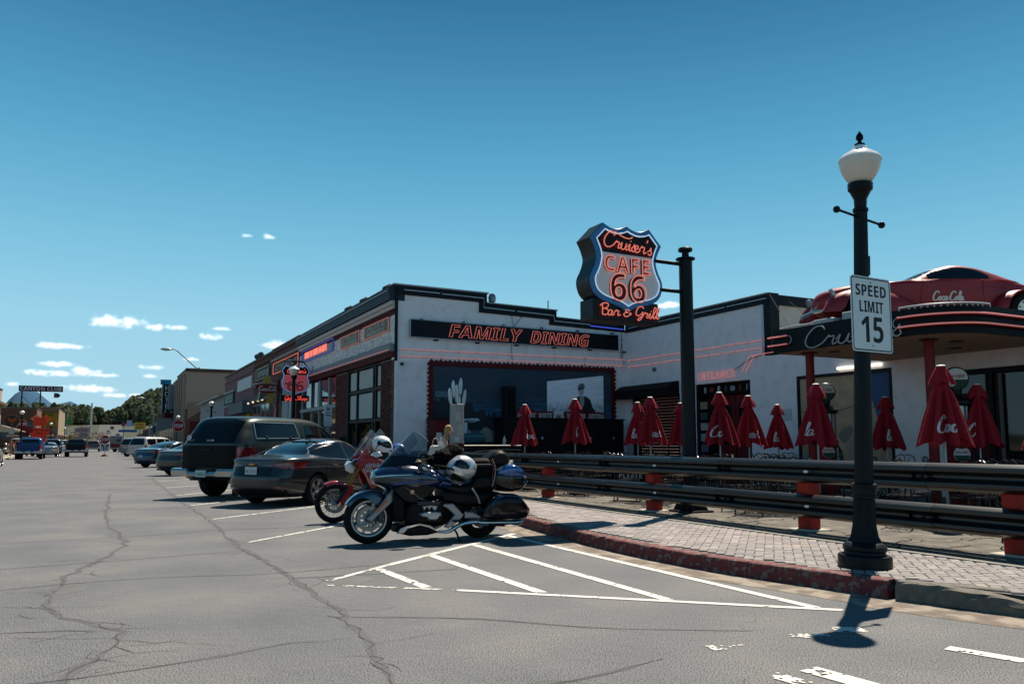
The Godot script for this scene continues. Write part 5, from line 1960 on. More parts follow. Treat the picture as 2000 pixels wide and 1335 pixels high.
func street_signs() -> void:
	# small parking sign before the shop bay
	var t := thing("parking_sign", "small white parking rules sign on a post before the shop bay", "traffic sign", V(5.97, KY, -23.95), 0.5)
	sign_post(t, 2.35)
	plate(t, "plate", rectp(0.3, 0.48), V(0, 2.1, 0.04), "b9bcbf")
	letters("letter_row", "66", 0.1, 0.14, M("3a3a3c"), t, Transform3D(Basis(), V(0, 2.22, 0.042)))
	letters("letter_row", "PUBLIC", 0.04, 0.2, M("3a3a3c"), t, Transform3D(Basis(), V(0, 2.1, 0.042)))
	letters("letter_row", "PARKING", 0.04, 0.22, M("3a3a3c"), t, Transform3D(Basis(), V(0, 2.02, 0.042)))
	plate(t, "lower_plate", rectp(0.3, 0.16), V(0, 1.78, 0.04), "aeb1b4")
	# hanging gift shop shield
	t = thing("gift_shop_sign", "pink lit shield sign reading gifts sixty six hanging over the pavement", "sign", V(7.2, 4.06, -34.5))
	var b := B()
	b.prism(shield_poly(1.16, 1.28), -0.2, 0.0, 0.01)
	put("case", b, M("15181f", 0.5), t)
	b = B()
	b.prism(Geometry2D.intersect_polygons(shield_poly(1.08, 1.2), pv("-1,-1 1,-1 1,.2 -1,.2"))[0], 0.002, 0.012)
	put("lit_panel", b, neon("b0606e", 0.12), t)
	b = B()
	var l := []
	for v in shield_poly(1.14, 1.26): l.append(V(v.x, v.y, 0.03))
	b.tube(l, 0.016, 6, true)
	put("neon_tube", b, neon("6f8ec0", 0.3), t)
	letters("neon_letter", "GIFTS", 0.2, 0.8, neon("b02830", 0.3), t, Transform3D(Basis(), V(0, 0.05, 0.02)))
	letters("neon_letter", "66", 0.4, 0.7, neon("901c24", 0.12), t, Transform3D(Basis(), V(0, -0.28, 0.02)))
	b = B()
	script("Cruiser's", 0.8, 0.2, 0.016, b, func(u, v): return V(-0.4 + u, 0.28 + v, 0.03))
	put("neon_letter", b, neon("e0483e", 0.45), t)
	b = B()
	b.boxc(V(-0.6, -0.92, -0.2), V(0.6, -0.68, 0.0), 0.01)
	put("lower_box", b, M("12141a", 0.5), t)
	b = B()
	script("Gift Shop", 1.0, 0.17, 0.014, b, func(u, v): return V(-0.5 + u, -0.88 + v, 0.02))
	put("neon_letter", b, neon("e0483e", 0.45), t)
	b = B()
	b.tube([V(-0.5, 0.8, -0.1), V(0.35, 0.78, -0.1), V(0.76, 0.2, -0.1)], 0.03, 8)
	b.tube([V(0.0, 0.79, -0.1), V(0.0, 0.5, -0.1)], 0.02, 8)
	b.tube([V(0.74, 0.6, -0.1), V(0.74, -1.1, -0.1)], 0.02, 8)
	put("bracket", b, M("14171b", 0.5), t)
	# star sign with soda script
	t = thing("star_soda_sign", "projecting star shaped sign with red soda script board and gold bottles", "sign", V(7.35, 4.1, -42.0))
	b = B()
	var st := PackedVector2Array()
	for i in 10: st.append(Vector2(cos(PI / 2 + TAU * i / 10), sin(PI / 2 + TAU * i / 10)) * (0.78 if i % 2 == 0 else 0.4))
	b.prism(st, -0.16, -0.02, 0.02)
	put("star", b, M("6b6258", 0.5), t)
	b = B()
	l = []
	for v in st: l.append(V(v.x * 0.95, v.y * 0.95, 0.0))
	b.tube(l, 0.035, 6, true)
	put("neon_tube", b, M("a9adb6", 0.3), t)
	plate(t, "script_board", pv("-.6,.1 -.5,.2 .55,.24 .62,.1 .5,-.12 .1,-.2 -.5,-.1"), V(0, 0, 0.06), "7a1c24", 0.06)
	b = B()
	script("Coca-Cola", 0.92, 0.24, 0.02, b, func(u, v): return V(-0.47 + u, -0.08 + v, 0.066), true)
	put("script", b, M("cfcac8"), t)
	for q in ["-.25,.28 .2,.3 .15,.66 .02,.74 -.14,.62 -.2,.7", "-.02,-.7 .3,-.72 .38,-.2 .02,-.22"]: plate(t, "gold_panel", pv(q), V(0, 0, 0.03), "a98a3c", 0.04)
	b = B()
	b.tube([V(0.5, 0.1, -0.1), V(0.62, 0.1, -0.1)], 0.03)
	b.tube([V(0.3, -0.6, -0.05), V(0.45, -1.0, -0.05), V(0.4, -1.6, -0.05), V(0.3, -2.2, -0.05)], 0.04)
	put("bracket", b, M("b09aa0", 0.5), t)
	# yellow diamond behind the green pickup
	t = thing("warning_sign", "yellow diamond warning sign showing its tip above the green pickup", "traffic sign", V(5.6, 0, -36.5))
	sign_post(t, 2.0)
	plate(t, "plate", ngon(4, 0.62), V(0, 2.1, 0.04), "14120c")
	plate(t, "rim", ngon(4, 0.57), V(0, 2.1, 0.05), "a97a1e")
	plate(t, "field", ngon(4, 0.42), V(0, 2.1, 0.055), "14120c")
	stop_sign("stop sign on the right pavement below the hotel sign", V(4.95, 0, -65.0), 2.65)
	b = B()
	# stop sign with arrow plate on a weighted base in the roadway
	t = stop_sign("portable stop sign with arrow plate standing in the roadway", V(0.12, 0, -93.5), 1.74)
	plate(t, "arrow_plate", rectp(0.8, 0.78), V(0, 0.92, 0.04), "b3b5b8")
	for s in [-1.0, 1.0]:
		var q := PackedVector2Array()
		for v in pv(".06,-.28 .14,-.28 .14,-.02 .26,.12 .32,.06 .32,.3 .1,.28 .18,.2 .06,.04"): q.append(Vector2(v.x * s, v.y))
		plate(t, "arrow", q, V(0, 0.92, 0.045), "1a1a1c", 0.004)
	b = B()
	b.lathe([Vector2(0.36, 0), Vector2(0.36, 0.04), Vector2(0.2, 0.16), Vector2(0.05, 0.22)], 20)
	put("weighted_base", b, M("5b2a2a", 0.8), t)
	# left side of the street
	stop_sign("stop sign on the left pavement between round brown sign and orange boards", V(-7.41, KY, -93.8), 3.1)
	t = thing("direction_sign", "red direction board hung under the left stop sign", "traffic sign", V(-7.45, KY, -93.6))
	plate(t, "board", pv("-.9,0 -.5,-.3 1,-.3 1,.3 -.5,.3"), V(0, 2.55, 0.1), "6d1a20")
	plate(t, "arrow", pv("-.7,0 -.35,-.2 -.35,-.08 .0,-.08 .0,.08 -.35,.08 -.35,.2"), V(0, 2.55, 0.11), "b8b4b2", 0.004)
	plate(t, "lower_board", rectp(0.9, 0.34), V(0.3, 2.05, 0.1), "3a1418")
	t = thing("round_club_sign", "large round brown sign with orange emblem above the left pavement", "sign", V(-7.67, KY, -87.2))
	sign_post(t, 3.0, 0.06)
	b = B()
	b.at(V(0, 3.25, 0), 0, PI / 2)
	b.lathe([Vector2(0.55, -0.05), Vector2(0.56, 0.0), Vector2(0.55, 0.05), Vector2(0.5, 0.06), Vector2(0.5, 0.05)], 32)
	put("disc", b, M("3a2c22", 0.5), t)
	for k in 5: plate(t, "emblem", pv("0,-.1 .1,.14 0,.3 -.1,.14"), V(-0.28 + k * 0.14, 3.1 + 0.1 * absf(k - 2.0), 0.07), "9a4a22", 0.006)
	plate(t, "lower_plate", rectp(0.44, 0.5), V(0, 2.3, 0.07), "9ea6ac")
	t = thing("roadwork_board", "bright red orange roadwork boards stacked over a pointed panel", "traffic sign", V(-6.9, KY, -110.5))
	for q in [["upper_board", rectp(1.3, 1.0), 3.75], ["wide_board", rectp(2.1, 0.85), 2.6], ["lower_board", pv("-.7,.5 .7,.5 .7,-.3 0,-.9 -.7,-.3"), 1.7]]: plate(t, q[0], q[1], V(0, q[2], 0), "c23a26")
	letters("letter_row", "GRAND CANYON", 0.2, 1.8, M("3a1410"), t, Transform3D(Basis(), V(0, 2.75, 0.0)))
	letters("letter_row", "SALE", 0.22, 0.6, M("3a1410"), t, Transform3D(Basis(), V(0, 2.4, 0.0)))
	for x in [-0.5, 0.5]:
		b = B()
		b.tube([V(x, 0, -0.06), V(x, 4.2, -0.06)], 0.04, 6)
		put("post", b, M("8a8a88"), t)
	for q in [[-7.7, -116.4, "pale orange diamond sign left of its twin above the roadwork boards", "c96f54"], [-6.6, -115.9, "orange diamond sign right of its twin above the roadwork boards", "d0582c"]]:
		t = thing("orange_diamond", q[2], "traffic sign", V(q[0], KY, q[1]), 0.0)
		sign_post(t, 4.2)
		plate(t, "plate", ngon(4, 0.6), V(0, 4.25, 0.04), q[3])
	t = thing("pedestrian_sign", "yellow diamond pedestrian sign in front of the dark pickup", "traffic sign", V(-4.57, 0, -137.6))
	sign_post(t, 2.1)
	plate(t, "plate", ngon(4, 0.62), V(0, 2.1, 0.04), "a87a1a")
	plate(t, "figure", pv("-.08,.3 .08,.3 .1,-.02 .2,-.3 .08,-.3 0,-.1 -.12,-.3 -.22,-.28 -.08,0"), V(0, 2.1, 0.05), "17140c", 0.006)
	t = thing("roof_club_sign", "dark red roof sign reading canyon club on two braced posts", "sign", V(-11.0, 0, -173.7))
	b = B()
	b.boxc(V(-3.55, 11.05, -0.2), V(3.65, 12.1, 0.2), 0.02)
	put("board", b, M("35171f", 0.6), t)
	letters("letter_row", "CANYON CLUB", 0.68, 6.7, M("c3b6bd"), t, Transform3D(Basis(Vector3.BACK, -0.0), V(0.05, 11.58, 0.21)))
	for x in [-3.0, 0.0]:
		b = B()
		b.tube([V(x, 6.5, 0), V(x, 11.05, 0)], 0.12, 8)
		put("post", b, M("241a1e"), t)
	b = B()
	b.tube([V(-3.0, 10.2, 0), V(0, 7.0, 0)], 0.04, 5)
	b.tube([V(0.0, 10.2, 0), V(-3, 7.0, 0)], 0.04, 5)
	put("brace", b, M("241a1e"), t)
	b = B()
	b.at(V(2.7, 10.45, 0))
	b.prism(pv("-.5,-.5 .2,-.5 .55,-.2 .55,0 .2,.35 -.5,.4"), -0.1, 0.1)
	put("arrow_board", b, M("3c3a42"), t)
	t = thing("yellow_wall_sign", "mustard yellow wall sign with dark lettering below the tan parapet", "sign", V(-9.7, 5.7, -172.9))
	b = B()
	b.boxc(V(-1.75, -1.2, -0.1), V(1.6, 1.3, 0.05), 0.02)
	put("board", b, M("9c741e", 0.6), t)
	letters("letter_row", "CANYON", 0.42, 2.4, M("2a2010"), t, Transform3D(Basis(), V(-0.2, 0.95, 0.055)))
	b = B()
	b.lathe([Vector2(0.02, -0.9), Vector2(0.05, 0.3), Vector2(0.6, 0.55), Vector2(0.62, 0.6)], 12, V(-0.2, 0, 0.1))
	put("emblem", b, M("b9ad98"), t)
	t = thing("green_gantry_sign", "green street name board with dark lamps on a tall thin mast", "sign", V(-8.4, KY, -229.0))
	sign_post(t, 8.6, 0.1, "8b8f8c")
	plate(t, "board", rectp(2.6, 1.3), V(0, 6.6, 0.12), "3f6a34")
	for x in [-1.6, 1.6]: plate(t, "lamp_box", rectp(0.5, 0.7), V(x, 6.9, 0.12), "15171a", 0.2)
	t = thing("plaza_sign", "pinkish plaza sign shaped like a flat house by the road", "sign", V(-4.4, KY, -204.9))
	sign_post(t, 3.4, 0.12)
	plate(t, "board", pv("-1.6,-.7 1.5,-.7 1.5,.5 -.4,.75 -1.6,.3"), V(0, 4.2, 0.15), "9a8488")
	letters("letter_row", "PLAZA", 0.5, 2.3, M("5c2a34"), t, Transform3D(Basis(), V(-0.1, 4.15, 0.155)))
	plate(t, "lower_board", rectp(1.8, 0.6), V(0.3, 3.0, 0.15), "6a7278")
	t = thing("motel_sign", "yellow square motel sign with red lettering right of the road", "sign", V(7.55, KY, -210.0))
	sign_post(t, 4.6, 0.15)
	plate(t, "board", rectp(2.4, 1.75), V(0, 5.3, 0.2), "b5923e")
	letters("letter_row", "PINE", 0.5, 1.6, M("7a2418"), t, Transform3D(Basis(), V(0, 5.65, 0.205)))
	letters("letter_row", "MOTEL", 0.45, 1.7, M("7a2418"), t, Transform3D(Basis(), V(0, 4.95, 0.205)))
	t = thing("blue_canopy_sign", "small blue and white board above a blue canopy far up the street", "sign", V(4.5, 0, -234.0))
	sign_post(t, 6.4, 0.12)
	plate(t, "board", rectp(1.3, 1.6), V(1.3, 6.6, 0.1), "8f97ac")
	plate(t, "red_board", rectp(0.9, 1.1), V(-0.1, 6.4, 0.1), "7a2a34")
	b = B()
	b.boxc(V(-1.2, 4.3, -1), V(3.2, 4.9, 1))
	put("canopy", b, M("24508a"), t)
	# hotel
	t = thing("hotel_sign", "vertical black hotel sign with white letters and teal cap", "sign", V(6.7, -0.05, -112.0))
	b = B()
	b.boxc(V(-0.15, 5.0, -0.25), V(0.72, 8.95, 0.2), 0.02)
	put("board", b, M("10141a", 0.5), t)
	b = B()
	b.boxc(V(-0.3, 5.4, -0.3), V(-0.16, 8.95, 0.2), 0.02)
	put("side_trim", b, M("8d9399"), t)
	b = B()
	b.boxc(V(-0.5, 8.97, -0.3), V(0.75, 9.6, 0.26), 0.02)
	put("cap_board", b, M("1d6f88", 0.5), t)
	for i in 5: letters("letter", "HOTEL"[i], 0.62, 0.0, M("b4b6b4"), t, Transform3D(Basis(), V(0.3, 8.5 - i * 0.77, 0.21)))
	b = B()
	b.tube([V(0.7, 8.8, 0), V(1.4, 8.8, 0)], 0.03)
	put("bracket", b, M("22262a"), t)
	# tall cobra-head street lights
	for q in [[9.3, -97.0, 9.8, 11.9, 6.1, "tall bent arm street light before the tan two storey building"], [7.6, -154.0, 7.0, 9.3, 5.7, "tall bent arm street light in front of the wooded hill"]]:
		t = thing("arm_street_light", q[5], "street light", V(q[0], KY, q[1]))
		b = B()
		b.tube([V(0, 0, 0), V(0, q[2], 0)], [0.13, 0.1], 10)
		put("mast", b, M("6e7478", 0.5, 0.5), t)
		b = B()
		var e: float = q[4] - q[0]
		b.tube([V(0, q[2] - 0.3, 0), V(e * 0.75, q[3] - KY - 0.1, 0), V(e * 0.85, q[3] - KY, 0), V(e, q[3] - KY, 0)], 0.06, 8)
		put("arm", b, M("4a4f54", 0.5, 0.5), t)
		b = B()
		b.at(V(e - 0.3, q[3] - KY - 0.02, 0), 0, 0, PI / 2)
		b.lathe([Vector2(0.04, -0.55), Vector2(0.16, -0.3), Vector2(0.19, 0.1), Vector2(0.12, 0.45), Vector2(0.02, 0.6)], 14)
		put("lamp_head", b, M("9aa0a2", 0.4, 0.4), t)
	t = thing("white_pole", "plain white utility pole standing before the hill", "pole", V(-3.8, 0, -283.0))
	sign_post(t, 14.0, 0.25, "a9abac")

# ---------------------------------------------------------------- patio: umbrellas, tables, chairs, pumps
func umb_r(t: float, a: float, seed_a: float) -> float:  # radius of the folded cloth, t from the top
	var big := lerpf(0.085, 0.385, t)
	var f := cos(8.0 * a + seed_a + 0.5 * sin(a * 2.0 + seed_a)) 
	var lobe := pow(absf(f), 0.6) * signf(f)
	return big * (0.8 + (0.24 + 0.08 * sin(3.0 * a + seed_a * 3.0)) * lobe * smoothstep(0.0, 0.35, t))

func make_umbrella(label: String, sd: float, words: Array) -> Node3D:
	var t := thing("patio_umbrella", label, "umbrella", Vector3.ZERO, 0.0, "closed red umbrellas on the patio")
	var red := M("8a1420", 0.75, 0.0, {"backlight_enabled": true, "backlight": Color(0.16, 0.015, 0.02), "rim_enabled": true, "rim": 0.25})
	var top := 2.29
	var n := 96
	var b := B()
	var rings := []
	for i in 19:
		var u := i / 18.0
		var r := []
		for k in n:
			var a := TAU * k / n
			var y := top - 0.2 - 0.93 * u
			if i == 18: y -= 0.05 * cos(8.0 * a + sd) + 0.03 * sin(3.0 * a + sd)
			elif i > 12: y -= (0.05 * cos(8.0 * a + sd) + 0.03 * sin(3.0 * a + sd)) * (i - 12) / 6.0
			var q := umb_r(u, a, sd)
			r.append(V(cos(a) * q, y, sin(a) * q))
		rings.append(r)
	b.loft(rings, false)
	put("canopy", b, red, t, 50.0)
	b = B()
	rings = []
	for i in 6:
		var u := i / 5.0
		var r := []
		for k in 64:
			var a := TAU * k / 64
			var q := lerpf(0.06, 0.175, u) * (1.0 + 0.13 * u * cos(8.0 * a + sd))
			r.append(V(cos(a) * q, top - 0.01 - 0.25 * pow(u, 1.2) - (0.025 * cos(8.0 * a + sd) if i == 5 else 0.0), sin(a) * q))
		rings.append(r)
	b.loft(rings, false)
	put("vent", b, red, t, 50.0)
	b = B()
	b.lathe([Vector2(0.066, top - 0.012), Vector2(0.068, top), Vector2(0.05, top + 0.012), Vector2(0.01, top + 0.016)], 20)
	put("cap", b, M("c9c6c2", 0.5), t)
	b = B()
	b.tube([V(0, 0, 0), V(0, top - 0.02, 0)], 0.021, 12)
	put("pole", b, M("8f9498", 0.35, 0.6), t)
	b = B()
	for k in 2:
		var ww: float = 0.088 * words[k].length() + 0.03
		var a0: float = k * PI + 0.35 + (ww * 0.5 - 0.3) / 0.38
		var face := func(u, v):
			var y: float = top - 0.98 + v
			var tt: float = clampf((top - 0.2 - y) / 0.93, 0, 1)
			var a: float = a0 - (u - 0.3) / (0.38)
			var q: float = umb_r(tt, a, sd) + 0.006
			return V(cos(a) * q, y, sin(a) * q)
		script(words[k], ww, 0.25, 0.013, b, face, true)
	put("script", b, M("c9bfbf", 0.75), t)
	return t

func umbrellas() -> void:
	var spots := [
		[10.78, -20.3, 0.0, "closed red umbrella before the painted mural next to route banner start"], [11.04, -17.97, 0.05, "closed red umbrella covering the middle of the route banner"],
		[13.15, -18.1, 0.02, "closed red umbrella left of the roller door, smaller of two neighbours"], [12.07, -16.08, 0.03, "closed red umbrella left of the black sign pole before roller door"],
		[14.2, -17.55, 0.0, "closed red umbrella mostly hidden behind the thick black sign pole"], [12.2, -13.72, 0.02, "large closed red umbrella right of the black sign pole before the entrance"],
		[13.47, -14.16, 0.0, "closed red umbrella before the right side of the entrance door"], [15.6, -15.35, -0.04, "closed dark red umbrella near the white wall left of gas pump"],
		[12.13, -10.93, 0.02, "closed red umbrella beside the red post and gas pump"], [15.2, -11.8, -0.03, "closed red umbrella in front of the painted map wall"],
		[10.97, -7.55, 0.03, "biggest closed red umbrella standing nearest right of the lamp"], [14.6, -9.35, 0.0, "shaded closed red umbrella under the canopy by the window"], [12.2, -6.7, 0.0, "closed red umbrella cut off at the right edge"]]
	var protos := []
	for i in spots.size():
		var q = spots[i]
		var o: Node3D
		if i < 4:
			o = make_umbrella(q[3], i * 1.7, [["Coc", "la"], ["C", "ca"], ["la", "oca"], ["ca-C", "Co"]][i])
			protos.append(o)
			o.position = V(q[0], KY + q[2], q[1])
		else:
			o = copy(protos[[0, 1, 2, 3, 1, 0, 3, 2, 2, 2, 0, 1, 0][i]], V(q[0], KY + q[2], q[1]), [0.4, 2.2, 1.0, 3.4, 5.1][i % 5] + i, q[3], "patio_umbrella")
		# one printed panel of each turned a little off the street
		o.rotation.y = 0.35 - atan2(-q[1], -q[0]) + [0.5, 0.2, -0.4, 0.6, 0.3, -0.3, 0.5, -0.2, -0.6, 0.2, 0.1, -0.5, 0.3][i]
		if i in [7, 9]: o.scale = Vector3.ONE * 0.97

func make_chair(label: String) -> Node3D:
	var t := thing("patio_chair", label, "chair", Vector3.ZERO, 0.0, "black wrought iron patio chairs")
	var iron := M("101113", 0.3, 0.4)
	var b := B()
	b.tube(smooth3([V(-0.21, 0.44, 0.2), V(0.21, 0.44, 0.2), V(0.2, 0.44, -0.2), V(-0.2, 0.44, -0.2)], 4, true), 0.012, 6, true)
	for k in 7: b.boxc(V(-0.2 + k * 0.06, 0.436, -0.2), V(-0.17 + k * 0.06, 0.442, 0.2))
	put("seat", b, iron, t)
	b = B()
	b.tube(smooth3([V(-0.21, 0.44, 0.2), V(-0.22, 0.7, 0.25), V(-0.2, 0.86, 0.28), V(-0.08, 0.93, 0.295), V(0, 0.9, 0.29), V(0.08, 0.93, 0.295), V(0.2, 0.86, 0.28), V(0.22, 0.7, 0.25), V(0.21, 0.44, 0.2)], 5), 0.012, 6)
	put("back_frame", b, iron, t)
	for x in [-0.1, 0.0, 0.1]:
		b = B()
		b.tube(smooth3([V(x, 0.45, 0.205), V(x * 1.4 + 0.02, 0.6, 0.23), V(x * 0.6, 0.72, 0.255), V(x * 1.2, 0.88, 0.285)], 5), 0.008, 5)
		put("back_scroll", b, iron, t)
	for q in [[-0.2, -0.19], [0.2, -0.19], [-0.2, 0.2], [0.2, 0.2]]:
		b = B()
		b.tube(smooth3([V(q[0], 0.44, q[1]), V(q[0] * 1.08, 0.22, q[1] * 1.05), V(q[0] * 1.15, 0.0, q[1] * 1.2)], 3), 0.012, 6)
		put("leg", b, iron, t)
	for s in [-1.0, 1.0]:
		b = B()
		b.tube(smooth3([V(s * 0.215, 0.66, 0.24), V(s * 0.24, 0.66, 0.0), V(s * 0.24, 0.63, -0.17), V(s * 0.21, 0.44, -0.19)], 5), 0.011, 6)
		put("arm", b, iron, t)
	return t

func make_table(label: String) -> Node3D:
	var t := thing("patio_table", label, "table", Vector3.ZERO, 0.0, "black wrought iron patio tables")
	var iron := M("16181b", 0.25, 0.5)
	var b := B()
	b.tube(arc_pts(V(0, 0.73, 0), 0, TAU, 28, V(0.45, 0, 0), V(0, 0, 0.45)), 0.014, 6, false)
	for k in 15:
		var x := -0.42 + k * 0.06
		var z := sqrt(maxf(0.0, 0.44 * 0.44 - x * x))
		b.boxc(V(x - 0.02, 0.727, -z), V(x + 0.02, 0.735, z))
	put("table_top", b, iron, t)
	for k in 4:
		b = B()
		var a := k * PI / 2 + 0.4
		var d := V(cos(a), 0, sin(a))
		b.tube(smooth3([d * 0.38 + V(0, 0.72, 0), d * 0.2 + V(0, 0.5, 0), d * 0.12 + V(0, 0.3, 0), d * 0.36], 4), 0.012, 6)
		put("leg", b, iron, t)
	b = B()
	b.lathe([Vector2(0.2, 0), Vector2(0.2, 0.04), Vector2(0.03, 0.07), Vector2(0.03, 0.25)], 16)
	put("umbrella_base", b, M("1a1b1d", 0.6), t)
	return t

func patio() -> void:
	var chair := make_chair("black iron patio chair tucked against a round table on the patio")
	var table := make_table("round black iron table on the patio behind the guardrail")
	var tabs := [[10.78, -20.3], [11.04, -17.97], [13.15, -18.1], [12.07, -16.08], [14.2, -17.55], [12.2, -13.72], [13.47, -14.16], [15.6, -15.35], [12.13, -10.93], [15.2, -11.8], [10.97, -7.55], [14.6, -9.35], [12.2, -6.7], [10.0, -13.2], [9.9, -16.0], [10.2, -10.3], [14.9, -20.5], [12.8, -20.8], [13.2, -7.9], [10.1, -5.2], [11.6, -12.4], [9.8, -18.3]]
	var where := ["beside the umbrella at the start of the banner", "under the umbrella covering the banner middle", "left of the roller door, further back", "left of the black sign pole", "behind the black sign pole", "under the large umbrella right of the sign pole", "before the entrance door", "near the white wall by the gas pump", "beside the first red canopy post", "before the painted map wall", "under the biggest umbrella", "in the shade under the canopy", "under the umbrella at the right edge", "close to the rail left of the low sign", "close to the rail before the black cabinets", "close to the rail right of the sign pole", "before the dark awning", "in front of the corner cabinets", "behind the biggest umbrella", "nearest the street lamp behind the rail", "between the sign pole and canopy", "at the far end of the rail"]
	var first := true
	var ti := -1
	for q in tabs:
		ti += 1
		var o: Node3D
		if first: o = table
		else: o = copy(table, Vector3.ZERO, 0.0, "x", "patio_table")
		o.set_meta("label", "round black iron patio table " + where[ti])
		o.position = V(q[0], KY, q[1])
		o.rotation.y = rng.randf() * TAU
		var a0 := rng.randf() * TAU
		for k in 4:
			if rng.randf() < 0.12: continue
			var a := a0 + k * PI / 2 + rng.randfn() * 0.15
			var r := rng.randf_range(0.5, 0.72)
			var p := V(q[0] + cos(a) * r, KY, q[1] + sin(a) * r)
			if p.x < 9.0 or p.x > 16.3 or p.z < -22.0: continue
			var side := ("wall side" if cos(a) > 0 else "street side") if absf(cos(a)) > absf(sin(a)) else ("near side" if sin(a) > 0 else "far side")
			if first:
				chair.set_meta("label", "iron chair, %s, at the table %s" % [side, where[ti]])
				chair.position = p
				chair.rotation.y = -a + PI / 2 + rng.randfn() * 0.2
				first = false
				continue
			copy(chair, p, -a + PI / 2 + rng.randfn() * 0.2, "iron chair, %s, at the table %s" % [side, where[ti]], "patio_chair")
		first = false
	gas_pump("old gas pump with glass cylinder beside the first canopy post", D_at(15.35, -13.55), 1.0)
	gas_pump("old gas pump half hidden behind the biggest red umbrella", D_at(14.35, -9.6), 1.0)
	# low patio sign
	var t := thing("patio_sign", "low dark patio sign with white lettering behind the rail", "sign", V(9.9, KY, -13.9), -0.9)
	var b := B()
	b.box(V(0, 0.42, 0), V(0.66, 0.6, 0.03), 0.005)
	put("board", b, M("111317", 0.5), t)
	letters("letter_row", "PLEASE", 0.09, 0.5, M("b5b5b2"), t, Transform3D(Basis(), V(0, 0.5, 0.016)))
	for x in [-0.3, 0.3]:
		b = B()
		b.tube([V(x, 0, 0.0), V(x, 0.75, -0.02)], 0.012)
		put("leg", b, M("111317"), t)

func D_at(x: float, z: float) -> Vector3: return V(x, KY, z)

func gas_pump(label: String, at: Vector3, s: float) -> void:
	var t := thing("gas_pump", label, "gas pump", at, -0.75, "old visible gas pumps under the canopy")
	var red := M("6e1419", 0.4)
	var b := B()
	b.lathe([Vector2(0.26, 0), Vector2(0.26, 0.12), Vector2(0.21, 0.16), Vector2(0.2, 1.05), Vector2(0.23, 1.1), Vector2(0.23, 1.2)], 24)
	put("body", b, red, t)
	b = B()
	b.lathe([Vector2(0.24, 1.2), Vector2(0.25, 1.24), Vector2(0.2, 1.3)], 24)
	b.lathe([Vector2(0.22, 1.88), Vector2(0.27, 1.92), Vector2(0.27, 1.97), Vector2(0.16, 2.06), Vector2(0.1, 2.1), Vector2(0.1, 2.2)], 24)
	put("dark_ring", b, M("0d1013", 0.4), t)
	b = B()
	b.lathe([Vector2(0.185, 1.3), Vector2(0.185, 1.88)], 28)
	put("glass_cylinder", b, M("aeb3b4", 0.1, 0.1), t)
	for k in 6:
		b = B()
		var a := k * PI / 3
		b.tube([V(cos(a) * 0.2, 1.28, sin(a) * 0.2), V(cos(a) * 0.2, 1.9, sin(a) * 0.2)], 0.011, 6)
		put("tie_rod", b, M("2a2d30", 0.3, 0.8), t)
	b = B()
	for k in 9: b.box(V(0.0, 1.36 + k * 0.055, 0.187), V(0.05, 0.018, 0.006))
	put("gauge_mark", b, M("1a1c1e"), t)
	b = B()
	b.at(V(0, 2.4, 0), 0, PI / 2)
	b.lathe([Vector2(0.02, -0.09), Vector2(0.2, -0.09), Vector2(0.225, -0.06), Vector2(0.225, 0.06), Vector2(0.2, 0.09), Vector2(0.02, 0.09)], 32)
	put("globe_case", b, M("101214", 0.35), t)
	for s2 in [0.094, -0.094]:
		plate(t, "globe_face", Geometry2D.intersect_polygons(ngon(32, 0.195), pv("-1,-.02 1,-.02 1,1 -1,1"))[0], V(0, 2.4, s2), "b9b6b0", 0.004)
		plate(t, "globe_face", Geometry2D.intersect_polygons(ngon(32, 0.195), pv("-1,-1 1,-1 1,-.024 -1,-.024"))[0], V(0, 2.4, s2), "1f3a30", 0.004)
	letters("letter_row", "Fire-Chief", 0.06, 0.3, M("8a1a20"), t, Transform3D(Basis(), V(0, 2.45, 0.096)), "Droid Serif")
	plate(t, "emblem_disc", ngon(20, 0.05), V(-0.08, 2.3, 0.098), "c2bfba", 0.003)
	var st := PackedVector2Array()
	for i in 10: st.append(Vector2(cos(PI / 2 + TAU * i / 10), sin(PI / 2 + TAU * i / 10)) * (0.042 if i % 2 == 0 else 0.017))
	plate(t, "emblem_star", st, V(-0.08, 2.3, 0.1), "7a1a20", 0.002)
	plate(t, "label_disc", ngon(24, 0.14), V(0, 0.98, 0.215), "b2afaa", 0.01)
	plate(t, "label_lower", Geometry2D.intersect_polygons(ngon(24, 0.135), pv("-1,-1 1,-1 1,-.02 -1,-.02"))[0], V(0, 0.98, 0.218), "1f4034", 0.003)
	letters("letter_row", "Fire-Chief", 0.045, 0.22, M("8a1a20"), t, Transform3D(Basis(), V(0, 1.02, 0.216)), "Droid Serif")
	b = B()
	b.tube(smooth3([V(0.22, 1.15, 0), V(0.32, 0.9, 0.03), V(0.3, 0.5, 0.05), V(0.27, 0.8, 0.12), V(0.24, 1.1, 0.12)], 5), 0.017, 6)
	put("hose", b, M("15161a", 0.7), t)

# ---------------------------------------------------------------- houses up the street
func old_brick(hex: String, sd: int) -> StandardMaterial3D:
	var m := ground_mat([[0.0, Color(hex).darkened(0.3).to_html(false)], [0.5, hex], [1.0, Color(hex).lightened(0.12).to_html(false)]], 0.5, [[0.0, "8a8a8a"], [0.5, "d0d0d0"], [1.0, "ffffff"]], 1.2, 0.95, 0.0, sd, 0.03)
	m.uv2_scale = V(1.0, 2.6, 1.0)
	return m

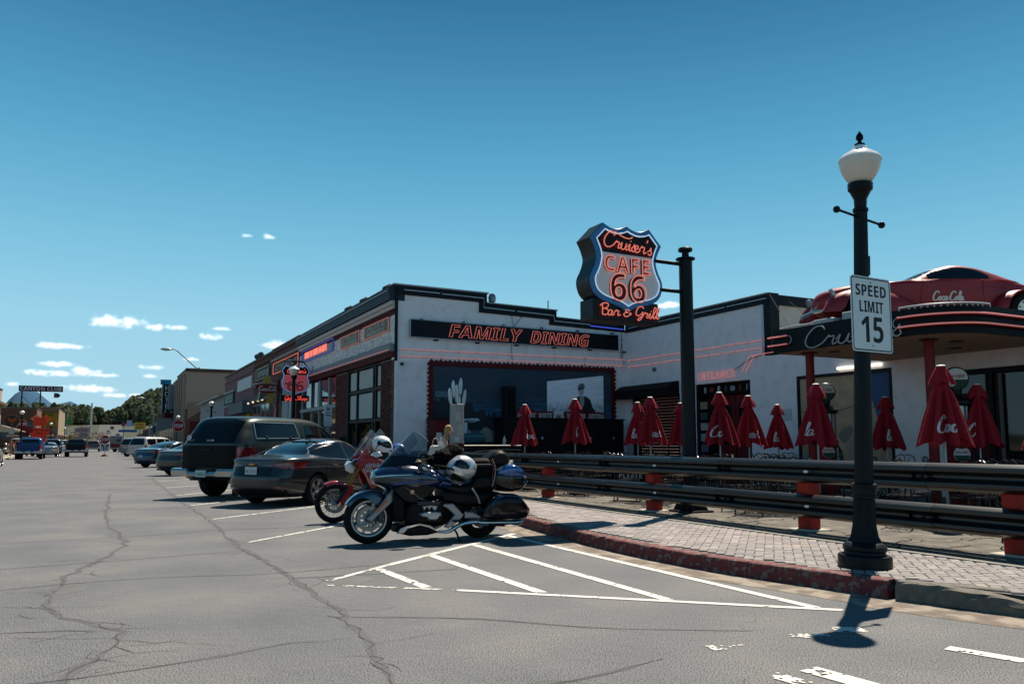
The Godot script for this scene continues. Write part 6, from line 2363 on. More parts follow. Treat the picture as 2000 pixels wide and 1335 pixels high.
func house(called: String, label: String, z0: float, z1: float, h: float, mat: Material, x := FX, depth := 14.0, cat := "shop building") -> Node3D:
	var t := thing(called, label, cat)
	var b := B()
	if x > 0: b.boxc(V(x, 0.0, z1), V(x + depth, h, z0))
	else: b.boxc(V(x - depth, 0.0, z1), V(x, h, z0))
	put("wall", b, mat, t)
	b = B()
	if x > 0: b.boxc(V(x - 0.08, h + 0.002, z1), V(x + depth, h + 0.12, z0), 0.01)
	else: b.boxc(V(x - depth, h + 0.002, z1), V(x + 0.08, h + 0.12, z0), 0.01)
	put("coping", b, M("55504c", 0.8), t)
	return t

func front_box(t: Node3D, called: String, z0: float, z1: float, y0: float, y1: float, d: float, mat: Material, x := FX) -> MeshInstance3D:
	var b := B()
	if x > 0: b.boxc(V(x - d, y0, z1), V(x + 0.01, y1, z0), minf(0.02, d * 0.3))
	else: b.boxc(V(x - 0.01, y0, z1), V(x + d, y1, z0), minf(0.02, d * 0.3))
	return put(called, b, mat, t)

func front_text(t: Node3D, s: String, h: float, w: float, zc: float, y: float, hex: String, d: float) -> void:
	letters("letter_row", s, h, w, M(hex, 0.6), t, Transform3D(Basis(Vector3.UP, -PI / 2), V(FX - d, y, zc)), "Droid Serif")

func bays(t: Node3D, z0: float, z1: float, n: int, y0: float, y1: float, frame: String, x := FX) -> void:  # shop windows: a frame with a dark pane each
	var w := (z0 - z1) / n
	for i in n:
		var a := z0 - i * w - w * 0.06
		var e := z0 - (i + 1) * w + w * 0.06
		var f := front_box(t, "window", a, e, y0, y1, 0.05, M(frame, 0.6), x)
		var b := B()
		var s := -1.0 if x > 0 else 1.0
		b.boxc(V(x + s * 0.052, y0 + 0.1, e + 0.1), V(x + s * 0.06, y1 - 0.1, a - 0.1))
		put("pane", b, M("11161b", 0.08, 0.2), f)

func street_buildings() -> void:
	var t := house("gift_shop", "dark red brick gift shop with neon framed sign next to the white diner", -37.2, -43.9, 6.25, old_brick("6a4038", 201))
	front_box(t, "ledge", -37.2, -43.9, 5.66, 5.8, 0.14, M("8b8486", 0.8))
	front_box(t, "ledge", -37.2, -43.9, 6.1, 6.24, 0.1, M("5a4038", 0.8))
	front_box(t, "sign_panel", -37.4, -43.4, 5.02, 5.52, 0.04, M("37231f", 0.7))
	front_text(t, "GET YOUR GIFTS on 66", 0.3, 5.2, -40.4, 5.27, "a29c90", 0.045)
	var b := B()
	for e in [[5.0, -43.45, 5.0, -37.35], [5.54, -43.45, 5.54, -37.35], [5.0, -43.45, 5.54, -43.45], [5.0, -37.35, 5.54, -37.35]]: b.tube([V(FX - 0.07, e[0], e[1]), V(FX - 0.07, e[2], e[3])], 0.022, 5)
	put("neon_tube", b, neon("c8685c", 0.4), t)
	for q in [[-38.0, -39.2, "8d989c"], [-39.4, -40.9, "7f8a90"], [-41.0, -41.8, "2a1416"]]: front_box(t, "tall_panel", q[0], q[1], 1.2, 4.2, 0.06, M(q[2], 0.5))
	front_box(t, "red_drape", -41.9, -43.2, 0.3, 4.6, 0.1, M("5a1318", 0.7))
	front_box(t, "pier", -37.25, -37.9, 0.2, 4.9, 0.12, old_brick("70443c", 202))
	front_box(t, "sill", -37.9, -43.5, 1.9, 2.05, 0.16, M("8c4a48", 0.6))
	t = house("place_shop", "dark brown brick shop with rounded sign and two floodlights on its parapet", -43.9, -50.0, 6.2, old_brick("643c30", 203))
	front_box(t, "ledge", -43.9, -50.0, 5.85, 5.95, 0.1, M("5d4238", 0.8))
	front_box(t, "sign_panel", -44.7, -48.7, 5.06, 5.58, 0.06, M("2c2f2f", 0.6))
	front_text(t, "ROUTE 66 PLACE", 0.3, 3.5, -46.7, 5.32, "a4a8a2", 0.066)
	b = B()
	var l := []
	for q in [[5.02, -44.8], [5.5, -44.66], [5.62, -44.9], [5.62, -48.6], [5.5, -48.75], [5.02, -48.75]]: l.append(V(FX - 0.1, q[0], q[1]))
	b.tube(l, 0.022, 5, true)
	put("neon_tube", b, M("9fb0a4", 0.3), t)
	for z in [-47.2, -48.4]:
		b = B()
		b.at(V(FX - 0.1, 6.42, z), 0, 0, 0.3)
		b.lathe([Vector2(0.04, 0.16), Vector2(0.15, 0.12), Vector2(0.18, -0.03), Vector2(0.14, -0.12), Vector2(0.03, -0.14)], 14)
		put("floodlight", b, M("3a4044", 0.4, 0.4), t)
	bays(t, -44.3, -49.6, 4, 0.6, 3.6, "6a7478")
	front_box(t, "fascia", -44.0, -49.9, 3.75, 4.1, 0.2, M("5b5550", 0.8))
	for z in [-44.6, -45.9, -47.6, -49.3]:
		b = B()
		b.lathe([Vector2(0.02, 0.06), Vector2(0.05, 0.04), Vector2(0.06, -0.05)], 10, V(FX - 0.4, 3.7, z))
		put("wall_lamp", b, neon("ffe9c0", 0.5), t)
	t = house("wine_shop", "long faded pink brick shop with white blank panel and wine sign", -50.0, -63.0, 6.2, old_brick("86626a", 204))
	front_box(t, "ledge", -50.0, -63.0, 5.7, 5.8, 0.08, M("6f5456", 0.8))
	front_box(t, "blank_panel", -50.5, -56.2, 4.75, 5.5, 0.08, M("a9aeb2", 0.5))
	front_box(t, "awning", -50.3, -56.4, 3.2, 3.9, 0.6, M("565e64", 0.7))
	bays(t, -50.4, -62.6, 5, 0.5, 3.1, "56585c")
	front_box(t, "sign_panel", -57.8, -62.6, 4.05, 4.95, 0.1, M("20282a", 0.6))
	front_text(t, "WINES", 0.55, 4.0, -60.2, 4.5, "8fa8a0", 0.105)
	for y in [4.0, 5.0]: front_box(t, "sign_edge", -57.7, -62.7, y - 0.05, y + 0.05, 0.12, M("9aa39c", 0.6))
	# low grey shop with a sloping roof
	t = thing("grey_shed_shop", "low grey shop with pale sloping eave between pink brick and tan building", "shop building")
	b = B()
	b.prism(pv("0,0 14,0 14,7.2 0,4.9"), 0, 16.6)
	var gb := put("wall", b, M("7e868c", 0.8), t)
	gb.position = V(FX, 0, -79.8)
	b = B()
	b.prism(pv("-.4,4.85 14,7.25 14,7.4 -.4,5.0"), -0.2, 16.6)
	gb = put("roof", b, M("84898b", 0.7), t)
	gb.position = V(FX, 0, -79.8)
	bays(t, -63.4, -79.4, 5, 0.5, 3.0, "4c5256")
	# tan building with bare patched side wall
	t = house("tan_building", "tall tan two storey building with patched brick side wall and pilasters", -96.2, -108.5, 9.6, stucco("9a8678", 210), FX, 11.0, "building")
	b = B()
	b.boxc(V(FX + 0.02, 0.0, -96.2), V(FX + 10.8, 5.2, -96.12))
	put("bare_brick", b, old_brick("704c40", 211), t)
	b = B()
	b.prism(pv("8.2,4.0 10.2,5.4 10.2,5.3 12.2,5.0 17,4.4 17,5.2 12,5.4 10.5,5.9 8.2,5.9"), -96.13, -96.08)
	put("render_edge", b, M("7a6a5c", 0.9), t)
	for q in [[8.5, 1.2, 0.9, 2.6, "4a1c1c"], [10.0, 0.8, 1.0, 3.0, "1f5a74"], [9.9, 2.8, 1.2, 0.4, "6a5c54"], [11.0, 0.5, 0.7, 2.4, "5a201c"]]:
		b = B()
		b.boxc(V(q[0], q[1], -96.12), V(q[0] + q[2], q[1] + q[3], -96.06))
		put("painted_patch", b, M(q[4], 0.9), t)
	b = B()
	b.boxc(V(12.6, 3.6, -96.12), V(14.6, 4.8, -96.05))
	put("window", b, M("1a1d1c", 0.4), t)
	b = B()
	b.boxc(V(FX - 0.1, 9.4, -96.4), V(FX + 11, 9.78, -96.05), 0.02)
	put("parapet_band", b, M("4a3d36", 0.9), t)
	for k in 5: front_box(t, "pilaster", -96.4 - k * 2.7, -97.2 - k * 2.7, 0.2, 9.2, 0.3, stucco("8f7d70", 212))
	for k in 4:
		for y in [[4.9, 8.0], [0.7, 3.9]]: bays(t, -97.4 - k * 2.7, -98.9 - k * 2.7, 1, y[0], y[1], "50443e")
	t = house("hotel_block", "dark grey hotel block with blue grey upper bay and red awning", -108.5, -150.0, 7.4, M("4a4c50", 0.9), FX, 12.0, "hotel")
	front_box(t, "upper_bay", -109.5, -114.0, 5.6, 8.8, 0.8, M("5f6c76", 0.7))
	front_box(t, "awning", -109.3, -116.0, 4.7, 5.2, 1.3, M("45161a", 0.8))
	bays(t, -109.5, -149, 8, 0.5, 3.4, "3a3432")
	bays(t, -134, -149, 4, 5.2, 7.4, "3a3c40")
	t = house("white_shop", "pale grey weathered shop with dark arch beyond the hotel", -150.0, -176.0, 5.0, stucco("7d7c80", 220))
	bays(t, -150.5, -175, 5, 0.5, 3.0, "2c2424")
	front_box(t, "banner", -152, -160, 3.2, 4.4, 0.2, M("3c3540", 0.8))
	t = house("maroon_shop", "low maroon shop with flat roof further along the right side", -176.0, -205.0, 4.2, M("3f2326", 0.9))
	bays(t, -177, -204, 5, 0.5, 2.8, "5a5450")
	t = house("mustard_shop", "low mustard yellow shop beyond the motel sign", -205.0, -240.0, 3.6, M("80622a", 0.9))
	bays(t, -206, -238, 5, 0.5, 2.6, "4a3a20")
	t = house("grey_store", "far low grey store at the end of the right side", -250.0, -300.0, 3.4, M("6a6c6c", 0.9), 10.0)
	bays(t, -251, -299, 5, 0.5, 2.6, "3c3e40", 10.0)
	t = thing("box_trailer", "small grey box trailer parked at the far end of the road", "trailer", V(2.5, 0, -205))
	b = B()
	b.box(V(0, 1.8, 0), V(2.5, 2.6, 5), 0.05)
	put("body", b, M("77797a", 0.6), t)
	b = B()
	b.boxc(V(0.1, 1.7, 2.5), V(0.9, 2.3, 2.53))
	put("rear_window", b, M("14171a", 0.2), t)
	for s in [-1.0, 1.0]:
		b = B()
		b.at(V(s * 1.1, 0.35, 0), 0, 0, PI / 2)
		b.lathe([Vector2(0.35, -0.1), Vector2(0.35, 0.1)], 14)
		put("wheel", b, M("15161a", 0.8), t)

func left_side() -> void:
	var X := -10.5
	var t := house("cream_corner_building", "cream corner building with brown cornice at the left edge of the photo", -70.0, -108.0, 7.4, stucco("a98f74", 230), X - 0.15, 20.0, "building")
	front_box(t, "cornice", -70, -108.6, 5.6, 5.9, 0.55, M("5b4a40", 0.8), X - 0.15)
	bays(t, -72, -107, 6, 0.5, 4.0, "3a332c", X - 0.15)
	t = house("brick_block", "wide brown brick block with dark cornice under the roof club sign", -160.0, -172.0, 7.3, old_brick("7a4e3a", 231), X, 40.0, "building")
	var b := B()
	b.boxc(V(X - 30, 2.0, -159.98), V(X - 0.3, 4.9, -159.9))
	put("lower_wall", b, M("50545c", 0.9), t)
	b = B()
	b.boxc(V(X - 40, 5.7, -160), V(X + 0.02, 5.85, -159.9))
	put("ledge", b, M("6a5040", 0.9), t)
	for k in 7:
		b = B()
		b.boxc(V(X - 3.4 - k * 4.2, 0.6, -159.9), V(X - 0.8 - k * 4.2, 3.6, -159.84))
		put("window", b, M("14181c", 0.3), t)
	t = house("tan_parapet_building", "tan building with brown lettered parapet behind the yellow wall sign", -173.2, -200.0, 7.9, stucco("8d7a62", 232), -7.8, 8.0, "building")
	b = B()
	b.boxc(V(-11.6, 7.0, -173.2), V(-7.75, 8.1, -173.05), 0.02)
	put("parapet", b, M("7d5c46", 0.9), t)
	bays(t, -174, -199, 4, 0.5, 3.0, "3f342a", -7.8)
	t = house("grey_roof_store", "low white store with long grey roof left of the far road", -210.0, -250.0, 3.0, stucco("8a8684", 233), -9.0, 16.0)
	b = B()
	b.prism(pv("-16.6,3.12 .6,3.12 -2,4.4 -14,4.4"), -250, -209.6)
	var rf := put("roof", b, M("6f747a", 0.8), t)
	rf.position.x = -9.0
	bays(t, -211, -249, 6, 0.4, 2.6, "4a3c38", -9.0)
	for k in 5:
		b = B()
		b.boxc(V(-24.5 + k * 3.1, 0.4, -209.98), V(-22.4 + k * 3.1, 2.5, -209.9))
		put("window", b, M("191c20", 0.3), t)
	# beige awning and teal stall roof at the left edge
	for q in [[-10.0, -90.0, 3.2, 2.3, "b9ad98", "cream shade awning over the left pavement below the round brown sign"], [-11.2, -86.0, 2.4, 3.1, "3c7a70", "teal stall roof at the left edge of the photo"]]:
		t = thing("awning_stall", q[5], "awning", V(q[0], KY, q[1]))
		b = B()
		b.prism(PackedVector2Array([Vector2(-q[2], q[3]), Vector2(q[2], q[3]), Vector2(q[2] * 0.4, q[3] + 0.6), Vector2(-q[2] * 0.4, q[3] + 0.6)]), -1.2, 1.2)
		put("canvas", b, M(q[4], 0.8), t)
		for x in [-0.9, 0.9]:
			for z in [-1.1, 1.1]:
				b = B()
				b.tube([V(x * q[2], 0, z), V(x * q[2], q[3] + 0.05, z)], 0.03, 6)
				put("post", b, M("55585a"), t)
	# planter boxes and rails on the left pavement, far clutter of the shops
	var tints := ["5b3a36", "3c4148", "7a6f6a", "8f8a86", "2e3238", "6a4a44", "4c5a5e", "7d5a56"]
	for i in 16:
		var z := -112.0 - i * 6.2
		t = thing("shop_stall", ["maroon stall front", "slate stall front", "taupe stall front", "pale grey stall front", "charcoal stall front", "brown red stall front", "blue grey stall front", "rose stall front"][i % 8] + " on the left pavement, number %s from the cream building" % ["one", "two", "three", "four", "five", "six", "seven", "eight", "nine", "ten", "eleven", "twelve", "thirteen", "fourteen", "fifteen", "sixteen"][i], "stall", V(-9.2, KY, z), 0.0, "stall fronts along the left pavement")
		var h := rng.randf_range(1.6, 2.9)
		b = B()
		b.box(V(0, h * 0.5, 0), V(1.6, h, 2.6), 0.03)
		put("body", b, M(tints[i % 8], 0.8), t)
		b = B()
		b.boxc(V(-1.0, h, -1.5), V(1.2, h + 0.14, 1.6), 0.02)
		put("roof_board", b, M(tints[(i + 3) % 8], 0.8), t)
		b = B()
		b.boxc(V(-0.6, 0.8, 1.3), V(0.6, h - 0.3, 1.34))
		put("window", b, M("14171b", 0.3), t)
	# leafless brush by the road
	t = thing("bare_bush", "wide leafless reddish brown bush at the left of the far road", "bush", V(-6.0, 0, -262))
	b = B()
	var tw := B()
	for i in 34:
		var a := rng.randf() * TAU
		var o := V(cos(a), 0, sin(a)) * rng.randf_range(0.2, 4.6)
		o.x *= 1.3
		var top := o * 1.35 + V(rng.randfn() * 0.6, rng.randf_range(3.2, 7.0) * (1.0 - 0.08 * o.length()), rng.randfn() * 0.6)
		b.tube([o, o.lerp(top, 0.5) + V(0, 0.5, 0), top], [0.09, 0.05, 0.015], 4)
		for k in 42:
			var c := o.lerp(top, rng.randf_range(0.3, 1.05)) + V(rng.randfn(), rng.randfn() * 0.8, rng.randfn()) * 0.55
			var d := V(rng.randfn(), rng.randf_range(0.2, 1.4), rng.randfn()).normalized() * rng.randf_range(0.3, 0.8)
			var s := d.cross(V(rng.randfn(), rng.randfn(), rng.randfn())).normalized() * 0.13
			tw.tri(c - s, c + s, c + d)
	put("stem", b, M("4a3833", 0.9), t)
	put("twig", tw, M("7a5f56", 0.95), t, 0.0).set_meta("kind", "stuff")

# ---------------------------------------------------------------- vehicles: a hull is a stack of rounded plan outlines
class Hull:
	var lv: Array  # [y, front x, rear x, half width, front squareness, rear squareness]
	func _init(levels: Array) -> void: lv = levels
	func at(y: float) -> Array:
		var k := 0
		while k < lv.size() - 2 and lv[k + 1][0] < y: k += 1
		var t := clampf((y - lv[k][0]) / (lv[k + 1][0] - lv[k][0]), 0.0, 1.0)
		var o := [y]
		for i in range(1, 6):
			var a: float = lv[maxi(k - 1, 0)][i]
			var b: float = lv[k][i]
			var c: float = lv[k + 1][i]
			var d: float = lv[mini(k + 2, lv.size() - 1)][i]
			# monotone cubic, so that flat stretches stay flat
			var h: float = lv[k + 1][0] - lv[k][0]
			var s := (c - b) / h
			var s0: float = (b - a) / maxf(lv[k][0] - lv[maxi(k - 1, 0)][0], 1e-6) if k > 0 else s
			var s1: float = (d - c) / maxf(lv[mini(k + 2, lv.size() - 1)][0] - lv[k + 1][0], 1e-6) if k + 2 < lv.size() else s
			var m0 := 0.0 if s0 * s <= 0.0 else 2.0 * s0 * s / (s0 + s)
			var m1 := 0.0 if s1 * s <= 0.0 else 2.0 * s1 * s / (s1 + s)
			var t2 := t * t
			var t3 := t2 * t
			o.append((2 * t3 - 3 * t2 + 1) * b + (t3 - 2 * t2 + t) * h * m0 + (-2 * t3 + 3 * t2) * c + (t3 - t2) * h * m1)
		return o
	func ring(y: float, n := 72) -> Array:
		var q := at(y)
		var xc: float = (q[1] + q[2]) * 0.5
		var a: float = (q[1] - q[2]) * 0.5
		var r := []
		for i in n:
			var g := TAU * (i + 0.5) / n
			var e: float = q[4] if cos(g) > 0.0 else q[5]
			var c := cos(g)
			var s := sin(g)
			r.append(Vector3(xc + a * signf(c) * pow(absf(c), 2.0 / e), y, q[3] * signf(s) * pow(absf(s), 2.0 / e)))
		return r
	func side(x: float, y: float) -> float:
		var q := at(y)
		var xc: float = (q[1] + q[2]) * 0.5
		var u: float = clampf(absf(x - xc) / ((q[1] - q[2]) * 0.5), 0.0, 0.9999)
		var e: float = q[4] if x > xc else q[5]
		return q[3] * pow(1.0 - pow(u, e), 1.0 / e)
	func end(z: float, y: float, front: bool) -> float:
		var q := at(y)
		var xc: float = (q[1] + q[2]) * 0.5
		var a: float = (q[1] - q[2]) * 0.5
		var e: float = q[4] if front else q[5]
		return xc + (a if front else -a) * pow(maxf(1.0 - pow(clampf(absf(z) / q[3], 0.0, 0.9999), e), 0.0), 1.0 / e)
	func build(rows := 44) -> MB:
		var b := MB.new()
		var rings := []
		var y0: float = lv[0][0]
		var y1: float = lv[-1][0]
		var ys := []
		for i in rows + 1: ys.append(lerpf(y0, y1, i / float(rows)))
		for q in lv: ys.append(q[0])
		ys.sort()
		var last := -9.0
		for y in ys:
			if y - last < 0.006: continue
			last = y
			rings.append(ring(y))
		b.loft(rings)
		return b

func edge_at(q: PackedVector2Array, x: float) -> float:
	for i in q.size() - 1:
		if (q[i].x <= x and x <= q[i + 1].x): return lerpf(q[i].y, q[i + 1].y, (x - q[i].x) / maxf(q[i + 1].x - q[i].x, 1e-6))
	return q[0].y if x < q[0].x else q[-1].y

# a sheet that lies on the flank (how = "side") or on the front or back end of a hull, between an upper and a lower edge
func patch(h: Hull, how: String, upper: String, lower: String, off := 0.004, s := 1.0, nu := 24, nv := 6) -> MB:
	var up := pv(upper)
	var lo := pv(lower)
	var b := B()
	var x0 := maxf(up[0].x, lo[0].x)
	var x1 := minf(up[-1].x, lo[-1].x)
	b.grid(func(u, v):
		var x: float = lerpf(x0, x1, u)
		var y: float = lerpf(edge_at(lo, x), edge_at(up, x), v)
		if how == "side": return Vector3(x, y, s * (h.side(x, y) + off))
		var f := how == "front"
		return Vector3(h.end(x * s, y, f) + (off if f else -off), y, x * s), nu, nv)
	return b

func seam(h: Hull, pts: String, s: float, r := 0.005, off := 0.0) -> MB:
	var b := B()
	var q := pv(pts)
	var l := []
	for i in q.size() - 1:
		for k in 8:
			var p := q[i].lerp(q[i + 1], k / 8.0)
			l.append(V(p.x, p.y, s * (h.side(p.x, p.y) + off)))
	l.append(V(q[-1].x, q[-1].y, s * (h.side(q[-1].x, q[-1].y) + off)))
	b.tube(l, r, 5)
	return b

var wheel_meshes := {}

func wheel(parent: Node3D, at: Vector3, r: float, w: float, rim_r: float, style: int, out: float, steer := 0.0, hex := "9a9da0") -> void:
	var key := "%s %s %s %s" % [r, w, rim_r, style]
	if not wheel_meshes.has(key):
		var b := B()
		var pr := []
		for q in [[rim_r, -0.46], [rim_r + 0.02, -0.5], [r - 0.05, -0.52], [r - 0.012, -0.44], [r, -0.34], [r, 0.34], [r - 0.012, 0.44], [r - 0.05, 0.52], [rim_r + 0.02, 0.5], [rim_r, 0.46], [rim_r - 0.02, 0.2], [rim_r - 0.02, -0.3]]: pr.append(Vector2(q[0], q[1] * w))
		pr.append(pr[0])
		var i0 := b.p.size()
		var rings := []
		for q in pr:
			var rg := []
			for k in 44: rg.append(V(cos(TAU * k / 44) * q.x, sin(TAU * k / 44) * q.x, q.y))
			rings.append(rg)
		b.loft(rings, false)
		var tyre := b.mesh(40.0)
		b = B()
		rings = []
		for q in [[rim_r + 0.004, 0.47], [rim_r + 0.002, 0.5], [rim_r - 0.014, 0.5], [rim_r - 0.02, 0.44], [rim_r - 0.03, 0.1], [rim_r - 0.03, -0.3]]:
			var rg := []
			for k in 44: rg.append(V(cos(TAU * k / 44) * q[0], sin(TAU * k / 44) * q[0], q[1] * w))
			rings.append(rg)
		b.loft(rings, false)
		var n: int = [5, 6, 10][style % 3]
		for k in n:
			for tw in ([-0.12, 0.12] if style == 0 else [0.0]):
				b.x = Transform3D(Basis(Vector3.BACK, TAU * k / n), Vector3.ZERO)
				var ww := 0.026 if style == 0 else 0.05
				var e: float = tw * rim_r * 1.1
				b.face([V(0.04, -ww, w * 0.36), V(0.04, ww, w * 0.36), V(rim_r - 0.012, e + ww * 0.8, w * 0.43), V(rim_r - 0.012, e - ww * 0.8, w * 0.43)], V(0.1, 0, -1))
				b.face([V(0.04, -ww, w * 0.36), V(0.04, -ww, w * 0.2), V(rim_r - 0.012, e - ww * 0.8, w * 0.3), V(rim_r - 0.012, e - ww * 0.8, w * 0.43)], V(0.1, 1, 0))
				b.face([V(0.04, ww, w * 0.36), V(0.04, ww, w * 0.2), V(rim_r - 0.012, e + ww * 0.8, w * 0.3), V(rim_r - 0.012, e + ww * 0.8, w * 0.43)], V(0.1, -1, 0))
		b.x = Transform3D(Basis(Vector3.RIGHT, PI / 2), Vector3.ZERO)
		b.lathe([Vector2(0.02, w * 0.1), Vector2(0.075, w * 0.2), Vector2(0.07, w * 0.38), Vector2(0.03, w * 0.42), Vector2(0.002, w * 0.42)], 20)
		var rim := b.mesh(35.0)
		b = B()
		b.x = Transform3D(Basis(Vector3.RIGHT, PI / 2), Vector3.ZERO)
		b.lathe([Vector2(0.01, -w * 0.2), Vector2(rim_r - 0.03, -w * 0.2), Vector2(rim_r - 0.03, -w * 0.15), Vector2(0.14, -w * 0.1), Vector2(0.01, -w * 0.1)], 28)
		wheel_meshes[key] = [tyre, rim, b.mesh(30.0)]
	var g := Node3D.new()
	g.name = numbered(parent, "wheel")
	parent.add_child(g, true)
	g.position = at
	g.rotation.y = steer + (0.0 if out > 0 else PI)
	var m = wheel_meshes[key]
	mi("tyre", m[0], M("141416", 0.85), g)
	mi("rim", m[1], M(hex, 0.28, 0.85), g)
	mi("brake_disc", m[2], M("2e3033", 0.5, 0.6), g)

var pending := []

func cut_body(h: Hull, wells: Array) -> CSGCombiner3D:  # wells: [x, y, radius]
	var c := CSGCombiner3D.new()
	c.name = "cut"
	add_child(c, true)
	var m := CSGMesh3D.new()
	m.mesh = h.build().mesh(0.0)
	c.add_child(m)
	for w in wells:
		var k := CSGCylinder3D.new()
		k.operation = CSGShape3D.OPERATION_SUBTRACTION
		k.radius = w[2]
		k.height = 4.0
		k.sides = 40
		k.rotation = V(PI / 2, 0, 0)
		k.position = V(w[0], w[1], 0)
		c.add_child(k)
	return c

func baked(c: CSGCombiner3D, crease := 32.0) -> ArrayMesh:
	var m := c.bake_static_mesh()
	var b := B()
	for s in m.get_surface_count():
		var a := m.surface_get_arrays(s)
		var vs: PackedVector3Array = a[Mesh.ARRAY_VERTEX]
		if a[Mesh.ARRAY_INDEX] != null and a[Mesh.ARRAY_INDEX].size():
			for i in a[Mesh.ARRAY_INDEX]: b.p.append(vs[i])
		else: b.p.append_array(vs)
	remove_child(c)
	c.free()
	return b.mesh(crease)

const SEDAN := [[0.2, 2.1, -2.36, 0.8, 2.6, 4.0], [0.3, 2.27, -2.48, 0.88, 2.6, 4.2], [0.45, 2.36, -2.55, 0.915, 2.6, 4.4], [0.6, 2.37, -2.55, 0.925, 2.6, 4.4], [0.75, 2.33, -2.5, 0.925, 2.7, 4.4], [0.86, 2.2, -2.46, 0.915, 3.0, 4.4], [0.93, 1.85, -2.45, 0.9, 3.2, 4.4], [0.985, 1.4, -2.44, 0.885, 3.2, 4.6], [1.02, 1.02, -2.38, 0.865, 3.4, 4.6], [1.06, 0.9, -2.02, 0.835, 3.6, 4.2], [1.1, 0.81, -1.76, 0.8, 3.6, 4.0], [1.2, 0.6, -1.44, 0.74, 3.6, 3.8], [1.3, 0.37, -1.1, 0.685, 3.6, 3.6], [1.38, 0.12, -0.74, 0.625, 3.2, 3.2], [1.43, -0.05, -0.52, 0.52, 2.8, 2.8], [1.455, -0.18, -0.38, 0.34, 2.4, 2.4]]
const TRUCK_LOW := [[0.45, 2.6, -2.9, 0.93, 4.0, 7.0], [0.55, 2.75, -2.98, 0.99, 3.6, 8.0], [0.75, 2.8, -3.0, 1.01, 3.4, 9.0], [1.0, 2.78, -3.0, 1.01, 3.4, 9.0], [1.12, 2.6, -3.0, 1.005, 3.6, 9.0], [1.2, 1.9, -2.99, 0.995, 4.0, 9.0], [1.28, 1.3, -2.98, 0.98, 5.0, 9.0]]
const TRUCK_TOP := [[1.26, 1.25, -2.98, 0.97, 5.0, 8.0], [1.4, 1.02, -2.9, 0.94, 5.0, 8.0], [1.6, 0.7, -2.78, 0.885, 5.0, 7.0], [1.78, 0.4, -2.66, 0.83, 4.6, 6.5], [1.87, 0.15, -2.55, 0.76, 4.0, 6.0], [1.92, -0.1, -2.4, 0.62, 3.2, 4.5], [1.94, -0.4, -2.1, 0.4, 2.6, 3.0]]
const CAB_TOP := [[1.2, 1.35, -0.85, 0.95, 5.0, 8.0], [1.35, 1.08, -0.82, 0.92, 5.0, 8.0], [1.55, 0.72, -0.78, 0.86, 5.0, 7.0], [1.72, 0.4, -0.7, 0.79, 4.5, 6.0], [1.8, 0.15, -0.6, 0.7, 4.0, 5.0], [1.83, 0.0, -0.5, 0.5, 3.0, 3.5]]
const SUV := [[0.35, 2.5, -2.6, 0.9, 3.4, 7.0], [0.5, 2.66, -2.7, 0.98, 3.4, 8.0], [0.8, 2.7, -2.72, 1.0, 3.4, 9.0], [1.0, 2.6, -2.7, 1.0, 3.6, 9.0], [1.1, 2.0, -2.68, 0.985, 4.0, 9.0], [1.17, 1.4, -2.66, 0.965, 5.0, 9.0], [1.3, 1.15, -2.6, 0.93, 5.0, 9.0], [1.6, 0.75, -2.48, 0.86, 5.0, 8.0], [1.78, 0.45, -2.38, 0.8, 4.6, 7.0], [1.86, 0.2, -2.3, 0.7, 4.0, 6.0], [1.9, -0.1, -2.1, 0.5, 3.0, 4.0]]

func rear_lamp(t: Node3D, h: Hull, up: String, lo: String, s: float, called := "tail_light", hex := "7d0f16") -> void:
	put(called, patch(h, "rear", up, lo, 0.008, s, 12, 5), M(hex, 0.12, 0.1, {"clearcoat_enabled": true, "clearcoat": 1.0, "clearcoat_roughness": 0.03}), t)

func licence_plate(t: Node3D, x: float, y: float, s: String, hex := "b7b9ba", ink := "26303c") -> void:
	var b := B()
	b.at(V(x, y, 0), -PI / 2)
	b.prism(rectp(0.31, 0.155), 0, 0.008, 0.002)
	put("licence_plate", b, M(hex, 0.4), t)
	if s: letters("plate_number", s, 0.07, 0.26, M(ink, 0.5), t, Transform3D(Basis(Vector3.UP, -PI / 2), V(x - 0.009, y - 0.012, 0)), "Droid Sans Mono", true, 0.002)

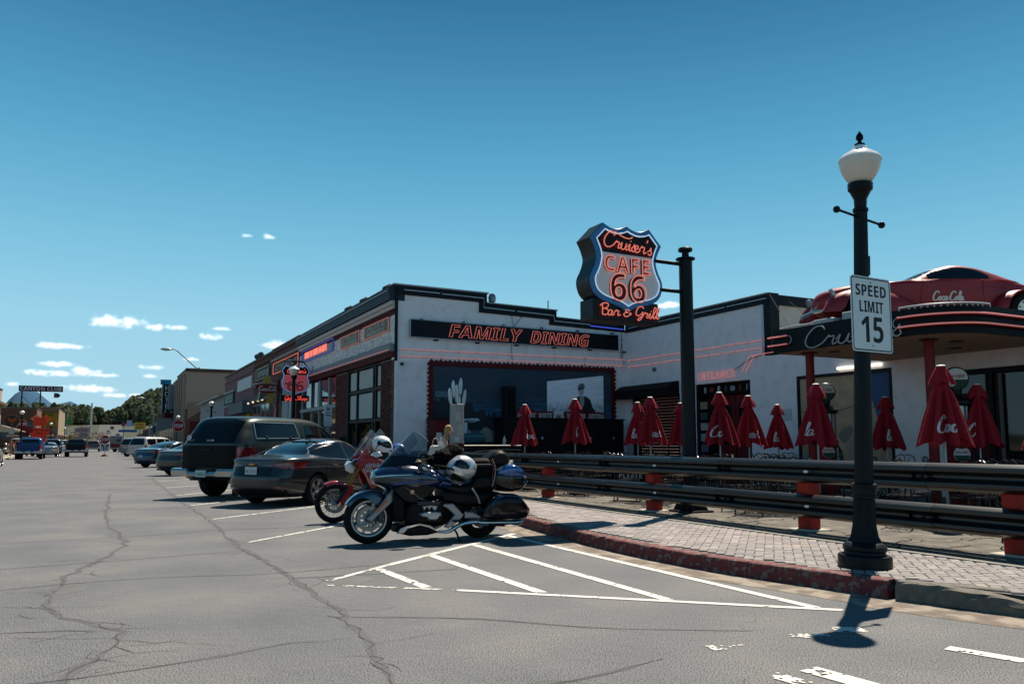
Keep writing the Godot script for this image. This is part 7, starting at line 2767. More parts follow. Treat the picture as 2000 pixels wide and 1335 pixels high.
func sedan(label: String, pos: Vector3, yaw: float, hex: String, body: ArrayMesh, near := false, num := "") -> Node3D:
	var t := thing("parked_sedan", label, "car", pos, yaw, "sedans parked along the street")
	var h := Hull.new(SEDAN)
	var pt := M(hex, 0.32, 0.5, {"metallic_specular": 0.3, "clearcoat_enabled": true, "clearcoat": 0.7, "clearcoat_roughness": 0.05})
	mi("body", body, pt, t)
	var b := B()
	b.boxc(V(-2.3, 0.22, -0.72), V(2.1, 0.5, 0.72), 0.02)
	put("underbody", b, M("0b0b0c", 0.9), t)
	var gl := M("10161b", 0.03, 0.35)
	put("rear_window", patch(h, "rear", "-.66,1.28 -.5,1.345 0,1.37 .5,1.345 .66,1.28", "-.7,1.09 0,1.1 .7,1.09", 0.004, 1.0, 24, 10), gl, t)
	put("windscreen", patch(h, "front", "-.6,1.28 0,1.36 .6,1.28", "-.74,1.04 0,1.03 .74,1.04", 0.004, 1.0, 20, 8), gl, t)
	for s in [1.0, -1.0]:
		put("window", patch(h, "side", "-1.5,1.1 -1.3,1.21 -1.0,1.3 -.6,1.355 -.3,1.365", "-1.5,1.09 -1.2,1.035 -.3,.99", 0.004, s, 22, 6), gl, t)
		put("window", patch(h, "side", "-.24,1.365 .1,1.33 .4,1.2 .74,1.02", "-.24,.985 .74,.965", 0.004, s, 22, 6), gl, t)
		put("window_trim", seam(h, "-1.54,1.09 -1.3,1.225 -1,1.315 -.6,1.372 -.25,1.382 .1,1.35 .42,1.21 .8,1.0", s, 0.011, 0.004), M("b4b9bc", 0.2, 0.9), t)
		put("window_trim", seam(h, "-1.54,1.09 -1.2,1.02 -.3,.972 .8,.95", s, 0.009, 0.004), M("b4b9bc", 0.2, 0.9), t)
		if near:
			put("door_seam", seam(h, "-.3,.98 -.32,.6 -.3,.28", s, 0.004), M("0c0d0e"), t)
			put("door_seam", seam(h, "-1.02,.98 -1.15,.8 -1.1,.62", s, 0.004), M("0c0d0e"), t)
			put("door_seam", seam(h, "-1.0,.28 .9,.28 .95,.8 .8,.96", s, 0.004), M("0c0d0e"), t)
			put("crease", seam(h, "-2.2,.84 -1.2,.83 .4,.8 1.9,.78", s, 0.005), pt, t)
			for x in [-0.82, 0.12]:
				b = B()
				b.box(V(x, 0.86, s * (h.side(x, 0.86) + 0.02)), V(0.2, 0.03, 0.03), 0.012)
				put("door_handle", b, M("16181a", 0.3, 0.3), t)
		rear_lamp(t, h, ".52,.9 .7,.93 .86,.95", ".52,.85 .7,.8 .86,.8", s)
		if near: rear_lamp(t, h, ".28,.885 .5,.9", ".28,.86 .5,.835", s, "tail_light", "5a1418")
		else: rear_lamp(t, h, ".4,.9 .5,.905", ".4,.84 .5,.84", s)
		b = B()
		b.box(V(0.62, 1.0, s * 0.98), V(0.12, 0.13, 0.2), 0.04)
		put("mirror", b, pt, t)
		for x in [1.415, -1.415]: wheel(t, V(x, 0.335, s * 0.79), 0.335, 0.22, 0.235, 0, s)
	if near:
		put("number_panel", patch(h, "rear", "-.5,.84 0,.86 .5,.84", "-.48,.66 0,.64 .48,.66", 0.002, 1.0, 16, 6), M("100f10", 0.25, 0.2), t)
		licence_plate(t, -2.53, 0.765, num)
		var gold := B()
		gold.at(V(-2.505, 0.895, 0), -PI / 2)
		gold.prism(pv("-.075,-.012 -.02,-.012 -.012,-.028 .022,-.028 .012,-.012 .085,-.012 .07,.014 .02,.014 .012,.028 -.022,.028 -.012,.014 -.085,.014"), 0, 0.012, 0.003)
		put("emblem", gold, M("a57c3c", 0.25, 0.7), t)
		put("lower_bumper", patch(h, "rear", "-.7,.36 0,.37 .7,.36", "-.66,.24 0,.24 .66,.24", 0.006, 1.0, 16, 4), M("0e0f10", 0.6), t)
		for s in [1.0, -1.0]: rear_lamp(t, h, ".5,.43 .68,.44", ".5,.4 .68,.4", s, "reflector", "5a1016")
		b = B()
		b.at(V(-0.62, 1.43, 0))
		b.prism(pv("-.12,0 .1,0 -.02,.03 -.1,.075"), -0.02, 0.02, 0.006)
		put("aerial_fin", b, M("0e1012", 0.3), t)
		b = B()
		b.boxc(V(-0.78, 1.37, -0.36), V(-0.7, 1.395, 0.36), 0.008)
		put("brake_light_strip", b, M("0e0f10", 0.4), t)
	elif num: licence_plate(t, -2.56, 0.62, "", "7d8ea8")
	return t

func pickup(label: String, pos: Vector3, yaw: float, hex: String, low: ArrayMesh, top: ArrayMesh, topper: bool, gate_hex: String, kind := "pickup_truck") -> Node3D:
	var t := thing(kind, label, "pickup truck", pos, yaw, "pickup trucks on the street")
	var h := Hull.new(TRUCK_LOW)
	var h2 := Hull.new(TRUCK_TOP if topper else CAB_TOP)
	var pt := M(hex, 0.36, 0.2, {"metallic_specular": 0.3, "clearcoat_enabled": true, "clearcoat": 0.5, "clearcoat_roughness": 0.1})
	mi("body", low, pt, t)
	mi("topper_and_cab" if topper else "cab", top, pt, t)
	var gl := M("0c1115", 0.04, 0.35)
	var b := B()
	b.boxc(V(-2.8, 0.42, -0.75), V(2.5, 0.7, 0.75), 0.02)
	put("underbody", b, M("0b0b0c", 0.9), t)
	if topper:
		put("topper_window", patch(h2, "rear", "-.7,1.8 -.4,1.87 0,1.885 .4,1.87 .7,1.8", "-.93,1.32 0,1.3 .93,1.32", 0.006, 1.0, 24, 10), M("060708", 0.12, 0.0, {"metallic_specular": 0.35}), t)
		for s in [1.0, -1.0]:
			put("topper_side_window", patch(h2, "side", "-2.42,1.76 -1.0,1.76", "-2.5,1.42 -.9,1.42", 0.006, s, 20, 5), gl, t)
			put("window_trim", seam(h2, "-2.46,1.42 -2.42,1.78 -.98,1.78 -.88,1.42 -2.46,1.4", s, 0.013, 0.008), M("a4adac", 0.25, 0.7), t)
			put("window", patch(h2, "side", "-.62,1.74 -.02,1.74", "-.66,1.38 .02,1.38", 0.006, s, 14, 5), gl, t)
			put("window", patch(h2, "side", ".06,1.74 .3,1.68 .6,1.52 .88,1.36", ".06,1.37 .88,1.34", 0.006, s, 16, 5), gl, t)
			put("cab_seam", seam(h2, "-.78,1.28 -.74,1.84", s, 0.008), M("0d0f10"), t)
			put("door_seam", seam(h, "-.72,1.27 -.74,.6", s, 0.006), M("0d0f10"), t)
			put("door_seam", seam(h, ".05,1.26 .04,.6", s, 0.006), M("0d0f10"), t)
			for x in [-2.1, -1.25]:
				b = B()
				b.box(V(x, 1.43, s * (h2.side(x, 1.43) + 0.02)), V(0.06, 0.05, 0.03), 0.008)
				put("window_latch", b, M("0e0f10", 0.4), t)
		b = B()
		b.at(V(-2.99, 1.28, 0.05), -PI / 2)
		letters("topper_maker", "LEER", 0.035, 0.2, M("8d9092", 0.3, 0.5), t, Transform3D(Basis(Vector3.UP, -PI / 2), V(-2.985, 1.36, 0.05)))
		plate(t, "sticker", ngon(6, 0.07), V(0, 0, 0), "a9abac", 0.004)
		var stk := t.get_node("sticker")
		stk.rotation.y = -PI / 2
		stk.position = V(-2.96, 1.42, -0.62)
	else:
		put("rear_window", patch(h2, "rear", "-.6,1.68 .6,1.68", "-.74,1.36 .74,1.36", 0.006, 1.0, 12, 6), gl, t)
		for s in [1.0, -1.0]: put("window", patch(h2, "side", "-.6,1.66 .2,1.66 .75,1.4", "-.6,1.34 .75,1.34", 0.006, s, 14, 5), gl, t)
		b = B()
		b.boxc(V(-2.9, 1.282, -0.84), V(-0.9, 1.3, 0.84))
		put("bed_cover", b, M("0d0e0f", 0.8), t)
	put("windscreen", patch(h2, "front", "-.62,1.72 .62,1.72", "-.84,1.36 .84,1.36", 0.006, 1.0, 12, 6), gl, t)
	put("tailgate", patch(h, "rear", "-.8,1.24 .8,1.24", "-.8,.72 .8,.72", 0.012, 1.0, 12, 8), M(gate_hex, 0.55, 0.0, {"metallic_specular": 0.25}), t)
	b = B()
	b.box(V(-3.02, 1.14, 0), V(0.03, 0.05, 0.24), 0.01)
	put("gate_handle", b, M("131416", 0.4), t)
	for s in [1.0, -1.0]:
		rear_lamp(t, h, ".83,1.2 .99,1.2", ".83,.86 .99,.86", s)
		rear_lamp(t, h, ".84,.85 .985,.85", ".84,.73 .985,.73", s, "reverse_light", "9a9c9e")
		put("side_light", patch(h, "side", "-2.98,1.2 -2.86,1.18 -2.72,1.1", "-2.98,.92 -2.86,.95 -2.72,1.05", 0.008, s, 10, 4), M("7d0f16", 0.12), t)
		b = B()
		b.box(V(0.75, 1.36, s * 1.1), V(0.14, 0.22, 0.24), 0.05)
		put("mirror", b, M("121314", 0.4), t)
		for x in [1.85, -1.85]: wheel(t, V(x, 0.4, s * 0.86), 0.4, 0.28, 0.235, 1, s, 0.0, "6e7274")
	# stepped chrome bumper
	var bp := []
	for q in [[-1.0, 0.05], [-0.96, 0.0], [-0.45, -0.05], [-0.4, -0.055], [0.4, -0.055], [0.45, -0.05], [0.96, 0.0], [1.0, 0.05]]: bp.append(q)
	var rings := []
	for q in bp:
		var dip := 0.07 if absf(q[0]) < 0.42 else 0.0
		rings.append([V(-3.02 + q[1], 0.72 - dip, q[0]), V(-3.12 + q[1], 0.71 - dip, q[0]), V(-3.15 + q[1], 0.66 - dip, q[0]), V(-3.13 + q[1], 0.54, q[0]), V(-3.02 + q[1], 0.53, q[0])])
	b = B()
	b.loft(rings)
	put("rear_bumper", b, M("aeb0b0", 0.16, 0.9), t, 30.0)
	licence_plate(t, -3.2, 0.6, "CYA0076" if topper else "", "a9b9b4")
	b = B()
	b.box(V(-3.12, 0.44, 0), V(0.22, 0.08, 0.08), 0.01)
	put("tow_hitch", b, M("111214", 0.5), t)
	b = B()
	b.tube([V(-2.4, 0.42, 0.6), V(-3.05, 0.42, 0.7)], 0.04, 10)
	put("exhaust", b, M("3a3a3a", 0.4, 0.7), t)
	return t

func suv(label: String, pos: Vector3, yaw: float, hex: String, body: ArrayMesh, cat := "suv") -> Node3D:
	var t := thing("parked_suv", label, cat, pos, yaw, "sport utility cars and vans on the street")
	var h := Hull.new(SUV)
	var pt := M(hex, 0.32, 0.3, {"clearcoat_enabled": true, "clearcoat": 1.0, "clearcoat_roughness": 0.06})
	mi("body", body, pt, t)
	var gl := M("0a0d10", 0.05, 0.3)
	var b := B()
	b.boxc(V(-2.5, 0.35, -0.75), V(2.4, 0.6, 0.75), 0.02)
	put("underbody", b, M("0b0b0c", 0.9), t)
	put("rear_window", patch(h, "rear", "-.72,1.74 .72,1.74", "-.86,1.22 .86,1.22", 0.006, 1.0, 12, 8), gl, t)
	put("windscreen", patch(h, "front", "-.64,1.76 .64,1.76", "-.84,1.26 .84,1.26", 0.006, 1.0, 12, 6), gl, t)
	for s in [1.0, -1.0]:
		put("window", patch(h, "side", "-2.3,1.7 -1.35,1.72", "-2.4,1.24 -1.3,1.24", 0.006, s, 14, 5), gl, t)
		put("window", patch(h, "side", "-1.2,1.72 -.3,1.73", "-1.2,1.24 -.3,1.24", 0.006, s, 14, 5), gl, t)
		put("window", patch(h, "side", "-.2,1.73 .3,1.7 .95,1.3", "-.2,1.24 .95,1.24", 0.006, s, 14, 5), gl, t)
		rear_lamp(t, h, ".86,1.28 .98,1.26", ".86,.8 .98,.8", s)
		for x in [1.6, -1.6]: wheel(t, V(x, 0.38, s * 0.84), 0.38, 0.26, 0.23, 1, s, 0.0, "7a7d80")
		b = B()
		b.box(V(0.9, 1.26, s * 1.06), V(0.12, 0.2, 0.2), 0.05)
		put("mirror", b, pt, t)
	licence_plate(t, -2.73, 0.95, "")
	b = B()
	b.boxc(V(-2.8, 0.45, -0.92), V(-2.62, 0.7, 0.92), 0.04)
	put("rear_bumper", b, pt, t)
	return t

func vehicles() -> void:
	var arch := 0.385
	var cs := cut_body(Hull.new(SEDAN), [[1.415, 0.345, arch], [-1.415, 0.345, arch]])
	var ct := cut_body(Hull.new(TRUCK_LOW), [[1.85, 0.42, 0.5], [-1.85, 0.42, 0.5]])
	var cv := cut_body(Hull.new(SUV), [[1.6, 0.4, 0.46], [-1.6, 0.4, 0.46]])
	await get_tree().process_frame
	var ms := baked(cs)
	var mt := baked(ct)
	var mv := baked(cv)
	var topm := Hull.new(TRUCK_TOP).build().mesh(32.0)
	var cabm := Hull.new(CAB_TOP).build().mesh(32.0)
	var yw := func(deg: float) -> float: return atan2(cos(deg_to_rad(deg)), sin(deg_to_rad(deg)))  # degrees from the street's direction towards the houses
	sedan("dark grey metallic sedan parked nose in beside the red motorcycle", V(4.73, 0, -19.21), yw.call(50.0), "2b2e31", ms, true, "8EIJ567")
	pickup("dark green pickup with black windowed bed topper and chrome bumper", V(4.63, 0, -22.5), yw.call(50.0), "1c2523", mt, topm, true, "040505").scale = Vector3.ONE * 1.04
	sedan("dark blue sedan with red tail lights parked left of the green pickup", V(3.75, 0, -50.4), yw.call(48.0), "2a3a4c", ms, false, "x")
	sedan("dark brown grey sedan mostly hidden behind the green pickup", V(4.2, 0, -37.6), yw.call(48.0), "3a3634", ms)
	suv("large white van with dark windows behind the blue sedan", V(4.3, 0, -77.0), yw.call(44.0), "b4b3b0", mv, "van")
	suv("silver sport utility car beside the white van", V(3.9, 0, -92.0), yw.call(44.0), "8a8c90", mv)
	suv("black sport utility car parked beyond the white van", V(4.2, 0, -115.0), yw.call(40.0), "17191d", mv)
	sedan("black sedan parked beyond the black sport utility car", V(4.2, 0, -128.0), yw.call(40.0), "1b1d20", ms)
	pickup("red pickup at the far end of the right parking row", V(3.4, 0, -140.0), yw.call(38.0), "6a2018", mt, cabm, false, "6a2018")
	sedan("grey sedan last in the right parking row", V(4.6, 0, -158.0), yw.call(40.0), "707478", ms)
	# the left lane and the left kerb
	sedan("pale silver sedan cut off by the left edge of the photo", V(-6.15, 0, -55.0), yw.call(-3.0), "a2a8a8", ms)
	pickup("bright blue pickup truck driving away near the left kerb", V(-5.6, 0, -80.9), yw.call(0.0), "1c3f6e", mt, cabm, false, "1a3a66")
	suv("white sport utility car at the left kerb beyond the blue pickup", V(-8.0, 0, -100.0), yw.call(-20.0), "b2b4b4", mv)
	sedan("silver sedan just ahead of the blue pickup truck", V(-4.9, 0, -92.0), yw.call(0.0), "84888a", ms)
	suv("navy blue sport utility car at the left kerb", V(-6.0, 0, -119.5), yw.call(-8.0), "1b2a44", mv)
	sedan("white coupe parked beyond the navy sport utility car", V(-5.4, 0, -133.0), yw.call(-12.0), "b6b8b8", ms)
	suv("white van like car further along the left kerb", V(-5.2, 0, -142.0), yw.call(-8.0), "a9abab", mv)
	pickup("dark old pickup truck driving up the middle of the street", V(-2.4, 0, -92.6), yw.call(0.0), "23262b", mt, cabm, false, "1a1b1f")
	pickup("grey pickup truck beyond the portable stop sign", V(-1.5, 0, -146.0), yw.call(0.0), "6a6864", mt, cabm, false, "5f5c58")
	for q in [[1.5, -470.0, "white van like car climbing the far road", "b0b0ae"], [3.4, -520.0, "dark car climbing the far road", "2a2c30"], [5.4, -430.0, "grey car coming down the far road", "6a6c70"]]:
		var c := suv(q[2], V(q[0] - q[1] * 0.0012, hill_h(3.0, q[1]) + 0.1, q[1]), yw.call(0.0), q[3], mv, "car")
	red_coupe()

# the old red coupe standing on the canopy roof
const COUPE := [[0.28, 2.05, -2.1, 0.56, 2.2, 2.6], [0.4, 2.3, -2.25, 0.62, 2.1, 2.6], [0.6, 2.35, -2.3, 0.66, 2.1, 2.5], [0.78, 2.25, -2.2, 0.67, 2.2, 2.4], [0.9, 2.0, -2.0, 0.67, 2.4, 2.3], [0.97, 1.5, -1.8, 0.665, 2.8, 2.3], [1.0, 0.75, -1.7, 0.655, 3.4, 2.4], [1.06, 0.6, -1.5, 0.63, 3.6, 2.5], [1.16, 0.42, -1.22, 0.59, 3.4, 2.6], [1.26, 0.18, -0.92, 0.54, 3.0, 2.6], [1.33, -0.05, -0.62, 0.45, 2.6, 2.5], [1.37, -0.2, -0.42, 0.3, 2.3, 2.3]]

func red_coupe() -> void:
	var t := thing("red_coupe", "vintage red coupe with white soda script standing on the canopy roof", "car", V(16.08, 3.775, -11.26), atan2(0.457, -0.889))
	t.scale = V(1.1, 1.03, 1.06)
	var h := Hull.new(COUPE)
	var red := M("7d1a22", 0.5, 0.1, {"clearcoat_enabled": true, "clearcoat": 0.4, "clearcoat_roughness": 0.3})
	put("body", h.build(), red, t, 32.0)
	# four teardrop fenders
	for s in [1.0, -1.0]:
		for q in [[1.6, 0.95, 0.62], [-1.5, 0.95, 0.6]]:
			var rings := []
			var n := 22
			for i in n + 1:
				var u := float(i) / n
				var f: float = q[0] > 0
				var x: float = lerpf(q[0] + (0.78 if f else 0.62), q[0] - (1.15 if f else 0.78), u)
				var k := pow(sin(pow(u, 0.75) * PI), 0.62)
				var top: float = 0.34 + 0.46 * k if f else 0.34 + 0.44 * k
				var wid := 0.06 + 0.19 * k
				var r := []
				for j in 13:
					var a := PI * j / 12.0
					var yy: float = 0.3 + (top - 0.3) * pow(sin(a), 0.75)
					# open under the wheel
					var d: float = absf(x - q[0])
					var cut: float = 0.36 + sqrt(maxf(0.0, 0.43 * 0.43 - d * d)) if d < 0.43 else 0.3
					r.append(V(x, maxf(yy, minf(cut, top - 0.04)), s * (0.66 + cos(a) * wid)))
				rings.append(r)
			var b := B()
			b.loft(rings, false, false)
			put("fender", b, red, t, 60.0)
			wheel(t, V(q[0], 0.35, s * 0.7), 0.35, 0.2, 0.22, 2, s, 0.0, "b9b4a8")
		var b2 := B()
		b2.at(V(2.14, 0.66, s * 0.62), -PI / 2 + 0.25 * s, -0.5)
		var o := PackedVector2Array()
		for i in 20:
			var a := TAU * i / 20
			o.append(Vector2(sin(a) * 0.09 * (1.0 - 0.35 * cos(a)), -cos(a) * 0.17))
		b2.prism(o, -0.03, 0.03, 0.01)
		put("headlight", b2, M("9aa4ac", 0.1, 0.3), t)
		b2 = B()
		put("window", patch(h, "side", "-.86,1.1 -.7,1.2 -.4,1.275 -.1,1.28 .12,1.24 .3,1.12", "-.86,1.02 .4,1.02", 0.004, s, 20, 6), M("141c20", 0.06, 0.3), t)
		put("door_seam", seam(h, ".42,1.02 .5,.6 .46,.36", s, 0.005), M("2c0a0d"), t)
		put("door_seam", seam(h, "-.72,1.0 -.74,.36", s, 0.005), M("2c0a0d"), t)
		put("belt_line", seam(h, "1.7,.86 .8,.97 .3,1.0 -1.0,.99 -1.7,.9", s, 0.012), red, t)
		var b3 := B()
		script("Coca-Cola", 0.6, 0.19, 0.013, b3, func(u, v): var x: float = (0.28 - u) if s < 0 else (-0.4 + u); return V(x, 0.56 + v, s * (h.side(x, 0.56 + v) + 0.008)), true)
		put("script", b3, M("c4bcb8", 0.7), t)
	put("windscreen", patch(h, "front", "-.48,1.24 0,1.27 .48,1.24", "-.6,1.04 0,1.03 .6,1.04", 0.004, 1.0, 16, 6), M("4a5458", 0.06, 0.4), t)
	put("rear_window", patch(h, "rear", "-.3,1.24 .3,1.24", "-.34,1.1 .34,1.1", 0.004, 1.0, 10, 4), M("141c20", 0.06, 0.3), t)
	var b := B()
	for k in 9: b.boxc(V(2.29 - k * 0.012, 0.42 + k * 0.04, -0.2 + k * 0.008), V(2.35 - k * 0.012, 0.435 + k * 0.04, 0.2 - k * 0.008), 0.004)
	put("grille_bar", b, M("a9adb0", 0.2, 0.9), t)
	b = B()
	b.tube(smooth3([V(2.2, 0.36, -0.7), V(2.42, 0.36, -0.4), V(2.47, 0.36, 0), V(2.42, 0.36, 0.4), V(2.2, 0.36, 0.7)], 5), 0.035, 8)
	put("front_bumper", b, M("a9adb0", 0.2, 0.9), t)

# ---------------------------------------------------------------- motorcycles
class Shell:  # sections along x: [x, low, high, half width, squareness, sideways offset]
	var s: Array
	func _init(q: Array) -> void: s = q
	func at(x: float) -> Array:
		var k := 0
		var dir := 1.0 if s[-1][0] > s[0][0] else -1.0
		while k < s.size() - 2 and s[k + 1][0] * dir < x * dir: k += 1
		var t := clampf((x - s[k][0]) / (s[k + 1][0] - s[k][0]), 0, 1)
		var o := [x]
		for i in range(1, 6):
			o.append(lerpf(s[k][i], s[k + 1][i], t) if k == 0 or k == s.size() - 2 else cubic_interpolate(s[k][i], s[k + 1][i], s[maxi(k - 1, 0)][i], s[mini(k + 2, s.size() - 1)][i], t))
		return o
	func ring(x: float, n: int, sg := 1.0) -> Array:
		var q := at(x)
		var r := []
		for i in n:
			var a := TAU * (i + 0.5) / n
			var c := cos(a)
			var d := sin(a)
			var e: float = 2.0 / q[4]
			r.append(Vector3(x, (q[1] + q[2]) * 0.5 + (q[2] - q[1]) * 0.5 * signf(d) * pow(absf(d), e), sg * (q[5] + q[3] * signf(c) * pow(absf(c), e))))
		return r
	func side(x: float, y: float) -> float:
		var q := at(x)
		var v: float = clampf(absf(y - (q[1] + q[2]) * 0.5) / maxf((q[2] - q[1]) * 0.5, 0.001), 0, 0.98)
		return q[5] + q[3] * pow(1.0 - pow(v, q[4]), 1.0 / q[4])
	func add(b: MB, n := 26, sub := 5, sg := 1.0) -> void:
		var rings := []
		for i in s.size() - 1:
			for k in sub: rings.append(ring(lerpf(s[i][0], s[i + 1][0], float(k) / sub), n, sg))
		rings.append(ring(s[-1][0], n, sg))
		b.loft(rings)

func shell_part(t: Node3D, called: String, q: Array, mat: Material, sg := 1.0, crease := 50.0) -> Shell:
	var h := Shell.new(q)
	var b := B()
	h.add(b, 28, 5, sg)
	put(called, b, mat, t, crease)
	return h

func shell_patch(h: Shell, upper: String, lower: String, sg: float, off := 0.004, nu := 16, nv := 5) -> MB:
	var up := pv(upper)
	var lo := pv(lower)
	var b := B()
	b.grid(func(u, v):
		var x: float = lerpf(up[0].x, up[-1].x, u)
		var y: float = lerpf(edge_at(lo, x), edge_at(up, x), v)
		return Vector3(x, y, sg * (h.side(x, y) + off)), nu, nv)
	return b

func slab(t: Node3D, called: String, poly: String, z0: float, z1: float, mat: Material, bevel := 0.01, smooth_n := 0) -> void:
	var b := B()
	b.prism(pv_smooth(poly, smooth_n) if smooth_n else pv(poly), minf(z0, z1), maxf(z0, z1), bevel)
	put(called, b, mat, t, 35.0)

func moto_wheel(t: Node3D, at: Vector3, r: float, w: float, rim: float, spokes: int, wire: bool, steer: float, rim_hex: String, discs := 1) -> void:
	var g := Node3D.new()
	g.name = numbered(t, "wheel")
	t.add_child(g, true)
	g.position = at
	g.rotation.y = steer
	var ring := func(prof: Array, n: int) -> MB:
		var b := B()
		var rings := []
		for q in prof:
			var rg := []
			for k in n: rg.append(V(cos(TAU * k / n) * q[0], sin(TAU * k / n) * q[0], q[1]))
			rings.append(rg)
		b.loft(rings, false)
		return b
	var pr := []
	for i in 15:
		var a := lerpf(-PI * 0.62, PI * 0.62, i / 14.0)
		pr.append([r - w * 0.5 + cos(a) * w * 0.5, sin(a) * w * 0.5])
	pr.append([rim, w * 0.36]); pr.append([rim, -w * 0.36]); pr.append(pr[0])
	put("tyre", ring.call(pr, 56), M("121213", 0.8), g, 45.0)
	var rp := [[rim + 0.012, w * 0.4], [rim + 0.004, w * 0.43], [rim - 0.014, w * 0.4], [rim - 0.03, w * 0.2], [rim - 0.03, -w * 0.2], [rim - 0.014, -w * 0.4], [rim + 0.004, -w * 0.43], [rim + 0.012, -w * 0.4], [rim + 0.012, w * 0.4]]
	put("rim", ring.call(rp, 56), M(rim_hex, 0.25, 0.85), g, 45.0)
	var b := B()
	if wire:
		for k in spokes:
			var a := TAU * k / spokes
			var sd := 1.0 if k % 2 else -1.0
			var a2: float = a + (0.55 if (k / 2) % 2 else -0.55)
			b.tube([V(cos(a2) * 0.05, sin(a2) * 0.05, sd * 0.035), V(cos(a) * (rim - 0.02), sin(a) * (rim - 0.02), sd * 0.012)], 0.0026, 4)
		put("spoke", b, M("b5b8ba", 0.25, 0.9), g).set_meta("kind", "stuff")
	else:
		for k in spokes:
			b = B()
			b.x = Transform3D(Basis(Vector3.BACK, TAU * k / spokes), Vector3.ZERO)
			var rings := []
			for q in [[0.05, 0.016, 0.03, 0.0], [0.11, 0.011, 0.024, 0.006], [0.17, 0.012, 0.02, 0.008], [rim - 0.02, 0.03, 0.022, 0.0]]:
				rings.append([V(q[0], q[3] - q[1], -q[2]), V(q[0], q[3] + q[1], -q[2]), V(q[0], q[3] + q[1], q[2]), V(q[0], q[3] - q[1], q[2])])
			b.loft(rings)
			put("spoke", b, M(rim_hex, 0.3, 0.8), g)
	b = B()
	b.x = Transform3D(Basis(Vector3.RIGHT, PI / 2), Vector3.ZERO)
	b.lathe([Vector2(0.012, -0.075), Vector2(0.03, -0.07), Vector2(0.045, -0.04), Vector2(0.05, 0.04), Vector2(0.03, 0.07), Vector2(0.012, 0.075)], 20)
	put("hub", b, M("77797c", 0.3, 0.8), g)
	for sd in ([-1.0, 1.0] if discs == 2 else [-1.0]):
		var dp := [[0.165, sd * 0.062], [0.165, sd * 0.068], [0.118, sd * 0.068], [0.118, sd * 0.062], [0.165, sd * 0.062]]
		put("brake_disc", ring.call(dp, 48), M("7d7a74", 0.35, 0.85), g, 30.0)
		b = B()
		for k in 10:
			var a := TAU * k / 10
			b.tube([V(cos(a) * 0.06, sin(a) * 0.06, sd * 0.06), V(cos(a + 0.2) * 0.122, sin(a + 0.2) * 0.122, sd * 0.065)], 0.009, 5)
		put("disc_carrier", b, M("9c9ea0", 0.3, 0.8), g)

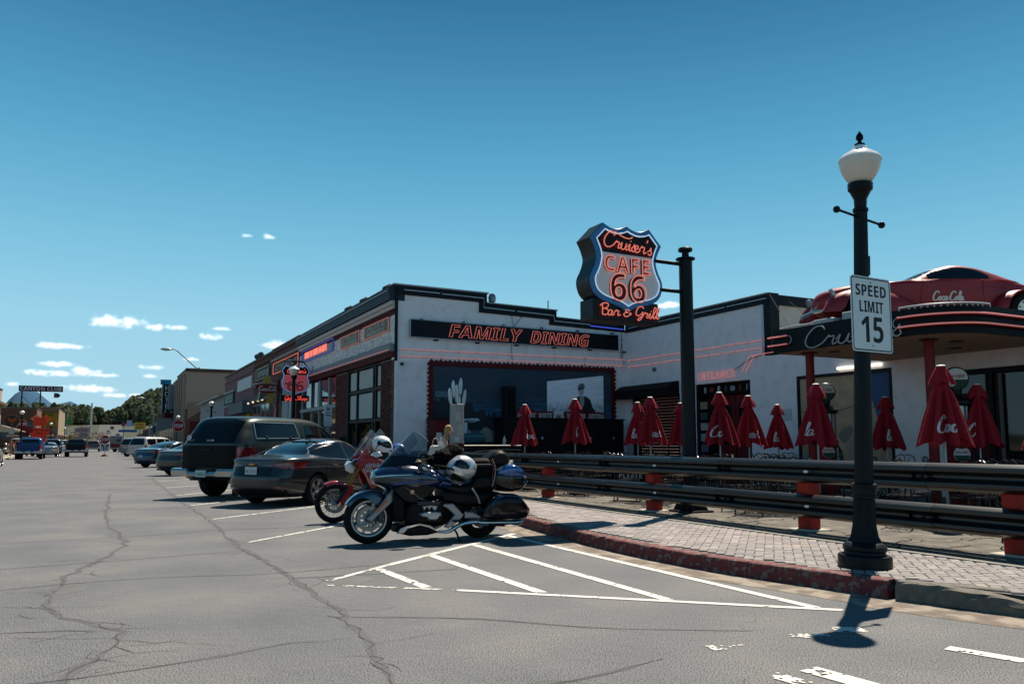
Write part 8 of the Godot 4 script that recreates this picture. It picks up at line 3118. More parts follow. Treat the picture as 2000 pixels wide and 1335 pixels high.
func touring_bike() -> Node3D:
	var t := thing("touring_motorcycle", "large dark blue touring motorcycle with saddlebags and silver engine, nearest the camera", "motorcycle", V(4.03, 0, -10.55), PI - 0.02)
	var blue := M("0a1a36", 0.22, 0.3, {"clearcoat_enabled": true, "clearcoat": 1.0, "clearcoat_roughness": 0.03})
	var dark := M("06070b", 0.16, 0.0, {"metallic_specular": 0.35})
	var black := M("060607", 0.5, 0.0, {"metallic_specular": 0.3})
	var chrome := M("c0c3c6", 0.1, 0.95)
	var silver := M("8f9295", 0.3, 0.7)
	moto_wheel(t, V(0.81, 0.335, 0), 0.335, 0.13, 0.235, 10, false, -0.1, "8a8e92", 2)
	moto_wheel(t, V(-0.81, 0.32, 0), 0.32, 0.19, 0.215, 7, false, 0.0, "8a8e92", 1)
	# front mudguard
	var b := B()
	b.grid(func(u, v):
		var a: float = deg_to_rad(lerpf(32, 158, u))
		var w: float = 0.105 * pow(sin(clampf(0.12 + u * 0.9, 0, 1) * PI * 0.9 + 0.15), 0.35)
		var s: float = lerpf(-1, 1, v)
		var skirt: float = 0.05 + 0.13 * exp(-pow((u - 0.62) * 4.0, 2))
		var r: float = 0.375 - skirt * pow(absf(s), 5)
		return V(0.81 + cos(a) * r, 0.335 + sin(a) * r, w * signf(s) * pow(absf(s), 0.75)), 28, 18)
	put("mudguard", b, blue, t, 80.0)
	for sg in [-1.0, 1.0]:
		slab(t, "fork_cover", ".43,.74 .5,.73 .585,.655 .7,.5 .86,.355 .85,.31 .8,.295 .72,.375 .52,.55 .44,.66", sg * 0.105, sg * 0.15, M("7d8288", 0.32, 0.6), 0.014)
		slab(t, "reflector", ".585,.575 .625,.575 .765,.43 .735,.41", sg * 0.149, sg * 0.155, M("c8661c", 0.2, 0.0, {"emission_enabled": false}), 0.002)
		slab(t, "brake_caliper", ".62,.42 .7,.44 .71,.3 .64,.27", sg * 0.07, sg * 0.11, M("3a3c3f", 0.4, 0.6), 0.01)
	# fairing
	var fr := shell_part(t, "fairing", [[0.79, 0.85, 0.88, 0.04, 2.2, 0], [0.755, 0.79, 0.96, 0.15, 2.3, 0], [0.65, 0.75, 1.02, 0.235, 2.5, 0], [0.48, 0.66, 1.06, 0.29, 2.7, 0], [0.28, 0.62, 1.07, 0.315, 2.8, 0], [0.08, 0.66, 1.03, 0.3, 2.6, 0], [-0.1, 0.72, 0.94, 0.25, 2.4, 0], [-0.2, 0.78, 0.86, 0.18, 2.2, 0]], blue)
	for sg in [-1.0, 1.0]:
		put("headlight", shell_patch(fr, ".37,.915 .5,.905 .62,.905 .765,.885", ".37,.9 .45,.865 .6,.805 .765,.83", sg, 0.006), M("3e454b", 0.06, 0.6), t)
		put("lamp_line", shell_patch(fr, ".3,.925 .6,.92 .76,.9", ".3,.917 .6,.908 .76,.888", sg, 0.009), M("b9bfc4", 0.1, 0.6), t)
		put("side_stripe", shell_patch(fr, "-.05,.8 .2,.84 .55,.8", "-.05,.785 .2,.825 .55,.78", sg, 0.006), M("1b4a8a", 0.2, 0.5), t)
		slab(t, "side_panel", ".56,.74 .5,.64 .4,.56 .28,.53 .17,.57 .06,.62 -.06,.74 .1,.8 .4,.82", sg * 0.255, sg * 0.305, dark, 0.02)
		slab(t, "silver_vane", ".42,.76 .36,.72 .18,.585 .1,.575 .2,.62 .36,.74", sg * 0.304, sg * 0.312, M("4c5258", 0.3, 0.6), 0.002)
		b = B()
		b.at(V(0.3, 0.69, sg * 0.312), 0, sg * PI / 2)
		b.lathe([Vector2(0.03, 0), Vector2(0.03, 0.004), Vector2(0.01, 0.007)], 18)
		put("emblem", b, M("b08a72", 0.25, 0.6), t)
		shell_part(t, "mirror", [[0.25, 1.0, 1.04, 0.02, 2.2, 0.38], [0.2, 0.965, 1.06, 0.06, 2.4, 0.4], [0.1, 0.97, 1.05, 0.07, 2.4, 0.41], [0.04, 0.985, 1.02, 0.03, 2.2, 0.4]], M("1a2638", 0.2, 0.4), sg)
		slab(t, "turn_signal", ".22,1.03 .07,1.0 .09,.975 .2,.985", sg * 0.455, sg * 0.475, M("a6aaac", 0.15, 0.3), 0.004)
	# screen: dark foot and clear sheet
	var scr := func(u: float, v: float, o: float) -> Vector3:
		var s := lerpf(-1, 1, u)
		return V(lerpf(0.7, 0.2, v) - s * s * lerpf(0.42, 0.16, v) + o, lerpf(1.0, 1.5, v) + lerpf(s * s * 0.05, -0.13 * pow(absf(s), 3.5), v), s * lerpf(0.29, 0.22, v))
	b = B()
	b.grid(func(u, v): return scr.call(u, v * 0.4, 0.0), 20, 8)
	put("screen_cowl", b, M("0b0e12", 0.15, 0.2), t, 80.0)
	b = B()
	b.grid(func(u, v): return scr.call(u, 0.34 + v * 0.66, 0.012), 20, 12)
	put("windscreen", b, glass(0.42, "3a4650"), t, 80.0)
	b = B()
	var rim := []
	for i in 13: rim.append(scr.call(0.0, 0.34 + i / 12.0 * 0.66, 0.012))
	for i in 21: rim.append(scr.call(i / 20.0, 1.0, 0.012))
	for i in 13: rim.append(scr.call(1.0, 1.0 - i / 12.0 * 0.66, 0.012))
	b.tube(rim, 0.006, 5)
	put("screen_edge", b, M("6d7880", 0.15, 0.2), t)
	shell_part(t, "dash", [[0.3, 1.0, 1.1, 0.2, 3, 0], [0.15, 0.98, 1.13, 0.22, 3, 0], [0.05, 0.96, 1.06, 0.18, 3, 0]], black)
	# tank, seat
	shell_part(t, "tank", [[0.1, 0.76, 1.01, 0.15, 2.4, 0], [-0.03, 0.72, 1.0, 0.19, 2.4, 0], [-0.18, 0.7, 0.94, 0.19, 2.4, 0], [-0.34, 0.7, 0.84, 0.13, 2.4, 0]], M("153a6c", 0.2, 0.4, {"clearcoat_enabled": true, "clearcoat": 1.0, "clearcoat_roughness": 0.03}))
	var leather := M("070708", 0.45, 0.0, {"metallic_specular": 0.3})
	shell_part(t, "seat", [[-0.26, 0.66, 0.8, 0.12, 2.6, 0], [-0.4, 0.62, 0.78, 0.19, 2.8, 0], [-0.6, 0.6, 0.79, 0.21, 2.8, 0], [-0.7, 0.62, 0.9, 0.2, 2.6, 0], [-0.78, 0.64, 0.92, 0.19, 2.8, 0], [-1.0, 0.66, 0.93, 0.18, 2.8, 0], [-1.08, 0.7, 0.95, 0.15, 2.6, 0]], leather)
	shell_part(t, "side_cover", [[-0.2, 0.5, 0.72, 0.18, 3, 0], [-0.45, 0.46, 0.7, 0.23, 3, 0], [-0.8, 0.44, 0.66, 0.24, 3, 0], [-1.0, 0.46, 0.66, 0.2, 3, 0]], black)
	# engine
	shell_part(t, "engine_block", [[0.36, 0.24, 0.5, 0.2, 4, 0], [0.26, 0.2, 0.62, 0.29, 4, 0], [-0.12, 0.2, 0.62, 0.3, 4, 0], [-0.28, 0.22, 0.56, 0.2, 4, 0], [-0.5, 0.26, 0.5, 0.16, 4, 0]], M("070708", 0.5, 0.0, {"metallic_specular": 0.3}), 1.0, 30.0)
	shell_part(t, "radiator", [[0.52, 0.3, 0.72, 0.22, 5, 0], [0.4, 0.28, 0.74, 0.26, 5, 0]], M("0d0e0f", 0.7))
	for sg in [-1.0, 1.0]:
		slab(t, "head_cover", ".22,.405 .2,.37 .11,.345 .09,.315 -.03,.31 -.06,.35 -.09,.36 -.09,.41 -.02,.425 .14,.425", sg * 0.3, sg * 0.4, M("9da1a5", 0.28, 0.8), 0.015)
		slab(t, "rib_cover", ".17,.5 .14,.44 .1,.49 .07,.44 .04,.49 .01,.44 -.03,.44 -.05,.5", sg * 0.29, sg * 0.36, M("a6aaae", 0.25, 0.8), 0.008)
		slab(t, "black_cover", ".24,.57 .22,.5 -.09,.5 -.12,.56", sg * 0.29, sg * 0.33, M("24282c", 0.35, 0.4), 0.012)
		slab(t, "frame_plate", "-.12,.515 -.31,.515 -.4,.43 -.475,.35 -.4,.27 -.25,.175 -.185,.2 -.25,.27 -.33,.355 -.25,.43 -.21,.46 -.13,.475", sg * 0.22, sg * 0.27, silver, 0.012)
		slab(t, "swing_cover", "-.49,.4 -.62,.39 -.78,.31 -.76,.29 -.49,.3", sg * 0.2, sg * 0.27, M("8f9498", 0.25, 0.8), 0.02)
		slab(t, "belly_trim", ".49,.14 .45,.21 .36,.24 .18,.27 .02,.235 -.05,.18 -.05,.15 .05,.2 .18,.235 .34,.2 .4,.14", sg * 0.24, sg * 0.28, chrome, 0.008)
		slab(t, "belly_pan", ".42,.13 .36,.2 .16,.24 .0,.2 -.12,.13 .05,.1 .3,.1", sg * 0.1, sg * 0.255, black, 0.02)
		b = B()
		b.tube(smooth3([V(-0.1, 0.14, sg * 0.25), V(-0.25, 0.14, sg * 0.26), V(-0.4, 0.21, sg * 0.25), V(-0.6, 0.245, sg * 0.25), V(-0.85, 0.235, sg * 0.26)], 5), [0.02, 0.02, 0.02, 0.022, 0.024, 0.026, 0.027, 0.028, 0.029, 0.03, 0.03, 0.03, 0.03, 0.03, 0.03, 0.03, 0.03, 0.03, 0.03, 0.03, 0.03], 10)
		put("exhaust_pipe", b, chrome, t)
		var ex := []
		for q in [[-0.7, 0.235, 0.03, 0.03], [-0.8, 0.23, 0.042, 0.045], [-1.05, 0.225, 0.045, 0.05], [-1.28, 0.215, 0.045, 0.05], [-1.36, 0.225, 0.035, 0.035], [-1.41, 0.25, 0.015, 0.012]]:
			var rg := []
			for k in 16: rg.append(V(q[0], q[1] + sin(TAU * k / 16) * q[2], sg * 0.26 + cos(TAU * k / 16) * q[3]))
			ex.append(rg)
		b = B()
		b.loft(ex)
		put("silencer", b, chrome, t, 60.0)
		slab(t, "silencer_guard", "-.84,.19 -1.08,.17 -1.08,.2 -.84,.215", sg * 0.3, sg * 0.315, black, 0.004)
		# saddlebag
		var sb := shell_part(t, "saddlebag", [[-0.74, 0.3, 0.42, 0.05, 2.6, 0.28], [-0.82, 0.275, 0.55, 0.1, 3.0, 0.29], [-0.92, 0.265, 0.63, 0.13, 3.2, 0.3], [-1.12, 0.26, 0.635, 0.14, 3.2, 0.3], [-1.27, 0.26, 0.61, 0.135, 3.0, 0.3], [-1.4, 0.28, 0.49, 0.1, 2.8, 0.29], [-1.475, 0.34, 0.41, 0.03, 2.4, 0.28]], dark, sg)
		put("bag_panel", shell_patch(sb, "-1.43,.44 -1.27,.4 -1.0,.42 -.84,.46", "-1.43,.33 -1.27,.29 -1.0,.29 -.84,.31", sg, 0.004), M("2a2428", 0.12, 0.4), t)
		put("bag_stripe", shell_patch(sb, "-1.3,.6 -1.0,.615 -.9,.58 -.84,.5", "-1.3,.588 -1.0,.6 -.9,.56 -.84,.485", sg, 0.004), M("23456e", 0.15, 0.4), t)
		put("tail_light", shell_patch(sb, "-1.46,.42 -1.38,.47", "-1.46,.36 -1.38,.38", sg, 0.004), M("7a1016", 0.15), t)
		b = B()
		b.tube([V(-0.15, 0.99, sg * 0.12), V(-0.02, 1.04, sg * 0.25), V(-0.14, 1.02, sg * 0.38)], 0.014, 8)
		put("handlebar", b, black, t)
		b = B()
		b.tube([V(-0.1, 1.025, sg * 0.34), V(-0.2, 1.0, sg * 0.43)], 0.019, 10)
		put("grip", b, M("0b0b0b", 0.8), t)
		b = B()
		b.box(V(-0.36, 0.28, sg * 0.31), V(0.12, 0.025, 0.09), 0.008)
		put("footpeg", b, M("1c1d1f", 0.5, 0.4), t)
		b = B()
		b.box(V(-0.72, 0.42, sg * 0.3), V(0.14, 0.03, 0.1), 0.008)
		put("footpeg", b, M("1c1d1f", 0.5, 0.4), t)
		b = B()
		b.tube([V(-0.6, 0.72, sg * 0.24), V(-0.68, 0.6, sg * 0.25), V(-0.72, 0.5, sg * 0.24)], 0.016, 8)
		put("grab_rail", b, M("a9acae", 0.2, 0.8), t)
	# top case
	shell_part(t, "trunk_lower", [[-0.98, 0.74, 0.93, 0.16, 3.6, 0], [-1.1, 0.66, 0.94, 0.25, 4.6, 0], [-1.25, 0.64, 0.93, 0.285, 5.0, 0], [-1.4, 0.67, 0.9, 0.265, 4.4, 0], [-1.49, 0.75, 0.86, 0.18, 2.6, 0]], M("0d0a10", 0.12, 0.0, {"metallic_specular": 0.5}))
	shell_part(t, "trunk_lid", [[-1.02, 0.86, 0.96, 0.17, 3.2, 0], [-1.12, 0.84, 1.02, 0.255, 3.8, 0], [-1.26, 0.83, 1.05, 0.29, 4.0, 0], [-1.4, 0.83, 0.98, 0.267, 3.6, 0], [-1.495, 0.83, 0.9, 0.18, 2.6, 0]], M("1c4a88", 0.2, 0.4, {"clearcoat_enabled": true, "clearcoat": 1.0, "clearcoat_roughness": 0.03}))
	slab(t, "trunk_edge", "-1.3,.69 -1.44,.72 -1.5,.8 -1.46,.78 -1.36,.74", -0.24, 0.24, M("8b8f92", 0.2, 0.7), 0.02)
	slab(t, "backrest", "-.88,1.06 -.9,1.12 -1.0,1.21 -1.1,1.24 -1.19,1.2 -1.24,1.12 -1.22,1.02 -1.0,1.02", -0.17, 0.17, leather, 0.04, 3)
	slab(t, "backrest_frame", "-1.0,.95 -1.08,1.0 -1.2,1.05 -1.275,1.1 -1.27,.99 -1.2,.95", -0.2, 0.2, M("9a988e", 0.5), 0.02)
	b = B()
	b.tube([V(-0.3, 0.24, -0.22), V(-0.36, 0.1, -0.3), V(-0.37, 0.0, -0.36)], 0.014, 8)
	put("side_stand", b, black, t)
	b = B()
	b.tube([V(-1.46, 0.86, 0.12), V(-1.5, 1.75, 0.14)], 0.004, 4)
	put("aerial", b, black, t)
	# the things lying on it
	var hm := helmet("silver_helmet", "shiny silver full face helmet hanging on the blue motorcycle seat", M("b4b9be", 0.22, 0.55, {"clearcoat_enabled": true, "clearcoat": 0.8}), V(3.97 + 0.5, 1.0, -10.3), PI + 0.1, 1.28)
	hm.rotation.z = 0.5
	var bag := thing("tank_bag", "crumpled black bag on the blue motorcycle tank behind its screen", "bag", V(4.03 + 0.32, 1.13, -10.6), PI)
	lumps(bag, "bag_body", [V(0.05, 0, 0), V(-0.13, 0.07, 0.04), V(-0.06, -0.06, 0.0), V(0.16, -0.06, 0.02), V(-0.22, -0.02, 0)], [0.13, 0.14, 0.13, 0.1, 0.1], M("070708", 0.8, 0.0, {"metallic_specular": 0.15}), 21)
	var jk := thing("black_jacket", "folded black riding jacket lying between the two motorcycles' screens", "jacket", V(4.03 + 0.1, 1.03, -10.75), PI)
	lumps(jk, "cloth", [V(0.1, 0, 0), V(-0.05, 0.04, 0.05), V(0.2, 0.0, 0.05), V(0.0, -0.06, 0)], [0.09, 0.1, 0.08, 0.1], M("0a0a0b", 0.8, 0.0, {"metallic_specular": 0.15}), 22)
	var tb := thing("seat_bag", "boxy black bag strapped on the passenger seat of the blue motorcycle", "bag", V(4.03 + 0.8, 1.0, -10.55), PI - 0.08)
	shell_part(tb, "bag_body", [[0.17, -0.13, 0.06, 0.16, 4, 0], [0.13, -0.16, 0.12, 0.2, 4, 0], [-0.1, -0.17, 0.13, 0.21, 4, 0], [-0.17, -0.12, 0.08, 0.18, 4, 0]], M("070708", 0.7, 0.0, {"metallic_specular": 0.2}))
	b = B()
	b.boxc(V(-0.16, 0.02, -0.225), V(0.14, 0.05, -0.21), 0.004)
	put("zip_band", b, M("35363a", 0.5), tb)
	b = B()
	b.tube(smooth3([V(-0.12, 0.12, -0.21), V(-0.15, 0.0, -0.235), V(-0.14, -0.16, -0.235), V(-0.16, -0.26, -0.22)], 4), 0.006, 5)
	put("red_cord", b, M("7a3230", 0.7), tb)
	b = B()
	b.tube(smooth3([V(-0.15, 0.12, -0.2), V(-0.18, 0.0, -0.235), V(-0.17, -0.14, -0.24), V(-0.14, -0.27, -0.22)], 4), 0.006, 5)
	put("cream_cord", b, M("a79c88", 0.7), tb)
	return t

func lumps(t: Node3D, called: String, at: Array, rad: Array, mat: Material, sd: int) -> void:  # a soft crumpled body from blended balls
	var n := FastNoiseLite.new()
	n.seed = sd
	n.frequency = 9.0
	var f := func(p: Vector3) -> float:
		var d := 9.0
		for i in at.size():
			var e: float = (p - at[i]).length() - rad[i]
			var h := clampf(0.5 + 0.5 * (d - e) / 0.06, 0, 1)
			d = lerpf(d, e, h) - 0.06 * h * (1.0 - h)
		return d + n.get_noise_3dv(p) * 0.035 + 0.012 * n.get_noise_3dv(p * 3.0)
	var lo := V(9, 9, 9)
	var hi := -lo
	for i in at.size():
		lo = lo.min(at[i] - Vector3.ONE * (rad[i] + 0.06))
		hi = hi.max(at[i] + Vector3.ONE * (rad[i] + 0.06))
	put(called, nets(f, lo, hi, 0.018), mat, t, 70.0)

func nets(f: Callable, lo: Vector3, hi: Vector3, c: float) -> MB:  # surface nets of a distance field
	var n := Vector3i(((hi - lo) / c).ceil()) + Vector3i.ONE
	var val := PackedFloat32Array()
	val.resize(n.x * n.y * n.z)
	var sy := n.x
	var sz := n.x * n.y
	for k in n.z:
		for j in n.y:
			var i := 0
			while i < n.x:
				var v: float = f.call(lo + Vector3(i, j, k) * c)
				val[i + j * sy + k * sz] = v
				i += 1
	var vert := {}
	var b := B()
	var corner := [0, 1, sy, sy + 1, sz, sz + 1, sz + sy, sz + sy + 1]
	var off := [V(0, 0, 0), V(1, 0, 0), V(0, 1, 0), V(1, 1, 0), V(0, 0, 1), V(1, 0, 1), V(0, 1, 1), V(1, 1, 1)]
	var edges := [[0, 1], [0, 2], [0, 4], [1, 3], [1, 5], [2, 3], [2, 6], [3, 7], [4, 5], [4, 6], [5, 7], [6, 7]]
	for k in n.z - 1:
		for j in n.y - 1:
			for i in n.x - 1:
				var o := i + j * sy + k * sz
				var m := 0
				for q in 8:
					if val[o + corner[q]] < 0.0: m += 1
				if m == 0 or m == 8: continue
				var s := Vector3.ZERO
				var cnt := 0
				for e in edges:
					var a: float = val[o + corner[e[0]]]
					var d: float = val[o + corner[e[1]]]
					if (a < 0.0) != (d < 0.0):
						s += off[e[0]].lerp(off[e[1]], a / (a - d))
						cnt += 1
				vert[o] = lo + (V(i, j, k) + s / cnt) * c
	for o in vert:
		for ax in [[1, sy, sz], [sy, sz, 1], [sz, 1, sy]]:
			if o + ax[0] >= val.size(): continue
			var a: float = val[o]
			var d: float = val[o + ax[0]]
			if (a < 0.0) == (d < 0.0): continue
			var q := [o, o - ax[1], o - ax[1] - ax[2], o - ax[2]]
			if not (vert.has(q[1]) and vert.has(q[2]) and vert.has(q[3])): continue
			if a < 0.0: b.quad(vert[q[3]], vert[q[2]], vert[q[1]], vert[q[0]])
			else: b.quad(vert[q[0]], vert[q[1]], vert[q[2]], vert[q[3]])
	return b

func helmet(called: String, label: String, mat: Material, at: Vector3, yaw: float, k := 1.0) -> Node3D:
	var t := thing(called, label, "helmet", at, yaw)
	t.scale = Vector3.ONE * k
	var h := shell_part(t, "outer_shell", [[0.152, -0.09, -0.02, 0.045, 2.2, 0], [0.14, -0.12, 0.03, 0.078, 2.3, 0], [0.1, -0.135, 0.1, 0.1, 2.3, 0], [0.02, -0.13, 0.138, 0.12, 2.2, 0], [-0.06, -0.11, 0.14, 0.122, 2.2, 0], [-0.12, -0.08, 0.11, 0.1, 2.2, 0], [-0.15, -0.03, 0.06, 0.06, 2.1, 0], [-0.16, 0.0, 0.03, 0.02, 2.0, 0]], mat)
	for sg in [-1.0, 1.0]:
		put("visor", shell_patch(h, "-.02,.035 .05,.055 .1,.055 .143,.01", "-.02,.0 .05,-.035 .1,-.045 .143,-.045", sg, 0.004), M("0d0f12", 0.08, 0.3), t)
		put("chin_vent", shell_patch(h, ".11,-.085 .145,-.07", ".11,-.1 .145,-.095", sg, 0.004, 6, 3), M("141518", 0.5), t)
	var b := B()
	b.boxc(V(-0.08, -0.135, -0.08), V(0.1, -0.11, 0.08), 0.01)
	put("lining", b, M("101012", 0.9), t)
	return t

func red_bike() -> void:
	var t := thing("adventure_motorcycle", "red and white adventure motorcycle with gold forks and wire wheels", "motorcycle", V(4.36, 0, -13.6), PI + 0.1)
	var red := M("8c1119", 0.25, 0.1, {"clearcoat_enabled": true, "clearcoat": 0.8, "clearcoat_roughness": 0.06})
	var black := M("0e0e0f", 0.55)
	var white := M("b9bcbe", 0.3, 0.0, {"clearcoat_enabled": true, "clearcoat": 0.6})
	moto_wheel(t, V(0.84, 0.335, 0), 0.335, 0.1, 0.27, 36, true, -0.12, "1c1d1f", 2)
	moto_wheel(t, V(-0.72, 0.32, 0), 0.32, 0.15, 0.23, 36, true, 0.0, "1c1d1f", 1)
	var b := B()
	b.grid(func(u, v):
		var a: float = deg_to_rad(lerpf(60, 165, u))
		var s: float = lerpf(-1, 1, v)
		var r: float = 0.375 - 0.06 * pow(absf(s), 4)
		return V(0.84 + cos(a) * r * 1.02, 0.335 + sin(a) * r, 0.07 * signf(s) * pow(absf(s), 0.75)), 22, 12)
	put("mudguard", b, red, t, 80.0)
	for sg in [-1.0, 1.0]:
		b = B()
		b.tube([V(0.84, 0.33, sg * 0.1), V(0.64, 0.62, sg * 0.1)], 0.028, 12)
		put("fork_leg", b, M("1a1a1c", 0.4, 0.5), t)
		b = B()
		b.tube([V(0.64, 0.62, sg * 0.1), V(0.4, 0.98, sg * 0.1)], 0.03, 12)
		put("fork_tube", b, M("8a5f2a", 0.3, 0.75), t)
		slab(t, "fork_guard", ".54,.63 .62,.63 .72,.48 .8,.36 .74,.3 .66,.38", sg * 0.13, sg * 0.145, red, 0.005)
		slab(t, "side_fairing", ".56,1.0 .46,1.12 .34,1.3 .29,1.14 .05,1.02 -.05,.92 .06,.72 .18,.56 .25,.56 .36,.8 .46,.92", sg * 0.14, sg * 0.2, red, 0.02)
		slab(t, "white_wing", ".3,.88 .1,.86 .0,.78 .14,.6 .2,.72 .24,.8", sg * 0.199, sg * 0.21, white, 0.003)
		slab(t, "black_wing", ".2,.56 .1,.5 -.04,.62 -.02,.74 .08,.66", sg * 0.15, sg * 0.19, black, 0.01)
		slab(t, "headlight", ".6,1.02 .53,1.08 .46,1.05 .47,.97 .55,.95", sg * 0.05, sg * 0.18, M("20262c", 0.08, 0.4), 0.015)
		var lx := Transform3D(Basis(Vector3.UP, 0.0 if sg > 0 else PI), V(0.26, 0.97, sg * 0.213))
		letters("letter_row", "Africa", 0.075, 0.27, M("b4b6b8", 0.4), t, lx * Transform3D(Basis(Vector3.BACK, 0.12), V(0.0, 0.0, 0.0)), "Droid Serif")
		letters("letter_row", "Twin", 0.07, 0.19, M("b4b6b8", 0.4), t, lx * Transform3D(Basis(Vector3.BACK, 0.12), V(-0.07, -0.085, 0.0)), "Droid Serif")
		b = B()
		b.tube([V(0.3, 1.12, sg * 0.04), V(0.24, 1.18, sg * 0.25), V(0.17, 1.18, sg * 0.4)], 0.014, 8)
		put("handlebar", b, black, t)
		slab(t, "hand_guard", ".36,1.14 .3,1.2 .2,1.2 .16,1.13 .26,1.1", sg * 0.36, sg * 0.42, white, 0.015)
		b = B()
		b.box(V(-0.1, 0.34, sg * 0.22), V(0.1, 0.02, 0.1), 0.006)
		put("footpeg", b, M("2a2b2d", 0.5, 0.6), t)
	slab(t, "beak", ".6,1.04 .655,.98 .63,.88 .54,.83 .5,.92 .54,1.0", -0.1, 0.1, white, 0.04)
	shell_part(t, "engine_block", [[0.35, 0.3, 0.55, 0.15, 4, 0], [0.2, 0.24, 0.72, 0.2, 4, 0], [-0.1, 0.24, 0.7, 0.2, 4, 0], [-0.25, 0.3, 0.6, 0.16, 4, 0]], M("232427", 0.5, 0.4))
	shell_part(t, "tank", [[0.3, 0.8, 1.1, 0.12, 2.6, 0], [0.12, 0.76, 1.08, 0.18, 2.6, 0], [-0.1, 0.76, 0.98, 0.17, 2.6, 0], [-0.24, 0.78, 0.88, 0.12, 2.6, 0]], red)
	shell_part(t, "seat", [[-0.18, 0.78, 0.87, 0.1, 2.8, 0], [-0.4, 0.78, 0.9, 0.15, 2.8, 0], [-0.75, 0.82, 0.96, 0.13, 2.8, 0], [-0.95, 0.86, 0.96, 0.09, 2.8, 0]], black)
	shell_part(t, "tail_unit", [[-0.3, 0.6, 0.8, 0.12, 3, 0], [-0.7, 0.66, 0.84, 0.12, 3, 0], [-1.05, 0.8, 0.88, 0.06, 3, 0]], black)
	# screen
	b = B()
	b.grid(func(u, v):
		var s: float = lerpf(-1, 1, u)
		return V(lerpf(0.5, 0.2, v) - s * s * 0.12, lerpf(1.12, 1.56, v) - s * s * 0.1 * v, s * lerpf(0.16, 0.13, v)), 14, 10)
	put("windscreen", b, glass(0.2, "39444e"), t, 80.0)
	for sg in [-1.0, 1.0]:
		slab(t, "screen_side", ".44,1.14 .3,1.4 .12,1.6 .02,1.5 .0,1.34 .26,1.12", sg * 0.19, sg * 0.194, glass(0.12, "46525c"), 0.0)
	b = B()
	b.tube([V(0.25, 1.16, -0.26), V(0.2, 1.34, -0.32)], 0.007, 6)
	put("mirror_stalk", b, black, t)
	shell_part(t, "mirror", [[0.23, 1.33, 1.36, 0.02, 2.2, 0.36], [0.2, 1.3, 1.39, 0.06, 2.4, 0.36], [0.17, 1.32, 1.37, 0.05, 2.4, 0.36]], black, -1.0)
	helmet("white_helmet", "glossy white full face helmet resting on the red motorcycle handlebar", M("c9ccce", 0.15, 0.0, {"clearcoat_enabled": true, "clearcoat": 1.0}), V(4.32, 1.31, -13.42), -0.35, 1.16)
	helmet("blue_helmet", "bright blue helmet edge showing right of the white helmet", M("1d4f9a", 0.2, 0.0, {"clearcoat_enabled": true, "clearcoat": 1.0}), V(4.66, 1.22, -13.5), -0.6, 0.85)
	# dark gear on the pillion seat
	var pack := thing("duffel_roll", "dark duffel roll tied on the red motorcycle behind its tank", "bag", V(4.75, 1.0, -13.62), PI)
	lumps(pack, "bag_body", [V(0.1, 0, -0.1), V(0, 0.02, 0.05), V(-0.12, 0, 0)], [0.11, 0.12, 0.11], M("0a0a0b", 0.8, 0.0, {"metallic_specular": 0.15}), 31)

func motorcycles() -> void:
	touring_bike()
	red_bike()

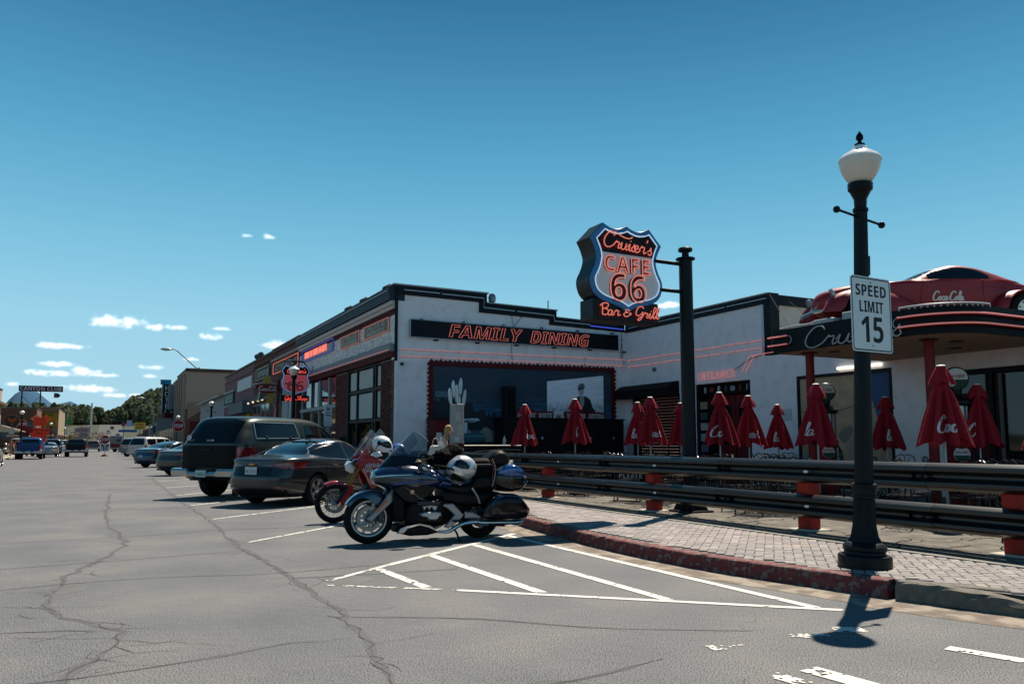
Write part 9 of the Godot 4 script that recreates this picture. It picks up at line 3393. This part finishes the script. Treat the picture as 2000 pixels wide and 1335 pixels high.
# ---------------------------------------------------------------- people
func person(label: String, at: Vector3, yaw: float, top_c: Color, leg_c: Color, hair_hex: String, pose: int) -> Node3D:
	var t := thing("person", label, "person", at, yaw, "")
	# joints [a, b, ra, rb]; faces +x
	var lean := 0.16 if pose == 0 else 0.0
	var hp := V(0, 0.88, 0)
	var ch := V(lean * 0.5, 1.2, 0)
	var nk := V(lean * 0.9, 1.38, 0)
	var hd := nk + V(0.03 + lean * 0.3, 0.13, 0)
	var el := V(lean + 0.02, 1.06, 0.2)
	var wr := V(lean + 0.26, 1.06, 0.13)
	var er := V(lean + 0.02, 1.06, -0.2)
	var ww := V(lean + 0.26, 1.02, -0.1)
	if pose == 1:
		wr = V(0.14, 0.88, 0.24)
		ww = V(0.05, 0.84, -0.24)
	var bones := [
		[hp + V(0, 0, 0.07), hp + V(0, 0, -0.07), 0.125, 0.125], [hp, ch, 0.115, 0.12], [ch + V(0, 0.08, 0.13), ch + V(0, 0.08, -0.13), 0.075, 0.075], [ch, nk, 0.1, 0.05], [nk, hd, 0.048, 0.05],
		[hd + V(0, 0.035, 0), hd + V(0.02, -0.03, 0), 0.085, 0.07], [hd + V(0.09, -0.005, 0), hd + V(0.1, -0.02, 0), 0.014, 0.016],
		[ch + V(0, 0.1, 0.17), el, 0.048, 0.036], [el, wr, 0.036, 0.024], [ch + V(0, 0.1, -0.17), er, 0.048, 0.036], [er, ww, 0.036, 0.024],
		[wr, wr + V(0.06, -0.01, -0.01), 0.026, 0.03], [ww, ww + V(0.06, -0.01, 0.01), 0.026, 0.03],
		[hp + V(0, -0.03, 0.09), V(0.03, 0.46, 0.1), 0.095, 0.06], [V(0.03, 0.46, 0.1), V(0.0, 0.08, 0.1), 0.058, 0.038], [V(0.0, 0.06, 0.1), V(0.15, 0.035, 0.11), 0.04, 0.03],
		[hp + V(0, -0.03, -0.09), V(0.06, 0.46, -0.1), 0.095, 0.06], [V(0.06, 0.46, -0.1), V(0.02, 0.08, -0.1), 0.058, 0.038], [V(0.02, 0.06, -0.1), V(0.17, 0.035, -0.11), 0.04, 0.03]]
	var f := func(p: Vector3) -> float:
		var d := 9.0
		for q in bones:
			var ab: Vector3 = q[1] - q[0]
			var h := clampf((p - q[0]).dot(ab) / maxf(ab.length_squared(), 1e-6), 0, 1)
			var e: float = (p - q[0] - ab * h).length() - lerpf(q[2], q[3], h)
			var m := clampf(0.5 + 0.5 * (d - e) / 0.035, 0, 1)
			d = lerpf(d, e, m) - 0.035 * m * (1.0 - m)
		return d
	var b := nets(f, V(-0.24, -0.01, -0.32), V(0.5, 1.72, 0.32), 0.024)
	# fingers
	for w in [[wr, 1.0], [ww, -1.0]]:
		for k in 4:
			var o: Vector3 = w[0] + V(0.07, -0.005, w[1] * (-0.024 + k * 0.016) - 0.01 * w[1])
			b.tube([o, o + V(0.035, -0.012, 0), o + V(0.045 + 0.008 * (1.5 - absf(k - 1.5)), -0.04, 0)], [0.009, 0.008, 0.006], 5)
		var th: Vector3 = w[0] + V(0.03, 0.01, -0.03 * w[1])
		b.tube([th, th + V(0.03, 0.015, -0.015 * w[1]), th + V(0.055, 0.005, -0.012 * w[1])], [0.011, 0.009, 0.007], 5)
	b.tint = true
	var skin := Color(0.5, 0.3, 0.22)
	for i in range(0, b.p.size(), 3):
		var m := (b.p[i] + b.p[i + 1] + b.p[i + 2]) / 3.0
		var c := skin
		if m.y < 0.07: c = Color(0.06, 0.05, 0.05)
		elif m.y < 0.92: c = leg_c
		elif m.y < 1.34 and absf(m.z) < 0.15 and m.x < lean + 0.2: c = top_c
		if pose == 1 and m.y > 1.1 and m.y < 1.36: c = top_c
		for k in 3: b.c.append(c)
	put("body", b, M("ffffff", 0.8, 0.0, {"vertex_color_use_as_albedo": true}), t, 75.0)
	for s in [-1.0, 1.0]:
		var e := B()
		e.lathe([Vector2(0.001, -0.008), Vector2(0.008, 0), Vector2(0.001, 0.008)], 8, hd + V(0.078, 0.02, s * 0.03))
		put("eye", e, M("1a1412", 0.3), t)
		e = B()
		e.box(hd + V(0.0, 0.0, s * 0.083), V(0.03, 0.05, 0.015), 0.006)
		put("ear", e, M("9a6a54", 0.8), t)
	var mo := B()
	mo.box(hd + V(0.088, -0.045, 0), V(0.008, 0.008, 0.035), 0.003)
	put("mouth", mo, M("7a3a34", 0.7), t)
	var hair := t
	var hs := FastNoiseLite.new()
	hs.frequency = 14.0
	var fall := 0.2 if pose == 0 else 0.05
	var fh := func(p: Vector3) -> float:
		var q: Vector3 = p - hd - V(-0.015, 0.045, 0)
		var d := V(q.x, q.y * 0.95, q.z).length() - 0.1
		var w: Vector3 = p - hd - V(-0.055, 0.0, 0)
		w.y = clampf(w.y, -fall, 0.0) - w.y
		d = minf(d, V(w.x, w.y, w.z * 0.8).length() - 0.068)
		var face := (p - hd - V(0.11, -0.01, 0)).length() - 0.085
		return maxf(d + hs.get_noise_3d(p.x, p.y * 0.35, p.z) * 0.02, -face)
	put("hair", nets(fh, hd - V(0.2, 0.34, 0.18), hd + V(0.16, 0.2, 0.18), 0.02), M(hair_hex, 0.7), hair, 70.0)
	return t

func people() -> void:
	person("woman with long fair hair in a white top looking down on the patio", V(7.72, KY, -19.2), -0.35, Color(0.7, 0.68, 0.66), Color(0.12, 0.15, 0.22), "9a7a52", 0)
	var t := thing("white_handbag", "white leather handbag carried at the side of the fair haired woman", "bag", V(7.52, KY + 0.86, -19.02), 0.3)
	var b := B()
	b.prism(pv_smooth("-.19,0 .19,0 .17,.14 .1,.26 -.1,.26 -.17,.14", 3), -0.06, 0.06, 0.02)
	put("bag_body", b, M("c4beb4", 0.6), t)
	b = B()
	b.tube(arc_pts(V(0, 0.25, 0), 0, PI, 10, V(0.1, 0, 0), V(0, 0.2, 0)), 0.012, 6)
	put("handle", b, M("b9b2a8", 0.6), t)
	for q in [[-9.6, -84.0, "pedestrian in a dark shirt beside the pale stall at the left edge", Color(0.03, 0.03, 0.04), Color(0.03, 0.04, 0.06)], [-8.9, -82.5, "pedestrian in a pale shirt at the left edge of the photo", Color(0.45, 0.4, 0.36), Color(0.06, 0.06, 0.08)], [-8.4, -96.0, "pedestrian in a red shirt walking on the left pavement", Color(0.3, 0.05, 0.05), Color(0.05, 0.05, 0.06)]]:
		person(q[2], V(q[0], KY, q[1]), 1.2, q[3], q[4], "2a1e16", 1)
